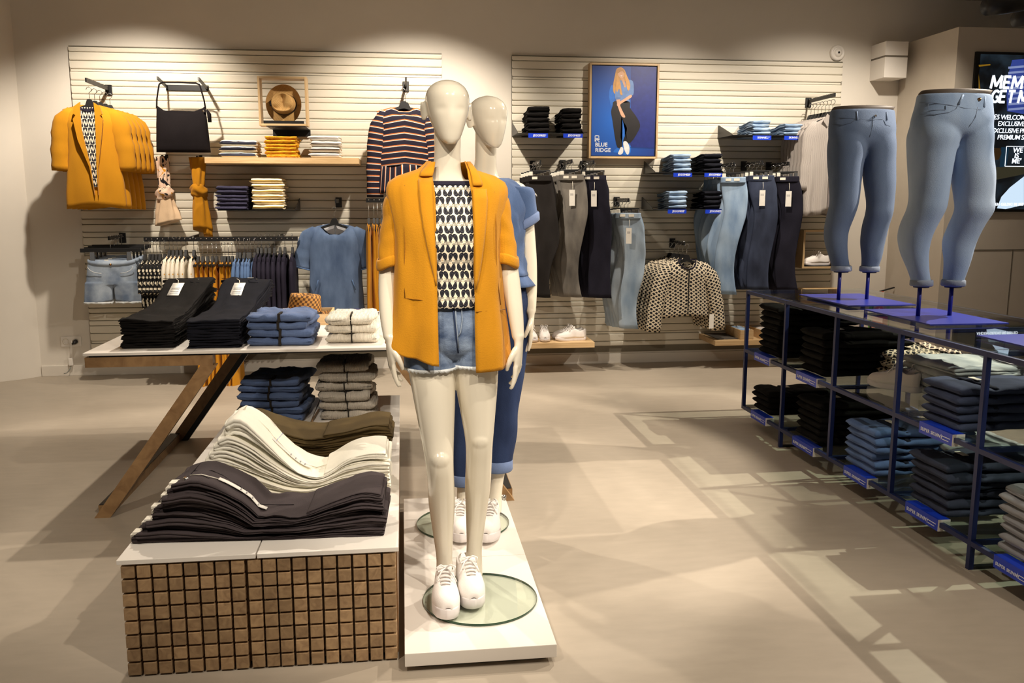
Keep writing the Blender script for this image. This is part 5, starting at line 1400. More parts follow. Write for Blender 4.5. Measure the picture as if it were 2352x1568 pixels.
# ---------------------------------------------------------------- screen in the projecting wall
def screen():
    yf = 6.5
    x0, z1, z0 = 4.437, 2.537, 1.310
    x1 = x0 + 0.70
    t = thing('display_screen', 'large lit advertising screen with white slogans at the picture edge', 'screen', ((x0 + x1) / 2, yf, z0))
    w2 = (x1 - x0) / 2; h = z1 - z0
    box('bezel', (-w2, -0.022, 0), (w2, 0, h), plain('screen_bezel', (14, 14, 15), 0.3), t, bev=0.002)
    m, nt, b = new_mat('screen_image')
    tc = node(nt, 'ShaderNodeTexCoord'); nn = node(nt, 'ShaderNodeTexNoise'); nn.inputs['Scale'].default_value = 5.0; nn.inputs['Detail'].default_value = 6
    link(nt, tc.outputs['Object'], nn.inputs['Vector'])
    rp = node(nt, 'ShaderNodeValToRGB'); e = rp.color_ramp.elements
    e[0].position = 0.45; e[0].color = (0.002, 0.003, 0.004, 1); e[1].position = 0.75; e[1].color = (0.02, 0.035, 0.05, 1)
    link(nt, nn.outputs['Fac'], rp.inputs[0]); link(nt, rp.outputs[0], b.inputs['Emission Color']); b.inputs['Emission Strength'].default_value = 1.0
    b.inputs['Base Color'].default_value = (0.01, 0.01, 0.012, 1); b.inputs['Roughness'].default_value = 0.15
    link_mesh('panel', mesh('panel', *box_vf((-w2 + 0.035, -0.026, 0.02), (w2 - 0.035, -0.022, h - 0.02)), m, smooth=False), t)
    G = glow('screen_white', (235, 244, 255), 1.6); B = glow('screen_blue', (70, 92, 190), 0.5); S = glow('screen_sky', (186, 206, 224), 1.3); Yy = glow('screen_amber', (150, 110, 20), 0.7); BR = glow('screen_brown', (66, 44, 18), 0.5); TL = glow('screen_teal', (20, 60, 84), 0.5)
    def L(px, py): q = AY(px, py, yf - 0.027); return (q.x - (x0 + x1) / 2, q.z - z0)
    def put(s, px, py, size, sh=0.0, k=0, **kw):
        u, z = L(px, py); lettering(s, size, G, (u, -0.0275 - 0.0012 * k, z), t, shear=sh, **kw)
    STROKES = {'M': [((0, 0), (0.06, 1)), ((0.06, 1), (0.42, 0.15)), ((0.42, 0.15), (0.80, 1)), ((0.80, 1), (0.84, 0))], 'E': [((0, 0), (0, 1)), ((0, 0.93), (0.50, 0.93)), ((0, 0.5), (0.45, 0.5)), ((0, 0.07), (0.50, 0.07))], 'T': [((0.30, 0), (0.30, 1)), ((0, 0.93), (0.62, 0.93))],
        'G': [((0.62, 0.80), (0.45, 0.94)), ((0.45, 0.94), (0.22, 0.90)), ((0.22, 0.90), (0.04, 0.62)), ((0.04, 0.62), (0.06, 0.30)), ((0.06, 0.30), (0.25, 0.07)), ((0.25, 0.07), (0.50, 0.08)), ((0.50, 0.08), (0.62, 0.20)), ((0.62, 0.20), (0.62, 0.48)), ((0.62, 0.46), (0.38, 0.46))]}
    def big(word, px, py, h, wd):
        u, z = L(px, py); x = u
        for ch in word:
            if ch == ' ': x += 0.3 * h; continue
            segs = []
            for (ax, az), (bx, bz) in STROKES[ch]:
                P = lambda a_, b_: (x + (a_ * wd + 0.12 * b_) * h, -0.0285, z + b_ * h)
                segs.append(bar_vf(P(ax, az), P(bx, bz), 0.20 * h, 0.0012, upv=(0, 1, 0)))
            v, f = join_vf(*segs); link_mesh('lettering', mesh('lettering', v, f, G, smooth=False), t)
            x += ((1.06 if ch == 'M' else 0.78 if ch in 'G' else 0.70)) * wd * h + 0.02 * h
    big('MEM', 2275, 203, 0.098, 1.0); big('GET M', 2275, 236, 0.098, 0.92)
    put('\u20ac5 WELCOME', 2280, 274, 0.052, 0.1, bold=0.0003, spacing=0.88); put('EXCLUSIVE P', 2291, 289, 0.052, 0.1, bold=0.0003, spacing=0.88)
    put('EXCLUSIVE PRO', 2277, 305, 0.052, 0.1, bold=0.0003, spacing=0.88); put('PREMIUM SE', 2290, 320, 0.052, 0.1, bold=0.0003, spacing=0.88)
    put('WE', 2326, 350, 0.055, 0.1, bold=0.0012); put('IS', 2329, 363, 0.055, 0.1, bold=0.0012); put("ME'", 2323, 375, 0.055, 0.1, bold=0.0012)
    put('ANDEN GELDIG BIJ BESTED', 2268, 472, 0.030, 0.0, 1, bold=0.0005)
    def quad(nm, pts, mm, k=0):
        v = [(L(*p)[0], -0.0262 - 0.0003 * k, L(*p)[1]) for p in pts]
        link_mesh(nm, mesh(nm, v, [tuple(range(len(v)))][::1], mm, smooth=False), t)
    # seated figure, chair and foreground shapes of the picture
    quad('picture_shape', [(2325, 138), (2315, 175), (2312, 215), (2313, 255), (2352, 262), (2352, 135)], B)
    for k in range(9):
        y = 150 + 12 * k
        quad('picture_shape', [(2316, y + 3), (2352, y), (2352, y + 5), (2316, y + 8)], glow('screen_stripe', (150, 165, 215), 0.7), 1)
    quad('picture_shape', [(2248, 149), (2275, 147), (2275, 150), (2249, 153)], Yy); quad('picture_shape', [(2248, 170), (2252, 205), (2248, 205)], Yy)
    quad('picture_shape', [(2270, 340), (2298, 340), (2301, 352), (2294, 366), (2272, 372)], BR); quad('picture_shape', [(2300, 338), (2318, 338), (2312, 384), (2296, 384)], TL)
    quad('picture_shape', [(2270, 385), (2352, 380), (2352, 400), (2272, 416)], glow('screen_floor', (70, 66, 48), 0.5))
    quad('picture_shape', [(2352, 405), (2320, 430), (2300, 452), (2290, 478), (2310, 480), (2352, 470)], S, 1)
    u0, za = L(2312, 336); u1, zb = L(2365, 382)
    for a, bb in (((u0, za), (u1, za)), ((u0, zb), (u1, zb)), ((u0, za), (u0, zb))):
        v, f = bar_vf((a[0], -0.028, a[1]), (bb[0], -0.028, bb[1]), 0.005, 0.001, upv=(0, 1, 0)); link_mesh('emblem_border', mesh('emblem_border', v, f, G, smooth=False), t)
screen()
# ================================================================ oak plinth with block front
M_knit = fabric('ecru_knit', (222, 214, 198), var=0.06, bump=0.7, stretch=(1, 1, 1), rib=55)
M_knitg = fabric('grey_melange_knit', (176, 168, 156), var=0.10, bump=0.7, stretch=(1, 1, 1), rib=55)
M_linen = fabric('blue_linen', (74, 93, 132), var=0.14, bump=0.6, bscale=260, wear=(92, 111, 150))
M_olive = fabric('olive_twill', (78, 64, 38), var=0.18, bump=0.4, bscale=300)
M_wht = fabric('white_denim', (246, 242, 228), var=0.03, bump=0.3, bscale=300)
M_anth = fabric('anthracite_twill', (66, 58, 60), var=0.14, bump=0.35, bscale=300)
M_rope = fabric('dark_ribbon', (44, 40, 36), var=0.1)
BX0, BX1, BY0, BY1, BZ = -0.828, -0.035, 2.490, 4.58, 0.365
def plinth():
    t = thing('plinth', 'low oak plinth with a grid of wooden blocks and white top', 'plinth', ((BX0 + BX1) / 2, BY0, 0))
    w2 = (BX1 - BX0) / 2; dep = BY1 - BY0
    box('body', (-w2, 0.03, 0.012), (w2, dep, BZ - 0.014), wood('plinth_body', (126, 92, 54), (100, 70, 40), 'X'), t)
    for i, (a, b) in enumerate(((-w2, -0.0135), (-0.0095, w2))):
        box('top_board', (a - (0.006 if i == 0 else 0), -0.004, BZ - 0.014), (b + (0.006 if i else 0), dep, BZ), M_white, t, bev=0.0015)
    pitch = 2 * w2 / 18; ph = (BZ - 0.020) / 8
    bw, bh = pitch - 0.0065, ph - 0.0065
    me = mesh('wood_block', *box_vf((0, 0, 0), (bw, 0.032, bh), 0.0022), M_block, smooth=False)
    for c in range(18):
        for r in range(8):
            x = -w2 + c * pitch + 0.003 + (0.002 if c == 9 else 0) + (0.003 if c == 8 else 0)
            o = link_mesh('wood_block', me, t, (x, random.uniform(-0.0015, 0.0), 0.006 + r * ph))
plinth()
TOPS = {}; pile_tops = {}
def pile(n, loc, rotz, L, wd, t, prof, m, name, what, where, cat, shorten=0.0, ends=None, jit=0.007, amp=0.004, band=None, nx=26, zbase=0.0, skew=0.0, fan=0.0, taglast=None, wpr=None, hem=0.0):
    """long trousers piled up; the pile's height along its length follows prof (1 = t per pair)"""
    acc = [0.0]
    for k in range(n):
        Lk = L - shorten * k
        zf = lambda q, k=k: k * t * (prof(q) - 1.0)
        me = strip_mesh(name, m, L=Lk, wd=wd, t=t, zf=zf, tf=lambda q, k=k: prof(q) * 1.02, wf=wpr, nx=nx, seed=k * 1.31 + len(what), amp=amp, groove=1.0, skew=skew + fan * k, lip=1.7, ny=16)
        o = bpy.data.objects.new(name, me); C.objects.link(o)
        j = Vector((random.uniform(-jit, jit), random.uniform(-jit, jit), 0)); j.rotate(Matrix.Rotation(rotz, 3, 'Z'))
        o.location = Vector(loc) + Vector((0, 0, k * t + zbase)) + j
        o.rotation_euler = (0, 0, rotz + random.uniform(-0.012, 0.012))
        top = n - 1 - k
        tag(o, ('topmost' if top == 0 else ORD[top]) + ' of the ' + what + ' ' + where, cat, what + ' ' + where)
        if band:
            zz = zf(0.985) + prof(0.985) * t
            v, f = band_vf(0.030, wd * 0.96, prof(0.985) * t * 0.9, k)
            b = link_mesh('waistband', mesh('waistband', v, f, m), o, (Lk - 0.006, skew * Lk, zz - prof(0.985) * t * 0.95))
            if ends and k % 1 == 0:
                yl = 0.045 + 0.035 * nz(k * 3.3); hb = prof(0.985) * t * 0.9
                link_mesh('size_label', mesh('size_label', *box_vf((-0.006, yl, hb * 0.55), (0.0185, yl + 0.034, hb * 1.12), 0.001), M_label, smooth=False), b)
    k = n - 1; Lk = L - shorten * k
    o_top = lambda x: k * t * (prof(x / Lk) - 1.0) + prof(x / Lk) * t
    TOPS[o.name] = o_top; pile_tops[what] = o
    if hem:
        k = n - 1; Lk = L - shorten * k
        topz = lambda x: k * t * (prof(x / Lk) - 1.0) + prof(x / Lk) * t
        me = strip_mesh('folded_leg', m, L=hem, wd=wd * 0.97, t=0.010, zf=lambda q: topz(q * hem + 0.01) - 0.001, nx=14, seed=3.3, amp=amp * 0.6)
        link_mesh('folded_leg', me, o, (0.006, skew * 0.1, 0.0))
    return o
def flat_tag(o, xa, xb, y, tz, w_, txt=None):
    """a hang tag lying on the cloth, following its slope"""
    rows = []
    for i in range(7):
        x = lerp(xa, xb, i / 6); rows.append([Vector((x, y + dy, tz(x) + 0.006)) for dy in (-w_ / 2, w_ / 2)])
    v, f, u = rings_vf(rows, closed=False, cap=False)
    t = solid(link_mesh('price_tag', mesh('price_tag', v, f, M_card), o), 0.001)
    if txt:
        sl = math.atan2(tz(xa) - tz(lerp(xa, xb, 0.3)), xa - lerp(xa, xb, 0.3))
        lettering(txt, 0.018, M_sign, (lerp(xa, xb, 0.08), y + 0.006, tz(lerp(xa, xb, 0.08)) + 0.0075), t, (0, -sl * 1.0 + 0.0, PI), depth=0.0003)
    for k in range(4):
        x = lerp(xa, xb, 0.45 + 0.12 * k)
        link_mesh('barcode', mesh('barcode', *box_vf((x, y - w_ * 0.35, tz(x) + 0.0066), (x - 0.004, y + w_ * 0.35, tz(x) + 0.0078)), M_tagred, smooth=False), t)
    return t
def pr(tab): return lambda q: spline(tab, q)[0]
# anthracite, white and olive trousers, folded ends towards the aisle platform
pa_ = pr([(0, 1.0), (0.10, 1.08), (0.25, 0.86), (0.40, 0.60), (0.52, 0.64), (0.60, 0.62), (0.66, 0.98), (0.78, 1.35), (0.90, 1.55), (1, 1.45)])
o = pile(10, (-0.064, 2.680, BZ), PI - 0.035, 0.755, 0.21, 0.0125, pa_, M_anth, 'folded_trousers', 'ten anthracite trousers', 'on the oak plinth', 'trousers', shorten=0.0145, ends=True, band=True, amp=0.007, hem=0.225)
tz = TOPS[o.name]
tube('button', [(0.590, 0.075, tz(0.59) - 0.004), (0.590, 0.077, tz(0.59) + 0.005)], 0.008, M_chrome, o, n=12)
flat_tag(o, 0.50, 0.36, 0.045, tz, 0.022)
tube('tag_string', [(0.585, 0.05, tz(0.585) + 0.003), (0.55, 0.055, tz(0.55) + 0.006), (0.50, 0.045, tz(0.50) + 0.004)], 0.0018, M_label, o, n=5)
pw_ = pr([(0, 1.0), (0.12, 1.02), (0.26, 0.90), (0.42, 0.55), (0.55, 0.68), (0.68, 1.15), (0.82, 1.75), (0.93, 2.05), (1, 1.95)])
o = pile(11, (-0.060, 3.085, BZ), PI - 0.01, 0.70, 0.24, 0.0125, pw_, M_wht, 'folded_jeans', 'eleven white jeans', 'on the oak plinth', 'jeans', shorten=0.0155, band=True, amp=0.009, hem=0.215)
tz = TOPS[o.name]
flat_tag(o, 0.40, 0.27, 0.04, tz, 0.024, 'CCC')
tube('button', [(0.515, 0.10, tz(0.515) - 0.006), (0.512, 0.102, tz(0.515) + 0.003)], 0.008, M_chrome, o, n=12)
def trouser_lines(o, L, tz, m, w2):
    """sewn lines on the uppermost pair: waistband, pocket, side seam"""
    def ln(nm, pts, r=0.0013):
        tube(nm, [(x, y, tz(x) + 0.0012 + 0.001 * nz(x * 40, y * 40)) for x, y in pts], r, m, o, n=5)
    ln('waistband_seam', [(L - 0.035, y_ * w2) for y_ in (-0.9, -0.5, 0.0, 0.5, 0.9)])
    ln('pocket_seam', [(L - 0.04, 0.35 * w2), (L - 0.075, 0.45 * w2), (L - 0.10, 0.65 * w2), (L - 0.105, 0.9 * w2)])
    ln('fly_seam', [(L - 0.035, -0.05 * w2), (L - 0.09, -0.08 * w2), (L - 0.125, 0.0), (L - 0.14, 0.1 * w2)])
    ln('side_seam', [(L - 0.14 - 0.05 * i, (0.1 + 0.12 * math.sin(i * 0.9)) * w2) for i in range(5)])
po_ = pr([(0, 1.0), (0.12, 1.05), (0.3, 0.85), (0.5, 0.75), (0.7, 1.0), (0.88, 1.35), (1, 1.25)])
o2 = pile(5, (-0.058, 3.545, BZ), PI - 0.015, 0.66, 0.24, 0.024, po_, M_olive, 'folded_trousers', 'five olive trousers', 'behind the white jeans', 'trousers', shorten=0.008, band=True, amp=0.009, hem=0.26)
sdk = fabric('dark_sewing', (34, 30, 32)); swt = fabric('ecru_sewing', (196, 186, 160))
trouser_lines(pile_tops['ten anthracite trousers'], 0.755 - 0.0145 * 9, TOPS[pile_tops['ten anthracite trousers'].name], sdk, 0.10)
trouser_lines(pile_tops['eleven white jeans'], 0.70 - 0.0155 * 10, TOPS[pile_tops['eleven white jeans'].name], swt, 0.115)
# blue linen shirts and melange knits at the far end of the plinth
def soft(m, L, wd, t, nm, n=3, amp=0.009): return [strip_mesh(nm, m, L=L, wd=wd, t=t, seed=3.1 * i + 0.6, amp=amp, nx=26, ny=18, lobes=1, crease=1.6) for i in range(n)]
def ribbon(o, wd, t, x, rot=0.0, last=True):
    pass
p = AZ(632, 972, BZ)
ss = stack(6, (p.x - 0.02, p.y + 0.02, BZ), R90 - 0.12, 0.034, soft(M_linen, 0.30, 0.28, 0.035, 'folded_shirt', amp=0.016), 'folded_shirt', 'six blue linen shirts', 'at the far end of the plinth', 'shirt', jit=0.012, rotj=0.05)
for s_ in ss: link_mesh('ribbon', mesh('ribbon', *box_vf((-0.002, -0.005, 0.004), (0.10, 0.005, 0.0375), 0.001), M_rope, smooth=False), s_)
p = AZ(796, 968, BZ)
ss = stack(6, (p.x, p.y + 0.01, BZ), R90, 0.046, soft(M_knitg, 0.27, 0.25, 0.047, 'folded_sweater', amp=0.010), 'folded_sweater', 'six grey knits', 'at the far end of the plinth', 'sweater', jit=0.010, rotj=0.05)
for s_ in ss: link_mesh('ribbon', mesh('ribbon', *box_vf((-0.002, -0.003, 0.004), (0.10, 0.003, 0.049), 0.001), M_rope, smooth=False), s_)
o = box('divider_strip', (-0.001, 0, 0), (0.005, 0.22, 0.012), M_oakd, None, loc=(AZ(716, 970, BZ).x, AZ(716, 970, BZ).y, BZ + 0.001), rot=(0, 0, -0.05)); tag(o, 'thin wooden strip between the linen shirts and grey knits', 'strip')

# ================================================================ white table with slanted oak legs
TX0, TX1, TY0, TY1, TZ = -1.371, 0.492, 3.870, 5.205, 0.742
def table():
    t = thing('display_table', 'white display table on slanted oak legs', 'table', ((TX0 + TX1) / 2, TY0, 0))
    cx = (TX0 + TX1) / 2; w2 = (TX1 - TX0) / 2; dep = TY1 - TY0
    box('table_top', (-w2, 0, TZ - 0.012), (w2, dep, TZ), M_white, t, bev=0.001)
    box('shadow_gap', (-w2 + 0.02, 0.015, TZ - 0.020), (w2 - 0.02, dep - 0.015, TZ - 0.012), M_black, t)
    for y in (0.006, dep - 0.056):
        for s in (-1, 1): box('apron', (s * (w2 - 0.004), y, TZ - 0.064), (s * 0.395, y + 0.05, TZ - 0.020), M_oakd, t, bev=0.001)
    for s in (-1, 1):
        for y in (0.031, dep - 0.031):
            v, f = bar_vf((s * 0.415, y, TZ - 0.064), (s * 0.905, y, 0.0), 0.05, 0.055, upv=(0, 0, 1))
            # cut the ends level
            v = [Vector(p) for p in v]
            dirv = Vector((s * 0.49, 0, -(TZ - 0.064))).normalized()
            for i in range(4): v[i] += dirv * ((v[i].z - (TZ - 0.064)) / -dirv.z)
            for i in range(4, 8): v[i] += dirv * (v[i].z / -dirv.z)
            link_mesh('leg', mesh('leg', v, f, M_oakd, smooth=False), t)
            # black steel lining on the inner face of the leg
            vi = [p + Vector((-s * 0.036, 0, 0)) for p in v]
            link_mesh('leg_lining', mesh('leg_lining', [(p.x * 1.0, p.y + (0.0004 if q % 2 else -0.0004), max(p.z, 0.0)) for q, p in enumerate(vi)], f, M_black, smooth=False), t) if y > 0.5 else None
        box('foot_bar', (s * 0.905 - 0.03, 0.056, 0), (s * 0.905 + 0.03, dep - 0.056, 0.042), M_oakd, t)
        box('foot_bar_lining', (s * 0.905 - 0.026, 0.056, 0.042), (s * 0.905 + 0.026, dep - 0.056, 0.046), M_black, t)
table()
# black and blue-black jeans: folded ends at the table edge, waists at the back
pj1 = pr([(0, 1.0), (0.15, 1.02), (0.4, 1.1), (0.6, 1.35), (0.8, 1.75), (0.93, 1.95), (1, 1.9)])
def table_pile(px, m, what, tagx):
    a = AZ(px, 801, TZ)
    o = pile(10, (a.x, a.y + 0.012, TZ), R90 + 0.02, 0.84, 0.225, 0.0125, pj1, m, 'folded_jeans', what, 'on the white table', 'jeans', shorten=0.002, band=True, amp=0.011, fan=-0.006, wpr=pr([(0, 1.0), (0.3, 0.97), (0.55, 0.86), (0.8, 0.98), (1, 1.04)]))
    tz = TOPS[o.name]
    tube('tag_string', [(0.745, 0.015 + tagx, tz(0.745) + 0.004), (0.70, -0.005 + tagx, tz(0.70) + 0.010), (0.665, -0.01 + tagx, tz(0.665) + 0.008)], 0.0018, M_label, o, n=5)
    flat_tag(o, 0.675, 0.520, -0.012 + tagx, tz, 0.056)
    for s in (-0.06, 0.02): link_mesh('size_label', mesh('size_label', *box_vf((0.800, s, tz(0.8) - 0.002), (0.812, s + 0.03, tz(0.8) + 0.005)), M_label, smooth=False), o)
    tube('button', [(0.74, -0.085, tz(0.74)), (0.74, -0.085, tz(0.74) + 0.004)], 0.005, M_chrome, o, n=10)
    tube('pocket_seam', [(0.785, -0.10, tz(0.785) + 0.001), (0.76, -0.06, tz(0.76) + 0.001), (0.73, -0.045, tz(0.73) + 0.001), (0.70, -0.055, tz(0.70) + 0.001), (0.69, -0.10, tz(0.69) + 0.001)], 0.0014, M_blkn, o, n=5)
    tube('waistband_seam', [(0.79, y_, tz(0.79) + 0.0015 + 0.002 * nz(y_ * 30)) for y_ in (-0.10, -0.05, 0.0, 0.05, 0.10)], 0.0016, M_blkn, o, n=5)
table_pile(338, M_blk, 'ten black jeans', 0.01)
table_pile(492, M_blkn, 'ten blue-black jeans', 0.0)
p = AZ(640, 796, TZ)
ss = stack(4, (p.x, p.y + 0.012, TZ), R90 - 0.05, 0.036, soft(M_linen, 0.30, 0.275, 0.037, 'folded_shirt', amp=0.016), 'folded_shirt', 'four blue linen shirts', 'on the white table', 'shirt', jit=0.008, rotj=0.04)
for s_ in ss: link_mesh('ribbon', mesh('ribbon', *box_vf((-0.002, -0.006, 0.004), (0.16, 0.006, 0.0405), 0.001), M_rope, smooth=False), s_)
p = AZ(806, 790, TZ)
ss = stack(3, (p.x, p.y + 0.012, TZ), R90 - 0.03, 0.042, soft(M_knit, 0.26, 0.225, 0.044, 'folded_sweater', amp=0.012), 'folded_sweater', 'three ecru knits', 'on the white table', 'sweater', jit=0.008, rotj=0.04)
for s_ in ss: link_mesh('ribbon', mesh('ribbon', *box_vf((-0.002, -0.003, 0.004), (0.16, 0.003, 0.047), 0.001), M_rope, smooth=False), s_)
a = AZ(634, 748, TZ); b = AZ(758, 748, TZ)
oak_tray('shallow oak tray with black lining under the woven hat', a.x, a.y, TZ, b.x - a.x, 0.30, 0.058)
o = box('felt_mat', (a.x + 0.01, a.y + 0.01, TZ + 0.009), (b.x - 0.01, a.y + 0.29, TZ + 0.013), M_black); tag(o, 'black felt lining inside the oak hat tray', 'lining')
hat('brown woven straw hat with black band in the oak tray', ((a.x + b.x) / 2 - 0.01, a.y + 0.15, TZ + 0.034), (0.0, 0.10, 0.35), M_straw2)
p = AZ(828, 726, TZ)
o = link_mesh('folded_scarf', strip_mesh('folded_scarf', fabric('violet_cotton', (66, 56, 96), var=0.1), L=0.16, wd=0.125, t=0.028, seed=4, amp=0.004, nx=10), None, (p.x, p.y, TZ), (0, 0, R90)); tag(o, 'folded violet cloth at the back of the white table', 'cloth')
o = box('brown_card', (p.x - 0.10, p.y - 0.03, TZ), (p.x + 0.10, p.y + 0.17, TZ + 0.003), plain('brown_card', (72, 60, 52), 0.6)); tag(o, 'thin brown card lying under the folded violet cloth', 'card')

# ================================================================ white platform and glass discs
def platform():
    t = thing('platform', 'low white platform carrying both mannequins', 'platform', (0.212, 2.415, 0))
    box('plinth_base', (-0.20, 0.03, 0), (0.20, 1.34, 0.018), M_black, t)
    box('top_panel', (-0.229, 0.0, 0.018), (0.229, 0.687, 0.060), M_white, t, bev=0.002)
    box('top_panel', (-0.229, 0.690, 0.018), (0.229, 1.378, 0.060), M_white, t, bev=0.002)
platform()
def glass_disc(x, y, label):
    m, nt, b = new_mat('pale_green_glass')
    out = nt.nodes['Material Output']
    tr = node(nt, 'ShaderNodeBsdfTransparent'); tr.inputs[0].default_value = (0.955, 0.985, 0.95, 1)
    gl = node(nt, 'ShaderNodeBsdfGlossy'); gl.inputs['Roughness'].default_value = 0.02
    mx = node(nt, 'ShaderNodeMixShader'); link(nt, reflect_fac(nt), mx.inputs[0]); link(nt, tr.outputs[0], mx.inputs[1]); link(nt, gl.outputs[0], mx.inputs[2])
    link(nt, mx.outputs[0], out.inputs['Surface'])
    t = thing('glass_base', label, 'glass base', (x, y, 0.0605))
    dv, df, _u = rings_vf([ell(0, 0, z, a, a, 72) for a, z in ((0.1915, 0.0), (0.1915, 0.0085))])
    link_mesh('disc', mesh('disc', dv, df, m, smooth=False), t)
    rg = [ell(0, 0, z, a, a, 72) for a, z in ((0.1917, 0.0003), (0.1925, 0.002), (0.1925, 0.007), (0.1917, 0.0087))]
    loft('polished_edge', rg, plain('green_glass_edge', (38, 70, 48), 0.1, spec=0.6, var=0.05), t, cap=False)
glass_disc(0.237, 2.745, 'round green-tinted glass base under the front mannequin')
glass_disc(0.228, 3.450, 'round green-tinted glass base under the rear mannequin')
# ================================================================ mannequins
M_skin = plain('glossy_ivory_lacquer', (226, 218, 200), 0.16, spec=0.5, coat=0.6, var=0.01)
def limb(tab, n=20, rows=28):
    """tab: (t, x, y, z, a, b) along the limb; rings stay level in z"""
    rings = []
    for i in range(rows + 1):
        x, y, z, a, b = spline(tab, i / rows)
        rings.append(ell(x, y, z, a, b, n))
    return rings_vf(rings)
def chain(pts, rad, n=10):
    """tube through a spline of points"""
    k = len(pts); tab = [(i,) + tuple(p) + (r,) for i, (p, r) in enumerate(zip(pts, rad))]
    P, R = [], []
    for i in range((k - 1) * 4 + 1):
        q = spline(tab, i / 4); P.append(q[:3]); R.append(q[3])
    return tube_vf(P, R, n)
def hand(wr, sgn, fwd=(0, -1, 0), inn=None, curl=1.0, ln=1.0):
    """a relaxed hand hanging from the wrist: palm towards the thigh, thumb forward"""
    wr = Vector(wr); f = Vector(fwd).normalized(); dn = Vector((0, 0, -1)); i_ = Vector(inn or (-sgn, 0, 0)).normalized()
    def P(d, fo, inw): return wr + dn * (d * ln) + f * fo + i_ * inw
    out = []
    rg = []
    for d, wf, wi, oi in ((-0.02, 0.019, 0.019, 0), (0.0, 0.021, 0.015, 0), (0.025, 0.028, 0.013, 0.0), (0.055, 0.034, 0.012, 0.002), (0.080, 0.034, 0.0105, 0.004), (0.090, 0.028, 0.007, 0.006)):
        c = P(d, 0, oi); rg.append([c + f * (wf * math.cos(a)) + i_ * (wi * math.sin(a)) for a in [2 * PI * k / 16 for k in range(16)]])
    out.append(rings_vf(rg)[:2])
    for k, (fo, L, cu) in enumerate(((0.026, 0.072, 0.35), (0.009, 0.080, 0.55), (-0.009, 0.074, 0.9), (-0.025, 0.058, 1.15))):
        cu *= curl
        a1, a2, a3 = cu * 0.35, cu * 0.85, cu * 1.25
        p0 = (0.076, 0.003)
        seg = (L * 0.44, L * 0.32, L * 0.24)
        pts = [P(p0[0], fo, p0[1])]
        d, w_ = p0; sp = fo
        for s_, an in zip(seg, (a1, a2, a3)):
            d += s_ * math.cos(an); w_ += s_ * math.sin(an); sp += fo * 0.06
            pts.append(P(d, sp, w_))
        out.append(chain(pts, (0.0088, 0.0082, 0.0074, 0.0055)))
    out.append(chain([P(0.022, 0.018, 0.004), P(0.045, 0.036, 0.014), P(0.068, 0.040, 0.024), P(0.090, 0.036, 0.031)], (0.012, 0.0105, 0.009, 0.0062)))
    return out
def head(cx, cy, z0, z1, yaw):
    tab = [(0.0, 0.012, 0.012, -0.060), (0.05, 0.026, 0.028, -0.050), (0.14, 0.038, 0.048, -0.036), (0.28, 0.050, 0.070, -0.020), (0.44, 0.0615, 0.083, -0.008), (0.60, 0.0685, 0.091, 0.0), (0.75, 0.0685, 0.093, 0.004), (0.87, 0.058, 0.080, 0.008), (0.95, 0.039, 0.055, 0.010), (0.99, 0.018, 0.026, 0.010), (1.0, 0.004, 0.006, 0.010)]
    rings = []
    M = Matrix.Rotation(yaw, 3, 'Z')
    for i in range(34):
        q = (i / 33) if i < 33 else 1.0
        a, b, yc = spline(tab, q)
        r = []
        for j in range(56):
            th = 2 * PI * j / 56
            x, y = a * sup(math.cos(th), 0.95), b * math.sin(th) + yc
            # brow and cheek planes, a faint nose ridge
            if math.sin(th) < 0:
                y -= 0.004 * math.exp(-((q - 0.40) / 0.12) ** 2) * math.exp(-(x / 0.014) ** 2)
                y += 0.004 * math.exp(-((q - 0.52) / 0.05) ** 2) * math.exp(-((abs(x) - 0.030) / 0.018) ** 2)
            p = M @ Vector((x, y, 0)); r.append(Vector((cx + p.x, cy + p.y, lerp(z0, z1, q))))
        rings.append(r)
    out = [rings_vf(rings)[:2]]
    for s in (-1, 1):
        c = Vector((s * 0.069, 0.012, 0)); h = z1 - z0
        ear = []
        for i in range(9):
            q = i / 8; z = lerp(z0 + 0.38 * h, z0 + 0.66 * h, q); w_ = 0.017 * math.sin(PI * lerp(0.12, 0.9, q)) ** 0.6
            cc = c + Vector((s * 0.004 * (1 + q), 0.006 * q, 0))
            ear.append([Vector((cx, cy, z)) + M @ (cc + Vector((s * 0.006 * math.cos(a) + s * 0.4 * w_ * math.sin(a), w_ * math.sin(a), 0))) for a in [2 * PI * k / 12 for k in range(12)]])
        out.append(rings_vf(ear)[:2])
    return out
def body(J):
    """one continuous figure from a table of joints"""
    parts = []
    parts += head(*J['head'])
    parts.append(limb(J['neck'], 48)); parts.append(limb(J['torso'], 56, 36))
    for k in ('legA', 'legB'): parts.append(limb(J[k], 56, 60))
    for k in ('armA', 'armB'): parts.append(chain([p[:3] for p in J[k]], [p[3] for p in J[k]], 32))
    for h in J['hands']: parts += hand(*h[0], **h[1])
    for kx, ky, kz in J.get('knees', ()):
        parts.append(chain([(kx, ky + 0.004, kz + 0.028), (kx, ky - 0.002, kz + 0.008), (kx, ky, kz - 0.012), (kx, ky + 0.006, kz - 0.030)], (0.022, 0.034, 0.032, 0.020), 24))
    return fuse('body', parts, 0.0034, M_skin, 7)

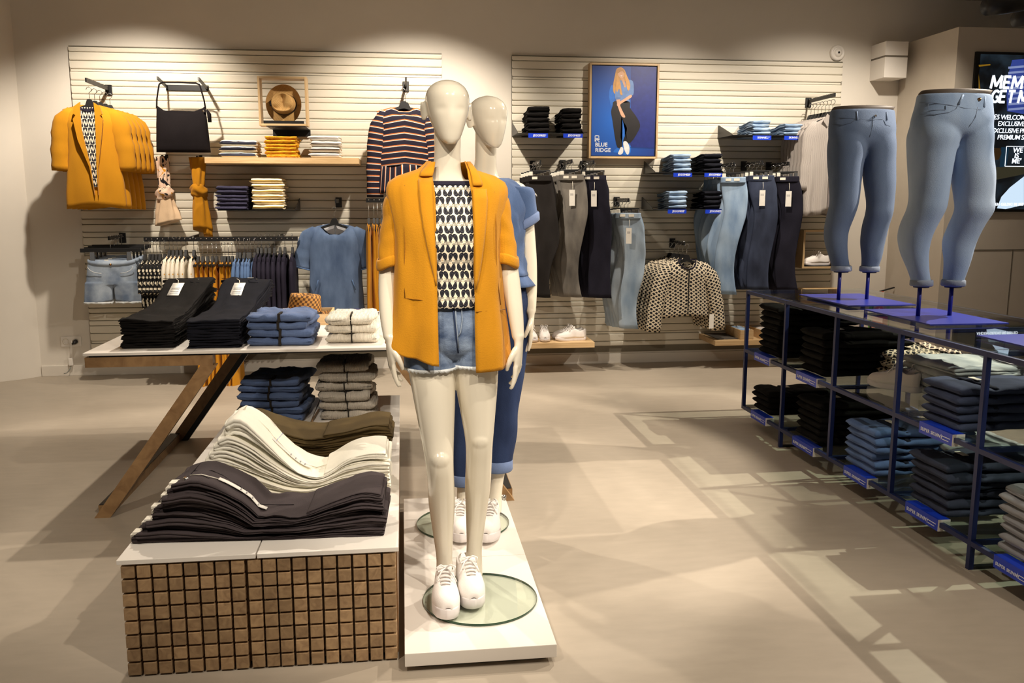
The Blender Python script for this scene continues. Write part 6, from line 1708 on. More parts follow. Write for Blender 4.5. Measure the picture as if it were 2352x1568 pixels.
def T(rows): return [(i / (len(rows) - 1),) + r for i, r in enumerate(rows)]
X0, Y0 = 0.150, 2.875
J1 = dict(
    head=(0.151, 2.845, 1.562, 1.766, 0.10),
    neck=T([(0.147, 2.882, 1.435, 0.075, 0.055), (0.148, 2.878, 1.475, 0.050, 0.047), (0.150, 2.868, 1.53, 0.0425, 0.043), (0.151, 2.862, 1.59, 0.043, 0.045), (0.151, 2.858, 1.64, 0.042, 0.05)]),
    torso=T([(0.163, 2.885, 0.868, 0.075, 0.06), (0.163, 2.885, 0.895, 0.142, 0.092), (0.162, 2.885, 0.94, 0.158, 0.104), (0.160, 2.88, 1.01, 0.142, 0.098), (0.156, 2.875, 1.09, 0.113, 0.082), (0.152, 2.87, 1.18, 0.115, 0.084), (0.149, 2.868, 1.27, 0.130, 0.100), (0.148, 2.875, 1.35, 0.142, 0.088), (0.147, 2.88, 1.405, 0.142, 0.068), (0.147, 2.882, 1.43, 0.122, 0.056), (0.147, 2.882, 1.455, 0.078, 0.045)]),
    legA=T([(0.090, 2.885, 0.93, 0.072, 0.090), (0.088, 2.875, 0.86, 0.080, 0.090), (0.096, 2.845, 0.74, 0.070, 0.077), (0.103, 2.805, 0.62, 0.0555, 0.062), (0.108, 2.775, 0.535, 0.0465, 0.052), (0.112, 2.785, 0.46, 0.0445, 0.050), (0.115, 2.805, 0.38, 0.0440, 0.052), (0.118, 2.810, 0.28, 0.0350, 0.040), (0.121, 2.805, 0.19, 0.0275, 0.032), (0.121, 2.80, 0.135, 0.030, 0.036), (0.120, 2.79, 0.10, 0.031, 0.045)]),
    legB=T([(0.232, 2.885, 0.93, 0.072, 0.090), (0.236, 2.882, 0.86, 0.079, 0.090), (0.241, 2.875, 0.76, 0.070, 0.077), (0.245, 2.862, 0.65, 0.0555, 0.062), (0.246, 2.850, 0.575, 0.0465, 0.052), (0.245, 2.860, 0.50, 0.0445, 0.050), (0.242, 2.875, 0.41, 0.0440, 0.052), (0.236, 2.880, 0.30, 0.0350, 0.040), (0.229, 2.872, 0.20, 0.0275, 0.032), (0.226, 2.865, 0.14, 0.030, 0.036), (0.225, 2.855, 0.10, 0.031, 0.045)]),
    armA=[(0.045, 2.885, 1.405, 0.038), (0.004, 2.887, 1.390, 0.041), (-0.014, 2.888, 1.32, 0.038), (-0.038, 2.888, 1.20, 0.034), (-0.049, 2.875, 1.13, 0.031), (-0.052, 2.845, 1.03, 0.027), (-0.046, 2.815, 0.945, 0.0205)],
    armB=[(0.252, 2.885, 1.405, 0.038), (0.292, 2.887, 1.390, 0.041), (0.312, 2.888, 1.32, 0.038), (0.342, 2.888, 1.20, 0.035), (0.357, 2.875, 1.12, 0.032), (0.369, 2.855, 1.03, 0.027), (0.378, 2.835, 0.935, 0.0205)],
    knees=[(0.108, 2.7545, 0.548), (0.246, 2.8295, 0.588)],
    hands=[((( -0.045, 2.812, 0.935), -1), dict(fwd=(0.25, -1, 0), inn=(1, 0.25, 0), curl=0.9)), (((0.379, 2.833, 0.925), 1), dict(fwd=(-0.45, -1, 0), inn=(-1, 0.45, 0), curl=0.75, ln=1.08))])
man1 = thing('mannequin', 'glossy ivory mannequin in mustard blazer, printed top and denim shorts', 'mannequin', (0.165, 2.80, 0.069))
def put(me_or_o, parent):
    o = me_or_o if isinstance(me_or_o, bpy.types.Object) else link_mesh(me_or_o.name.split('.')[0], me_or_o)
    o.parent = parent; o.matrix_parent_inverse = Matrix.Translation(-parent.location)
    return o
put(body(J1), man1)

# ---------------------------------------------------------------- front mannequin's clothes
def torso_at(J, z):
    tab = sorted([(r[3], r[1], r[2], r[4], r[5]) for r in J['torso']])
    return spline(tab, z)
def shell(nm, J, z0, z1, grow, m, parent, rows=22, n=56, wob=0.004, seed=0.0, zfun=None):
    rings = []
    for i in range(rows + 1):
        z = lerp(z1, z0, i / rows); x, y, a, b = torso_at(J, z)
        g = grow(i / rows)
        rings.append([Vector((x + (a + g) * math.cos(t) + wob * nz(math.cos(t) * 5, z * 18, seed), y + (b + g) * math.sin(t) + wob * nz(math.sin(t) * 5, z * 16 + 4, seed), z + (zfun(i / rows, t) if zfun else 0))) for t in [PI / 2 + 2 * PI * k / n for k in range(n)]])
    o = loft(nm, rings, m, None, cap=False); solid(o, 0.002)
    return put(o, parent)
shell('printed_top', J1, 1.045, 1.445, lambda q: 0.010 + 0.014 * q, M_paisley, man1, wob=0.006)
nb = shell('neck_binding', J1, 1.436, 1.449, lambda q: 0.0125, M_navy, man1, rows=3, wob=0.0)
# denim shorts
M_shden = fabric('faded_short_denim', (74, 94, 130), var=0.3, bump=0.4, bscale=320, wear=(142, 160, 186), scale=14, stretch=(1, 1, 1.6))
def worn_shorts():
    body_r = []
    for i in range(13):
        z = lerp(1.088, 0.872, i / 12); x, y, a, b = torso_at(J1, z)
        g = 0.012
        body_r.append([Vector((x + (a + g) * math.cos(t), y + (b + g) * math.sin(t) + 0.003 * nz(math.cos(t) * 6, z * 25), z - 0.012 * math.cos(t) * -1 * (1 - i / 12))) for t in [2 * PI * k / 40 for k in range(40)]])
    parts = [rings_vf(body_r)[:2]]
    for key, zh in (('legA', 0.838), ('legB', 0.845)):
        tab = sorted([(r[3], r[1], r[2], r[4], r[5]) for r in J1[key]])
        rg = []
        for i in range(8):
            z = lerp(0.95, zh, i / 7); x, y, a, b = spline(tab, z)
            rg.append([Vector((x + (a + 0.011) * math.cos(t), y + (b + 0.012) * math.sin(t) + 0.003 * nz(math.cos(t) * 5, z * 30, 2), z)) for t in [2 * PI * k / 32 for k in range(32)]])
        parts.append(rings_vf(rg)[:2])
    o = put(fuse('denim_shorts', parts, 0.004, M_shden, 3), man1)
    def S(px, py): return AY(px, py, 2.762)
    tube('fly_seam', [put_s for put_s in [S(1044, 690), S(1047, 730), S(1051, 765), S(1053, 800)]], 0.0022, M_wash, None).parent = o
    def sub(ob): ob.parent = o; ob.matrix_parent_inverse = Matrix.Translation(-man1.location) if False else Matrix.Identity(4); return ob
    for c in list(o.children): bpy.data.objects.remove(c)
    def front_y(x, z):
        cx, cy, a, b = torso_at(J1, z); u = max(-0.98, min(0.98, (x - cx) / (a + 0.012)))
        return cy - (b + 0.012) * math.sqrt(1 - u * u)
    def on(px, py, d=0.003):
        p = AY(px, py, 2.765); p.y = front_y(p.x, p.z) - d; return p
    def detail(nm, pts, r, m):
        ob = tube(nm, pts, r, m, None, n=6); ob.parent = o
        ob.matrix_parent_inverse = Matrix.Identity(4)
        return ob
    M_seamshade = fabric('dark_seam_and_shade', (40, 52, 80))
    detail('fly_shadow', [on(1040, 692), on(1043, 730), on(1048, 775), on(1053, 812)], 0.0026, M_seamshade)  # crease shade beside the fly, put in as a dark line
    detail('fly_seam', [on(1046, 700), on(1048, 740), on(1051, 770), on(1053, 800)], 0.0024, M_wash)
    detail('fly_seam', [on(1060, 695), on(1062, 735), on(1058, 762), on(1053, 772)], 0.002, M_wash)
    detail('pocket_seam', [on(1071, 682), on(1076, 697), on(1084, 707), on(1092, 711)], 0.002, M_wash)
    detail('belt_loop', [on(1060, 664), on(1067, 694)], 0.0055, M_shden)
    detail('waistband_seam', [on(1003, 694), on(1022, 694), on(1035, 692), on(1060, 684), on(1085, 678)], 0.0022, M_seamshade)
    detail('button', [on(1036, 679, 0.002), on(1036, 679, 0.008)], 0.0085, plain('brass', (150, 112, 70), 0.3, metal=1))
    for key, zh in (('legA', 0.840), ('legB', 0.847)):
        tab = sorted([(r[3], r[1], r[2], r[4], r[5]) for r in J1[key]])
        x, y, a, b = spline(tab, zh); n = 90
        r0 = [Vector((x + (a + 0.0125) * math.cos(2 * PI * k / n), y + (b + 0.0135) * math.sin(2 * PI * k / n), zh + 0.005)) for k in range(n)]
        r1 = [v + Vector((0, 0, -0.007 - 0.009 * random.random())) for v in r0]
        ob = loft('frayed_hem', [r0, r1], M_fray, None, cap=False); solid(ob, 0.0015); ob.parent = o; ob.matrix_parent_inverse = Matrix.Identity(4)
    return o
worn_shorts()
# blazer
JK = [  # z, half width, half depth, centre x, centre y
    (0.835, 0.206, 0.135, 0.146, 2.880), (0.95, 0.196, 0.132, 0.147, 2.880), (1.08, 0.182, 0.124, 0.148, 2.880), (1.20, 0.176, 0.118, 0.148, 2.878), (1.30, 0.178, 0.116, 0.148, 2.876), (1.38, 0.192, 0.104, 0.148, 2.878), (1.425, 0.196, 0.094, 0.148, 2.880), (1.456, 0.178, 0.080, 0.148, 2.882), (1.478, 0.122, 0.068, 0.148, 2.884), (1.492, 0.074, 0.062, 0.148, 2.884), (1.512, 0.062, 0.060, 0.148, 2.886)]
def jk(z):
    a, b, cx, cy = spline(JK, z); return a, b, cx, cy
def jk_front(x, z, d=0.0):
    a, b, cx, cy = jk(z); u = max(-0.995, min(0.995, (x - cx) / a))
    return cy - (b + d) * (1 - abs(u) ** 2.56) ** (1 / 2.56)
def blazer():
    n = 72; rings = []
    for i in range(47):
        q = i / 46
        z = lerp(1.512, 0.835, q ** 0.85)
        a, b, cx, cy = jk(z)
        xl = 0.106 + 0.004 * q; xr = 0.222 + 0.010 * q
        if z > 1.40:
            k = min(1, (z - 1.40) / 0.11); xl = lerp(xl, 0.094, k); xr = lerp(xr, 0.205, k)
        ul, ur = (xl - cx) / a, (xr - cx) / a
        # run from the left opening edge round the back to the right opening edge (angles decreasing)
        sg_ = lambda u: math.asin(math.copysign(min(0.97, abs(u)) ** (1 / 0.78), u)); t0 = 1.5 * PI - sg_(-ul); t1 = -0.5 * PI + sg_(ur)
        ring = []
        for j in range(n + 1):
            t = lerp(t0, t1, j / n)
            c, s = math.cos(t), math.sin(t)
            e_ = 0.78; x = cx + a * sup(c, e_); y = cy + b * sup(s, e_)
            fold = 0.010 * q ** 1.5 * math.sin(7 * t + 1.0) + 0.006 * nz(c * 3, z * 6, s * 3 + 4) + 0.004 * nz(c * 9, z * 9, s * 9)
            x += fold * c; y += fold * s
            zz = z
            hem = q ** 6
            lift = interp([(-0.06, 0.078), (0.02, 0.050), (0.108, 0.028), (0.225, 0.0), (0.34, 0.006)], x)
            zz += lift * hem
            ring.append(Vector((x, y, zz)))
        rings.append(ring)
    o = loft('blazer', rings, M_must, None, closed=False, cap=False)
    solid(o, 0.003); put(o, man1)
    def sub(ob): ob.parent = o; ob.matrix_parent_inverse = Matrix.Identity(4); return ob
    # sleeves with turned-up cuffs
    for nm, pts in (('A', [(0.030, 2.884, 1.412, 0.046), (0.002, 2.886, 1.405, 0.055), (-0.014, 2.886, 1.33, 0.050), (-0.030, 2.884, 1.26, 0.045), (-0.038, 2.880, 1.192, 0.042)]), ('B', [(0.266, 2.884, 1.412, 0.046), (0.294, 2.886, 1.405, 0.055), (0.312, 2.886, 1.33, 0.050), (0.328, 2.884, 1.26, 0.045), (0.338, 2.880, 1.196, 0.042)])):
        tab = [(i,) + p for i, p in enumerate(pts)]; rg = []
        for i in range(33):
            x, y, z, r = spline(tab, i / 8)
            rg.append([Vector((x + r * math.cos(t) * (1 + 0.13 * nz(3 * math.cos(t), z * 22)), y + r * 1.12 * math.sin(t) * (1 + 0.13 * nz(3 * math.sin(t), z * 22, 3)), z - 0.018 * math.cos(t) * (1 if nm == 'A' else -1) * -0.6)) for t in [2 * PI * k / 28 for k in range(28)]])
        so = sub(loft('sleeve', rg, M_must, None, cap=False)); solid(so, 0.003)
        x, y, z, r = pts[-1]
        rg = []
        for dz, rr in ((0.016, 0.0), (0.016, 0.003), (0.010, 0.005), (-0.010, 0.006), (-0.018, 0.003), (-0.018, -0.004)):
            rg.append([Vector((x + (r + rr) * math.cos(t), y + (r + rr) * 1.12 * math.sin(t), z + dz - 0.018 * math.cos(t) * (1 if nm == 'A' else -1) * -0.6 + 0.003 * math.sin(3 * t))) for t in [2 * PI * k / 32 for k in range(32)]])
        co = loft('cuff', rg, M_must, None, cap=False); co.parent = so; co.matrix_parent_inverse = Matrix.Identity(4); solid(co, 0.002)
    # collar and lapels lie on the front
    def strip(nm, rows, d=0.006, cols=6):
        rg = []
        for py, xi, xo in rows:
            r = []
            for k in range(cols + 1):
                p = AY(lerp(xi, xo, k / cols), py, 2.768)
                yy = jk_front(p.x, p.z, d + 0.004 * math.sin(PI * k / cols))
                p = AY(lerp(xi, xo, k / cols), py, yy); r.append(p)
            rg.append(r)
        ob = loft(nm, rg, M_must, None, closed=False, cap=False, flip=xi < xo); solid(ob, 0.004); return sub(ob)
    strip('lapel', [(411, 993, 961), (440, 994, 962), (480, 996, 965), (520, 998, 971), (560, 1000, 979), (600, 1001, 988), (640, 1002, 998), (655, 1002, 1001)])
    strip('collar', [(372, 1000, 985), (385, 998, 974), (395, 996, 966), (404, 994, 963)])
    strip('lapel', [(434, 1086, 1117), (460, 1087, 1120), (500, 1089, 1118), (550, 1090, 1113), (600, 1091, 1106), (640, 1091, 1099), (665, 1091, 1093)])
    strip('collar', [(372, 1072, 1080), (390, 1079, 1094), (405, 1083, 1102), (418, 1085, 1107), (426, 1086, 1108)])
    def seam(pts, r=0.0016):
        q = []
        for px, py in pts:
            p = AY(px, py, 2.768); p = AY(px, py, jk_front(p.x, p.z, 0.002)); q.append(p)
        return sub(tube('seam', q, r, fabric('mustard_seam', (150, 98, 12)), None, n=5))
    seam([(903, 681), (925, 684), (960, 688), (1000, 692)]); seam([(1093, 716), (1130, 713), (1160, 710)])
    seam([(930, 425), (927, 480), (930, 560), (928, 640), (930, 683)]); seam([(1135, 440), (1140, 520), (1140, 620), (1150, 700)])
blazer()
# platform sneakers
for i, (tx, ty, rz_) in enumerate(((0.119, 2.577, R90 - 0.02), (0.209, 2.640, R90 + 0.07))):
    s = shoe(man1, '', (tx, ty, 0.069), rz_, plat=0.040, L=0.250, mirror=bool(i))
    s.matrix_parent_inverse = Matrix.Translation(-man1.location)
    solid(s, 0.003)

# ---------------------------------------------------------------- rear mannequin in denim
DX, DY, DZ = 0.188, 0.665, 0.026
def sh(rows): return [(r[0], r[1] + DX, r[2] + DY, r[3] + DZ) + tuple(r[4:]) for r in rows]
J2 = dict(
    head=(0.346, 3.505, 1.592, 1.797, 0.38),
    neck=sh(J1['neck']), torso=sh(J1['torso']),
    legA=T([(0.278, 3.55, 0.955, 0.072, 0.090), (0.272, 3.545, 0.88, 0.080, 0.090), (0.262, 3.53, 0.72, 0.068, 0.075), (0.252, 3.50, 0.56, 0.048, 0.054), (0.246, 3.51, 0.42, 0.046, 0.052), (0.240, 3.51, 0.27, 0.033, 0.038), (0.236, 3.50, 0.18, 0.0285, 0.033), (0.232, 3.49, 0.10, 0.031, 0.045)]),
    legB=T([(0.420, 3.55, 0.955, 0.072, 0.090), (0.424, 3.55, 0.88, 0.079, 0.090), (0.422, 3.545, 0.72, 0.068, 0.075), (0.410, 3.53, 0.56, 0.048, 0.054), (0.398, 3.53, 0.42, 0.046, 0.052), (0.382, 3.52, 0.27, 0.033, 0.038), (0.370, 3.50, 0.18, 0.0285, 0.033), (0.360, 3.47, 0.10, 0.031, 0.045)]),
    armA=[(p[0] + DX, p[1] + DY, p[2] + DZ, p[3]) for p in J1['armA']],
    armB=[(0.440, 3.55, 1.43, 0.038), (0.478, 3.552, 1.415, 0.041), (0.496, 3.553, 1.34, 0.038), (0.512, 3.553, 1.22, 0.033), (0.520, 3.545, 1.12, 0.030), (0.522, 3.53, 1.02, 0.026), (0.520, 3.51, 0.935, 0.0205)],
    hands=[(((-0.045 + DX, 2.812 + DY, 0.935 + DZ), -1), dict(curl=0.8)), (((0.520, 3.508, 0.925), 1), dict(curl=0.7))])
man2 = thing('mannequin', 'glossy ivory mannequin in blue denim blouse and cuffed jeans, behind the other', 'mannequin', (0.30, 3.48, 0.069))
put(body(J2), man2)
M_blouse = fabric('denim_blouse', (62, 84, 124), var=0.14, bump=0.35, bscale=300, wear=(82, 104, 144))
M_ind = fabric('indigo_jeans', (36, 50, 84), var=0.2, bump=0.35, bscale=300, wear=(50, 66, 104))
M_cuffd = fabric('turned_cuff_denim', (104, 122, 160), var=0.12, bump=0.3, bscale=300)
bo = shell('denim_blouse', J2, 1.09, 1.478, lambda q: 0.016 + 0.034 * q, M_blouse, man2, wob=0.010, rows=26)
ho = shell('blouse_hem', J2, 1.045, 1.10, lambda q: 0.040 + 0.018 * q, M_blouse, man2, wob=0.010, rows=5)
for sgn in (1, -1):
    sx = (lambda x: x) if sgn > 0 else (lambda x: 2 * 0.336 - x)
    pts = [(sx(0.440), 3.548, 1.445, 0.050), (sx(0.478), 3.55, 1.425, 0.055), (sx(0.492), 3.55, 1.36, 0.052), (sx(0.500), 3.55, 1.30, 0.050)]
    tab = [(i,) + p for i, p in enumerate(pts)]; rg = []
    for i in range(25):
        x, y, z, r = spline(tab, i / 8)
        rg.append([Vector((x + r * math.cos(t), y + r * 1.1 * math.sin(t), z + sgn * 0.03 * math.cos(t) * (i / 24))) for t in [2 * PI * k / 26 for k in range(26)]])
    so = loft('sleeve', rg, M_blouse, None, cap=False); so.parent = bo; so.matrix_parent_inverse = Matrix.Identity(4); solid(so)
    rg = [[Vector((sx(0.500) + (0.050 + g) * math.cos(t), 3.55 + (0.055 + g) * math.sin(t), 1.30 + dz + sgn * 0.03 * math.cos(t))) for t in [2 * PI * k / 26 for k in range(26)]] for dz, g in ((0.018, 0.002), (0.012, 0.008), (-0.016, 0.010), (-0.022, 0.004))]
    co = loft('cuff', rg, M_cuffd, None, cap=False); co.parent = so; co.matrix_parent_inverse = Matrix.Identity(4); solid(co)
def worn_jeans():
    parts = []
    rg = []
    for i in range(10):
        z = lerp(1.10, 0.90, i / 9); x, y, a, b = torso_at(J2, z)
        rg.append([Vector((x + (a + 0.014) * math.cos(t), y + (b + 0.014) * math.sin(t), z)) for t in [2 * PI * k / 36 for k in range(36)]])
    parts.append(rings_vf(rg)[:2])
    ends = []
    for key, zh in (('legA', 0.218), ('legB', 0.268)):
        tab = sorted([(r[3], r[1], r[2], r[4], r[5]) for r in J2[key]]); rg = []
        for i in range(30):
            z = lerp(0.96, zh, i / 29); x, y, a, b = spline(tab, z)
            g = lerp(0.012, 0.024, (i / 29) ** 1.2)
            rg.append([Vector((x + (a + g) * math.cos(t) + 0.004 * nz(math.cos(t) * 3, z * 9), y + (b + g) * math.sin(t) + 0.004 * nz(math.sin(t) * 3, z * 12), z)) for t in [2 * PI * k / 30 for k in range(30)]])
        parts.append(rings_vf(rg)[:2]); ends.append((x, y, a + g, b + g, zh))
    o = put(fuse('cuffed_jeans', parts, 0.005, M_ind, 3), man2)
    for x, y, a, b, zh in ends:
        rg = [[Vector((x + (a + g) * math.cos(t), y + (b + g) * math.sin(t), zh + dz)) for t in [2 * PI * k / 30 for k in range(30)]] for dz, g in ((0.045, 0.001), (0.042, 0.006), (0.005, 0.007), (0.0, 0.004), (0.0, -0.004))]
        c = loft('cuff', rg, M_cuffd, None, cap=False); solid(c); c.parent = o; c.matrix_parent_inverse = Matrix.Identity(4)
worn_jeans()
for i, (tx, ty, rz_) in enumerate(((0.203, 3.203, R90 - 0.08), (0.300, 3.190, R90 - 0.20))):
    s = shoe(man2, '', (tx, ty, 0.069), rz_, plat=0.040, L=0.250, mirror=bool(i))
    s.matrix_parent_inverse = Matrix.Translation(-man2.location); solid(s, 0.003)
pr_ = tube('support_rod', [(0.372, 3.530, 0.069), (0.374, 3.56, 0.20), (0.380, 3.60, 0.42)], 0.008, M_chrome, None, n=12); put(pr_, man2)
k_ = tube('clamp_knob', [(0.378, 3.52, 0.150), (0.402, 3.50, 0.150), (0.404, 3.498, 0.150), (0.410, 3.494, 0.150)], [0.004, 0.004, 0.013, 0.013], M_chrome, None, n=14); put(k_, man2)
k_ = tube('rod_foot', [(0.372, 3.530, 0.069), (0.372, 3.530, 0.075), (0.372, 3.530, 0.090)], [0.022, 0.022, 0.012], M_chrome, None, n=18); put(k_, man2)
k_ = tube('support_rod', [(0.236, 2.985, 0.069), (0.246, 2.975, 0.30), (0.250, 2.955, 0.55)], 0.008, M_chrome, None, n=12); put(k_, man1); 
# ================================================================ blue steel rack with glass shelves
M_blue = plain('blue_powder_coat', (18, 32, 82), 0.45, var=0.04)
M_blueplate = plain('blue_plate', (32, 46, 150), 0.38, var=0.04)
M_glass = glass('clear_pane', (0.90, 0.95, 0.93))
RX0, RX1 = 2.125, 2.885
RYS = [5.14, 4.585, 4.015, 3.455, 2.895, 2.335]
RZS = [0.105, 0.468, 0.833]
def rack():
    t = thing('display_rack', 'long blue steel rack with glass shelves full of folded jeans', 'rack', (RX0, RYS[0], 0))
    s = 0.020
    def P(x, y, z): return (x - RX0, y - RYS[0], z)
    for x in (RX0, RX1):
        for i, y in enumerate(RYS):
            z0 = 0.0 if i in (1, 4) else RZS[0] - s / 2
            bar('post', P(x, y, z0), P(x, y, RZS[2] + s / 2), s, s, M_blue, t)
        for z in RZS: bar('long_rail', P(x, RYS[0] + s / 2, z), P(x, RYS[-1] - s / 2, z), s * 0.98, s * 0.98, M_blue, t)
    for i, y in enumerate(RYS):
        for z in RZS:
            bar('cross_rail', P(RX0 + s / 2, y, z), P(RX1 - s / 2, y, z), s * 0.9, s * 0.9, M_blue, t)
    for i in (1, 4): bar('foot_bar', P(RX0 + 0.01, RYS[i], 0.006), P(RX1 - 0.01, RYS[i], 0.006), s, 0.012, M_black, t)
    for k, z in enumerate(RZS):
        for i in range(len(RYS) - 1):
            box('glass_shelf', P(RX0 + 0.004, RYS[i + 1] + 0.004, z + s / 2), P(RX1 - 0.004, RYS[i] - 0.004, z + s / 2 + 0.006), M_glass, t)
rack()
G0, G1, G2 = (z + 0.016 for z in RZS)
M_midb = fabric('mid_blue_denim', (88, 114, 162), var=0.15, bump=0.3, bscale=300)
M_navd = fabric('deep_navy_denim', (60, 68, 92), var=0.16, bump=0.3, bscale=300)
M_drk = fabric('dark_grey_denim', (56, 62, 80), var=0.16, bump=0.3, bscale=300)
M_lgry = fabric('light_grey_denim', (150, 152, 158), var=0.08, bump=0.3, bscale=300)
M_blk2 = fabric('jet_black_denim', (16, 15, 14), var=0.2, bump=0.3, bscale=260)
M_iceg = fabric('ice_grey_denim', (150, 160, 166), var=0.12, bump=0.3, bscale=260, wear=(196, 200, 198))
M_stitch = fabric('stitched_waist', (40, 44, 58), var=0.3, bump=0.8, bscale=200)
def rk_mesh(m, wd, t, n=3, L=0.50):
    tf = lambda q: spline([(0, 1.0), (0.2, 1.05), (0.30, 0.62), (0.38, 0.80), (0.6, 0.9), (1, 0.7)], q)[0]
    return [strip_mesh('folded_jeans', m, L=L, wd=wd, t=t, tf=tf, seed=1.9 * i + wd * 10, amp=0.007, nx=28, lobes=1) for i in range(n)]
def band_meshes(m, wd, t):
    out = []
    for i in range(3):
        v, f = band_vf(0.034, wd * 0.93, t * 0.7, i); out.append(mesh('waistband', v, f, m))
    return out
def rk_stack(px0, py0, px1, py1, z, n, t, m, what, where, L=0.50, mb=None, x=2.155):
    a, b = AX(px0, py0, x), AX(px1, py1, x)
    wd = abs(a.y - b.y)
    o = stack(n, (x, (a.y + b.y) / 2, z), 0.0, t, rk_mesh(m, wd, t, L=L), 'folded_jeans', what, where, 'jeans', jit=0.008, rotj=0.03, shift=0.0, band=(band_meshes(mb or m, wd, t), 0.165, t * 0.18))
    s = link_mesh('size_label', mesh('size_label', *box_vf((0.16, 0.0, t * 1.0), (0.185, 0.06, t * 1.08)), M_label, smooth=False), o[-1])
    return wd
rk_stack(1741, 815, 1786, 826, G1, 8, 0.037, M_blk2, 'eight black jeans', 'on the far upper rack shelf')
rk_stack(1838, 853, 1890, 870, G1, 6, 0.038, M_blk2, 'six black jeans', 'beside the sneakers on the rack')
rk_stack(2112, 975, 2196, 1000, G1, 5, 0.036, M_navd, 'five navy jeans', 'beside the sneakers on the rack', mb=M_stitch)
rk_stack(1728, 947, 1765, 966, G0, 4, 0.036, M_blk2, 'four black jeans', 'on the far bottom rack shelf')
rk_stack(1825, 1005, 1880, 1030, G0, 6, 0.036, M_blk2, 'six black jeans', 'on the bottom rack shelf')
rk_stack(1939, 1077, 2008, 1112, G0, 6, 0.036, M_midb, 'six bright blue jeans', 'on the bottom rack shelf', mb=M_stitch)
rk_stack(2085, 1158, 2172, 1206, G0, 6, 0.036, M_drk, 'six dark blue jeans', 'on the bottom rack shelf', mb=M_stitch)
rk_stack(2287, 1278, 2400, 1340, G0, 7, 0.036, M_lgry, 'seven light grey jeans', 'at the near end of the rack', mb=M_stitch)
# blue angled signs clipped to the rails
def rail_sign(px0, py0, px1, py1, where):
    x = RX0 - 0.013
    a, b = AX(px0, py0, x), AX(px1, py1, x)
    L = a.y - b.y; z = (a.z + b.z) / 2
    t = thing('rail_sign', 'blue super skinny strip ' + where, 'sign', (x, a.y, z))
    box('strip', (-0.002, -L, -0.020), (0.0, 0, 0.026), M_sign, t)
    box('folded_lip', (-0.002, -L, 0.026), (0.05, 0, 0.028), M_sign, t)
    box('clear_edge', (-0.0022, -L - 0.002, -0.020), (0.05, -L, 0.028), M_card, t)
    lettering('SUPER SKINNY', 0.0235 * L / 0.26, M_ink, (-0.0028, -0.012, -0.006), t, (PI / 2, 0, -PI / 2), bold=0.0003, spacing=1.15)
    box('divider', (-0.0028, -L * 0.685, -0.010), (-0.002, -L * 0.680, 0.012), M_ink, t)
    for k in range(2): box('small_print', (-0.0028, -L * (0.94 - 0.04 * k), 0.004 - 0.012 * k), (-0.002, -L * 0.71, 0.0068 - 0.012 * k), M_ink, t)
rail_sign(1733, 818, 1768, 833, 'on the upper rail at the far rack end')
rail_sign(1829, 861, 1876, 882, 'on the upper rail below six black jeans')
rail_sign(2112, 981, 2188, 1014, 'on the upper rail below the navy jeans')
rail_sign(1725, 951, 1759, 970, 'on the bottom rail at the far rack end')
rail_sign(1820, 1012, 1868, 1040, 'on the bottom rail below six black jeans')
rail_sign(1938, 1080, 1992, 1113, 'on the bottom rail below bright blue jeans')
rail_sign(2080, 1164, 2155, 1209, 'on the bottom rail below dark blue jeans')
rail_sign(2283, 1288, 2366, 1340, 'on the bottom rail below light grey jeans')
# things lying deeper in the rack
def back_stack(px, py, y, z, n, t, m, what, where, wd=0.30, L=0.36, rot=PI / 2, amp=0.010, cat='jeans', name='folded_jeans'):
    p = AZ(px, py, z)
    return stack(n, (p.x, p.y, z), rot, t, [strip_mesh(name, m, L=L, wd=wd, t=t, seed=2.7 * i + 1, amp=amp, nx=16) for i in range(3)], name, what, where, cat, jit=0.008, rotj=0.05)
def rear(xc, yc, z, n, t, m, what, where, wd=0.30, L=0.34, amp=0.010, cat='jeans', name='folded_jeans', rot=PI):
    return stack(n, (xc, yc, z), rot, t, [strip_mesh(name, m, L=L, wd=wd, t=t, seed=2.7 * i + 1, amp=amp, nx=16) for i in range(3)], name, what, where, cat, jit=0.008, rotj=0.05)
rear(2.845, 4.62, G1, 3, 0.045, M_navyk, 'three navy sweaters', 'behind the black jeans', wd=0.27, L=0.36, cat='sweater', name='folded_sweater', amp=0.014)
rear(2.870, 4.26, G1, 3, 0.045, M_lattice, 'three woven tops', 'at the rear of the rack', wd=0.30, L=0.40, cat='top', name='folded_tshirt', amp=0.016)
rear(2.860, 3.74, G1, 5, 0.032, M_iceg, 'five ice grey jeans', 'at the upper rack rear', wd=0.40, L=0.42, amp=0.012)
rear(2.830, 4.55, G0, 6, 0.022, fabric('dusty_blue_denim', (112, 122, 158), var=0.15), 'six dusty blue jeans', 'at the bottom rack rear', wd=0.36, L=0.36, amp=0.012)
rear(2.860, 3.74, G0, 5, 0.030, M_iceg, 'five ice grey jeans', 'at the bottom rack rear', wd=0.36, L=0.38, amp=0.012)
rear(2.820, 3.10, G0, 5, 0.030, fabric('bottle_green_cord', (14, 32, 18), var=0.2), 'five bottle green jeans', 'at the rear of the rack', wd=0.26, L=0.30, amp=0.012)
for i in range(2):
    p = AZ(2010 + 26 * i, 917 - 10 * i, G1)
    shoe(None, ['front white sneaker on the upper glass shelf of the rack', 'rear white sneaker on the upper glass shelf of the rack'][i], (2.30 + 0.085 * i, 4.00 - 0.02 * i, G1), -R90 + 0.55, plat=0.032, L=0.27, group='white sneakers on the rack', mirror=bool(i))
M_blkshoe = fabric('black_canvas', (22, 20, 20), var=0.1)
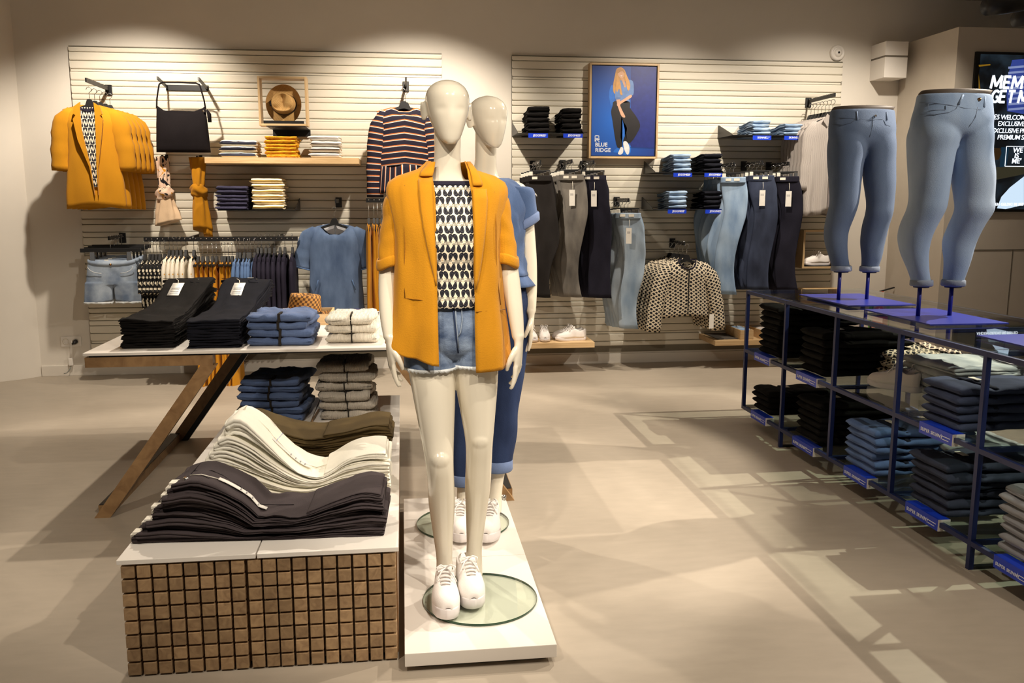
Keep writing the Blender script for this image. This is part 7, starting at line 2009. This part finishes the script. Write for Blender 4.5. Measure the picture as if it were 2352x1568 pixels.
def dark_shoe(label, loc, rz_, mirror):
    t = thing('dark_sneaker', label, 'shoe', loc, rz_, 'dark sneakers on the rack')
    if mirror: t.scale = (1, -1, 1)
    for nm, me in zip(('sole', 'upper', 'tongue', 'insole', 'laces'), shoe_meshes()):
        m2 = me.copy(); m2.materials.clear(); m2.materials.append(M_blkshoe); link_mesh(nm, m2, t)
for i in range(2): dark_shoe(['front black sneaker on the bottom glass shelf of the rack', 'rear black sneaker on the bottom glass shelf of the rack'][i], (2.44 + 0.10 * i, 4.10, G0), -R90 + 0.4, bool(i))

# ---------------------------------------------------------------- leg forms on blue plates
def plate(x0, x1, y0, y1, label):
    t = thing('base_plate', label, 'plate', ((x0 + x1) / 2, (y0 + y1) / 2, G2))
    box('plate', (-(x1 - x0) / 2, -(y1 - y0) / 2, 0.006), ((x1 - x0) / 2, (y1 - y0) / 2, 0.012), M_blueplate, t)
    for sx in (-1, 1):
        for sy in (-1, 1): box('pad', (sx * 0.14 - 0.012, sy * 0.2 - 0.012, 0), (sx * 0.14 + 0.012, sy * 0.2 + 0.012, 0.006), M_black, t)
    return t
PZ = G2 + 0.012
M_formA = fabric('blue_grey_jeans', (76, 92, 120), var=0.16, bump=0.35, bscale=320, wear=(100, 116, 142), scale=5)
M_formB = fabric('pale_blue_jeans', (130, 154, 188), var=0.14, bump=0.35, bscale=320, wear=(168, 186, 210), scale=5)
M_form = plain('form_top', (70, 60, 52), 0.6)
def leg_form(label, yc, rows, legs, rods, m, cuffpx, root_xy, details, plat_box):
    t = thing('leg_form', label, 'mannequin', (root_xy[0], root_xy[1], PZ))
    def R(px0, px1, py, dy, db):
        a, b = AY(px0, py, yc), AY(px1, py, yc); hw = (b.x - a.x) / 2
        return ((a.x + b.x) / 2, yc + dy, (a.z + b.z) / 2, hw, hw * db)
    hip = [R(*r) for r in rows]
    parts = [limb(T(hip), 64, 30)]
    ends = []
    for lg in legs:
        rr = [R(*r) for r in lg]; parts.append(limb(T(rr), 48, 48)); ends.append(rr[-1])
    o = fuse('jeans', parts, 0.0055, m, 22); jo = put(o, t)
    def front(px, py, d=0.004):
        z = AY(px, py, yc).z
        tab = sorted([(h[2], h[0], h[1], h[3], h[4]) for h in hip])
        p = AY(px, py, yc)
        for it in range(3):
            x, y, a, b = spline(tab, p.z); u = max(-0.985, min(0.985, (p.x - x) / a))
            p = AY(px, py, y - b * math.sqrt(1 - u * u) - d)
        return p
    for nm, pts, r, mm in details:
        ob = tube(nm, [front(*(q if len(q) > 2 else q + (0.001,))) for q in pts], r * (0.7 if 'seam' in nm or 'coin' in nm else 1.0), mm, None, n=6); ob.parent = jo; ob.matrix_parent_inverse = Matrix.Identity(4)
    # bare top of the form, above the waistband
    x, y, z, a, b = hip[0]
    top = loft('form_top', [ell(x, y, z - 0.05, a * 0.95, b * 0.95, 32), ell(x, y, z + 0.004, a * 0.96, b * 0.96, 32), ell(x + 0.01, y, z + 0.016, a * 0.95, b * 0.93, 32)], M_form); put(top, t)
    for (x, y, z, a, b), rd in zip(ends, rods):
        rg = [ell(x, y, z + dz, a + g, b + g, 28) for dz, g in ((0.026, 0.002), (0.022, 0.006), (0.002, 0.007), (-0.002, 0.003), (-0.002, -0.006))]
        c = loft('cuff', rg, fabric(m.name + '_cuff', (128, 138, 156), var=0.1), None, cap=False); solid(c); c.parent = jo; c.matrix_parent_inverse = Matrix.Identity(4)
        e = loft('form_end', [ell(x, y, z - 0.010, a * 0.8, b * 0.8, 24), ell(x, y, z + 0.02, a * 0.8, b * 0.8, 24)], M_black); put(e, t)
        q = AZ(rd[0], rd[1], PZ)
        rod = tube('rod', [(x - 0.006, y, PZ), (x - 0.006, y, z)], 0.0095, plain('blue_rod', (30, 38, 130), 0.4), None, n=14); put(rod, t)
    return t
plate(2.262, 2.632, 4.17, 4.73, 'blue steel plate under the blue-grey jeans form')
plate(2.262, 2.632, 3.468, 4.01, 'blue steel plate under the pale blue jeans form')
plate(2.262, 2.632, 2.60, 3.16, 'empty blue steel plate at the picture edge')
sA = fabric('seam_grey', (72, 84, 104)); sB = fabric('seam_pale', (104, 118, 140))
leg_form('leg form in blue-grey skinny jeans on the far blue plate', 4.44,
    [(1914, 2057, 252, 0.02, 0.55), (1909, 2056, 275, 0.01, 0.57), (1905, 2055, 300, 0.0, 0.56), (1908, 2050, 325, 0.0, 0.50), (1935, 2025, 342, 0.0, 0.42), (1960, 2005, 352, 0.0, 0.3)],
    [[(1912, 1988, 300, 0.0, 0.9), (1905, 1987, 330, 0.0, 1.0), (1904, 1980, 370, 0.0, 1.0), (1905, 1972, 420, -0.01, 1.0), (1904, 1965, 465, -0.02, 0.95), (1899, 1958, 495, -0.01, 0.95), (1897, 1949, 530, 0.01, 1.0), (1899, 1946, 560, 0.01, 1.0), (1906, 1946, 590, 0.0, 1.0), (1912, 1950, 612, 0.0, 1.0), (1913, 1951, 621, 0.0, 1.0)],
     [(1982, 2052, 300, 0.0, 0.9), (1981, 2054, 330, 0.0, 1.0), (1982, 2053, 370, 0.0, 1.0), (1985, 2051, 420, -0.01, 1.0), (1988, 2046, 465, -0.02, 0.95), (1986, 2043, 490, -0.02, 0.95), (1983, 2038, 520, 0.0, 1.0), (1981, 2032, 555, 0.01, 1.0), (1981, 2023, 590, 0.0, 1.0), (1980, 2016, 612, 0.0, 1.0), (1979, 2015, 622, 0.0, 1.0)]],
    [(1928, 692), (1996, 694)], M_formA, None, (2.44, 4.44),
    [('waistband_seam', [(1912, 268), (1935, 271), (1965, 273), (2000, 276), (2025, 274), (2052, 266)], 0.0022, sA), ('fly_seam', [(2005, 268), (2004, 290), (1998, 312), (1990, 330)], 0.0024, sA), ('pocket_seam', [(1912, 285), (1935, 287), (1955, 282), (1966, 274)], 0.002, sA), ('pocket_seam', [(2052, 285), (2044, 290), (2034, 286), (2030, 276)], 0.002, sA), ('belt_loop', [(1968, 256), (1969, 276)], 0.005, M_formA), ('belt_loop', [(2036, 258), (2037, 276)], 0.005, M_formA), ('button', [(2011, 266, 0.003), (2011, 266, 0.007)], 0.007, M_chrome)], None)
leg_form('leg form in pale blue skinny jeans on the nearer blue plate', 3.74,
    [(2116, 2280, 216, 0.02, 0.55), (2108, 2279, 245, 0.01, 0.57), (2096, 2277, 278, 0.0, 0.56), (2096, 2270, 305, 0.0, 0.50), (2130, 2245, 322, 0.0, 0.42), (2165, 2215, 333, 0.0, 0.3)],
    [[(2100, 2196, 280, 0.0, 0.9), (2091, 2196, 312, 0.0, 1.0), (2090, 2187, 350, 0.0, 1.0), (2089, 2175, 405, -0.01, 1.0), (2087, 2167, 450, -0.02, 0.95), (2082, 2161, 480, -0.02, 0.95), (2073, 2148, 515, 0.0, 1.0), (2069, 2138, 545, 0.01, 1.0), (2074, 2132, 580, 0.01, 1.0), (2087, 2131, 620, 0.0, 1.0), (2095, 2135, 645, 0.0, 1.0), (2096, 2136, 655, 0.0, 1.0)],
     [(2190, 2274, 280, 0.0, 0.9), (2188, 2275, 312, 0.0, 1.0), (2185, 2273, 350, 0.0, 1.0), (2187, 2275, 400, -0.01, 1.0), (2190, 2271, 450, -0.02, 0.95), (2189, 2267, 482, -0.03, 0.95), (2182, 2253, 515, -0.01, 1.0), (2173, 2240, 555, 0.01, 1.0), (2172, 2225, 600, 0.0, 1.0), (2169, 2212, 640, 0.0, 1.0), (2168, 2210, 655, 0.0, 1.0)]],
    [(2102, 720), (2183, 722)], M_formB, None, (2.44, 3.74),
    [('waistband_seam', [(2112, 236), (2140, 236), (2180, 241), (2215, 248), (2250, 252), (2276, 246)], 0.0022, sB), ('fly_seam', [(2246, 246), (2240, 270), (2228, 288), (2212, 308), (2205, 322)], 0.0026, sB), ('pocket_seam', [(2112, 262), (2150, 262), (2180, 258), (2196, 250), (2202, 240)], 0.002, sB), ('coin_pocket', [(2132, 240), (2132, 252), (2172, 252), (2172, 242)], 0.0018, sB), ('belt_loop', [(2212, 218), (2202, 240)], 0.0055, M_formB), ('belt_loop', [(2262, 222), (2260, 246)], 0.0055, M_formB), ('button', [(2250, 228, 0.003), (2250, 228, 0.008)], 0.008, plain('brass', (150, 112, 70), 0.3, metal=1))], None)
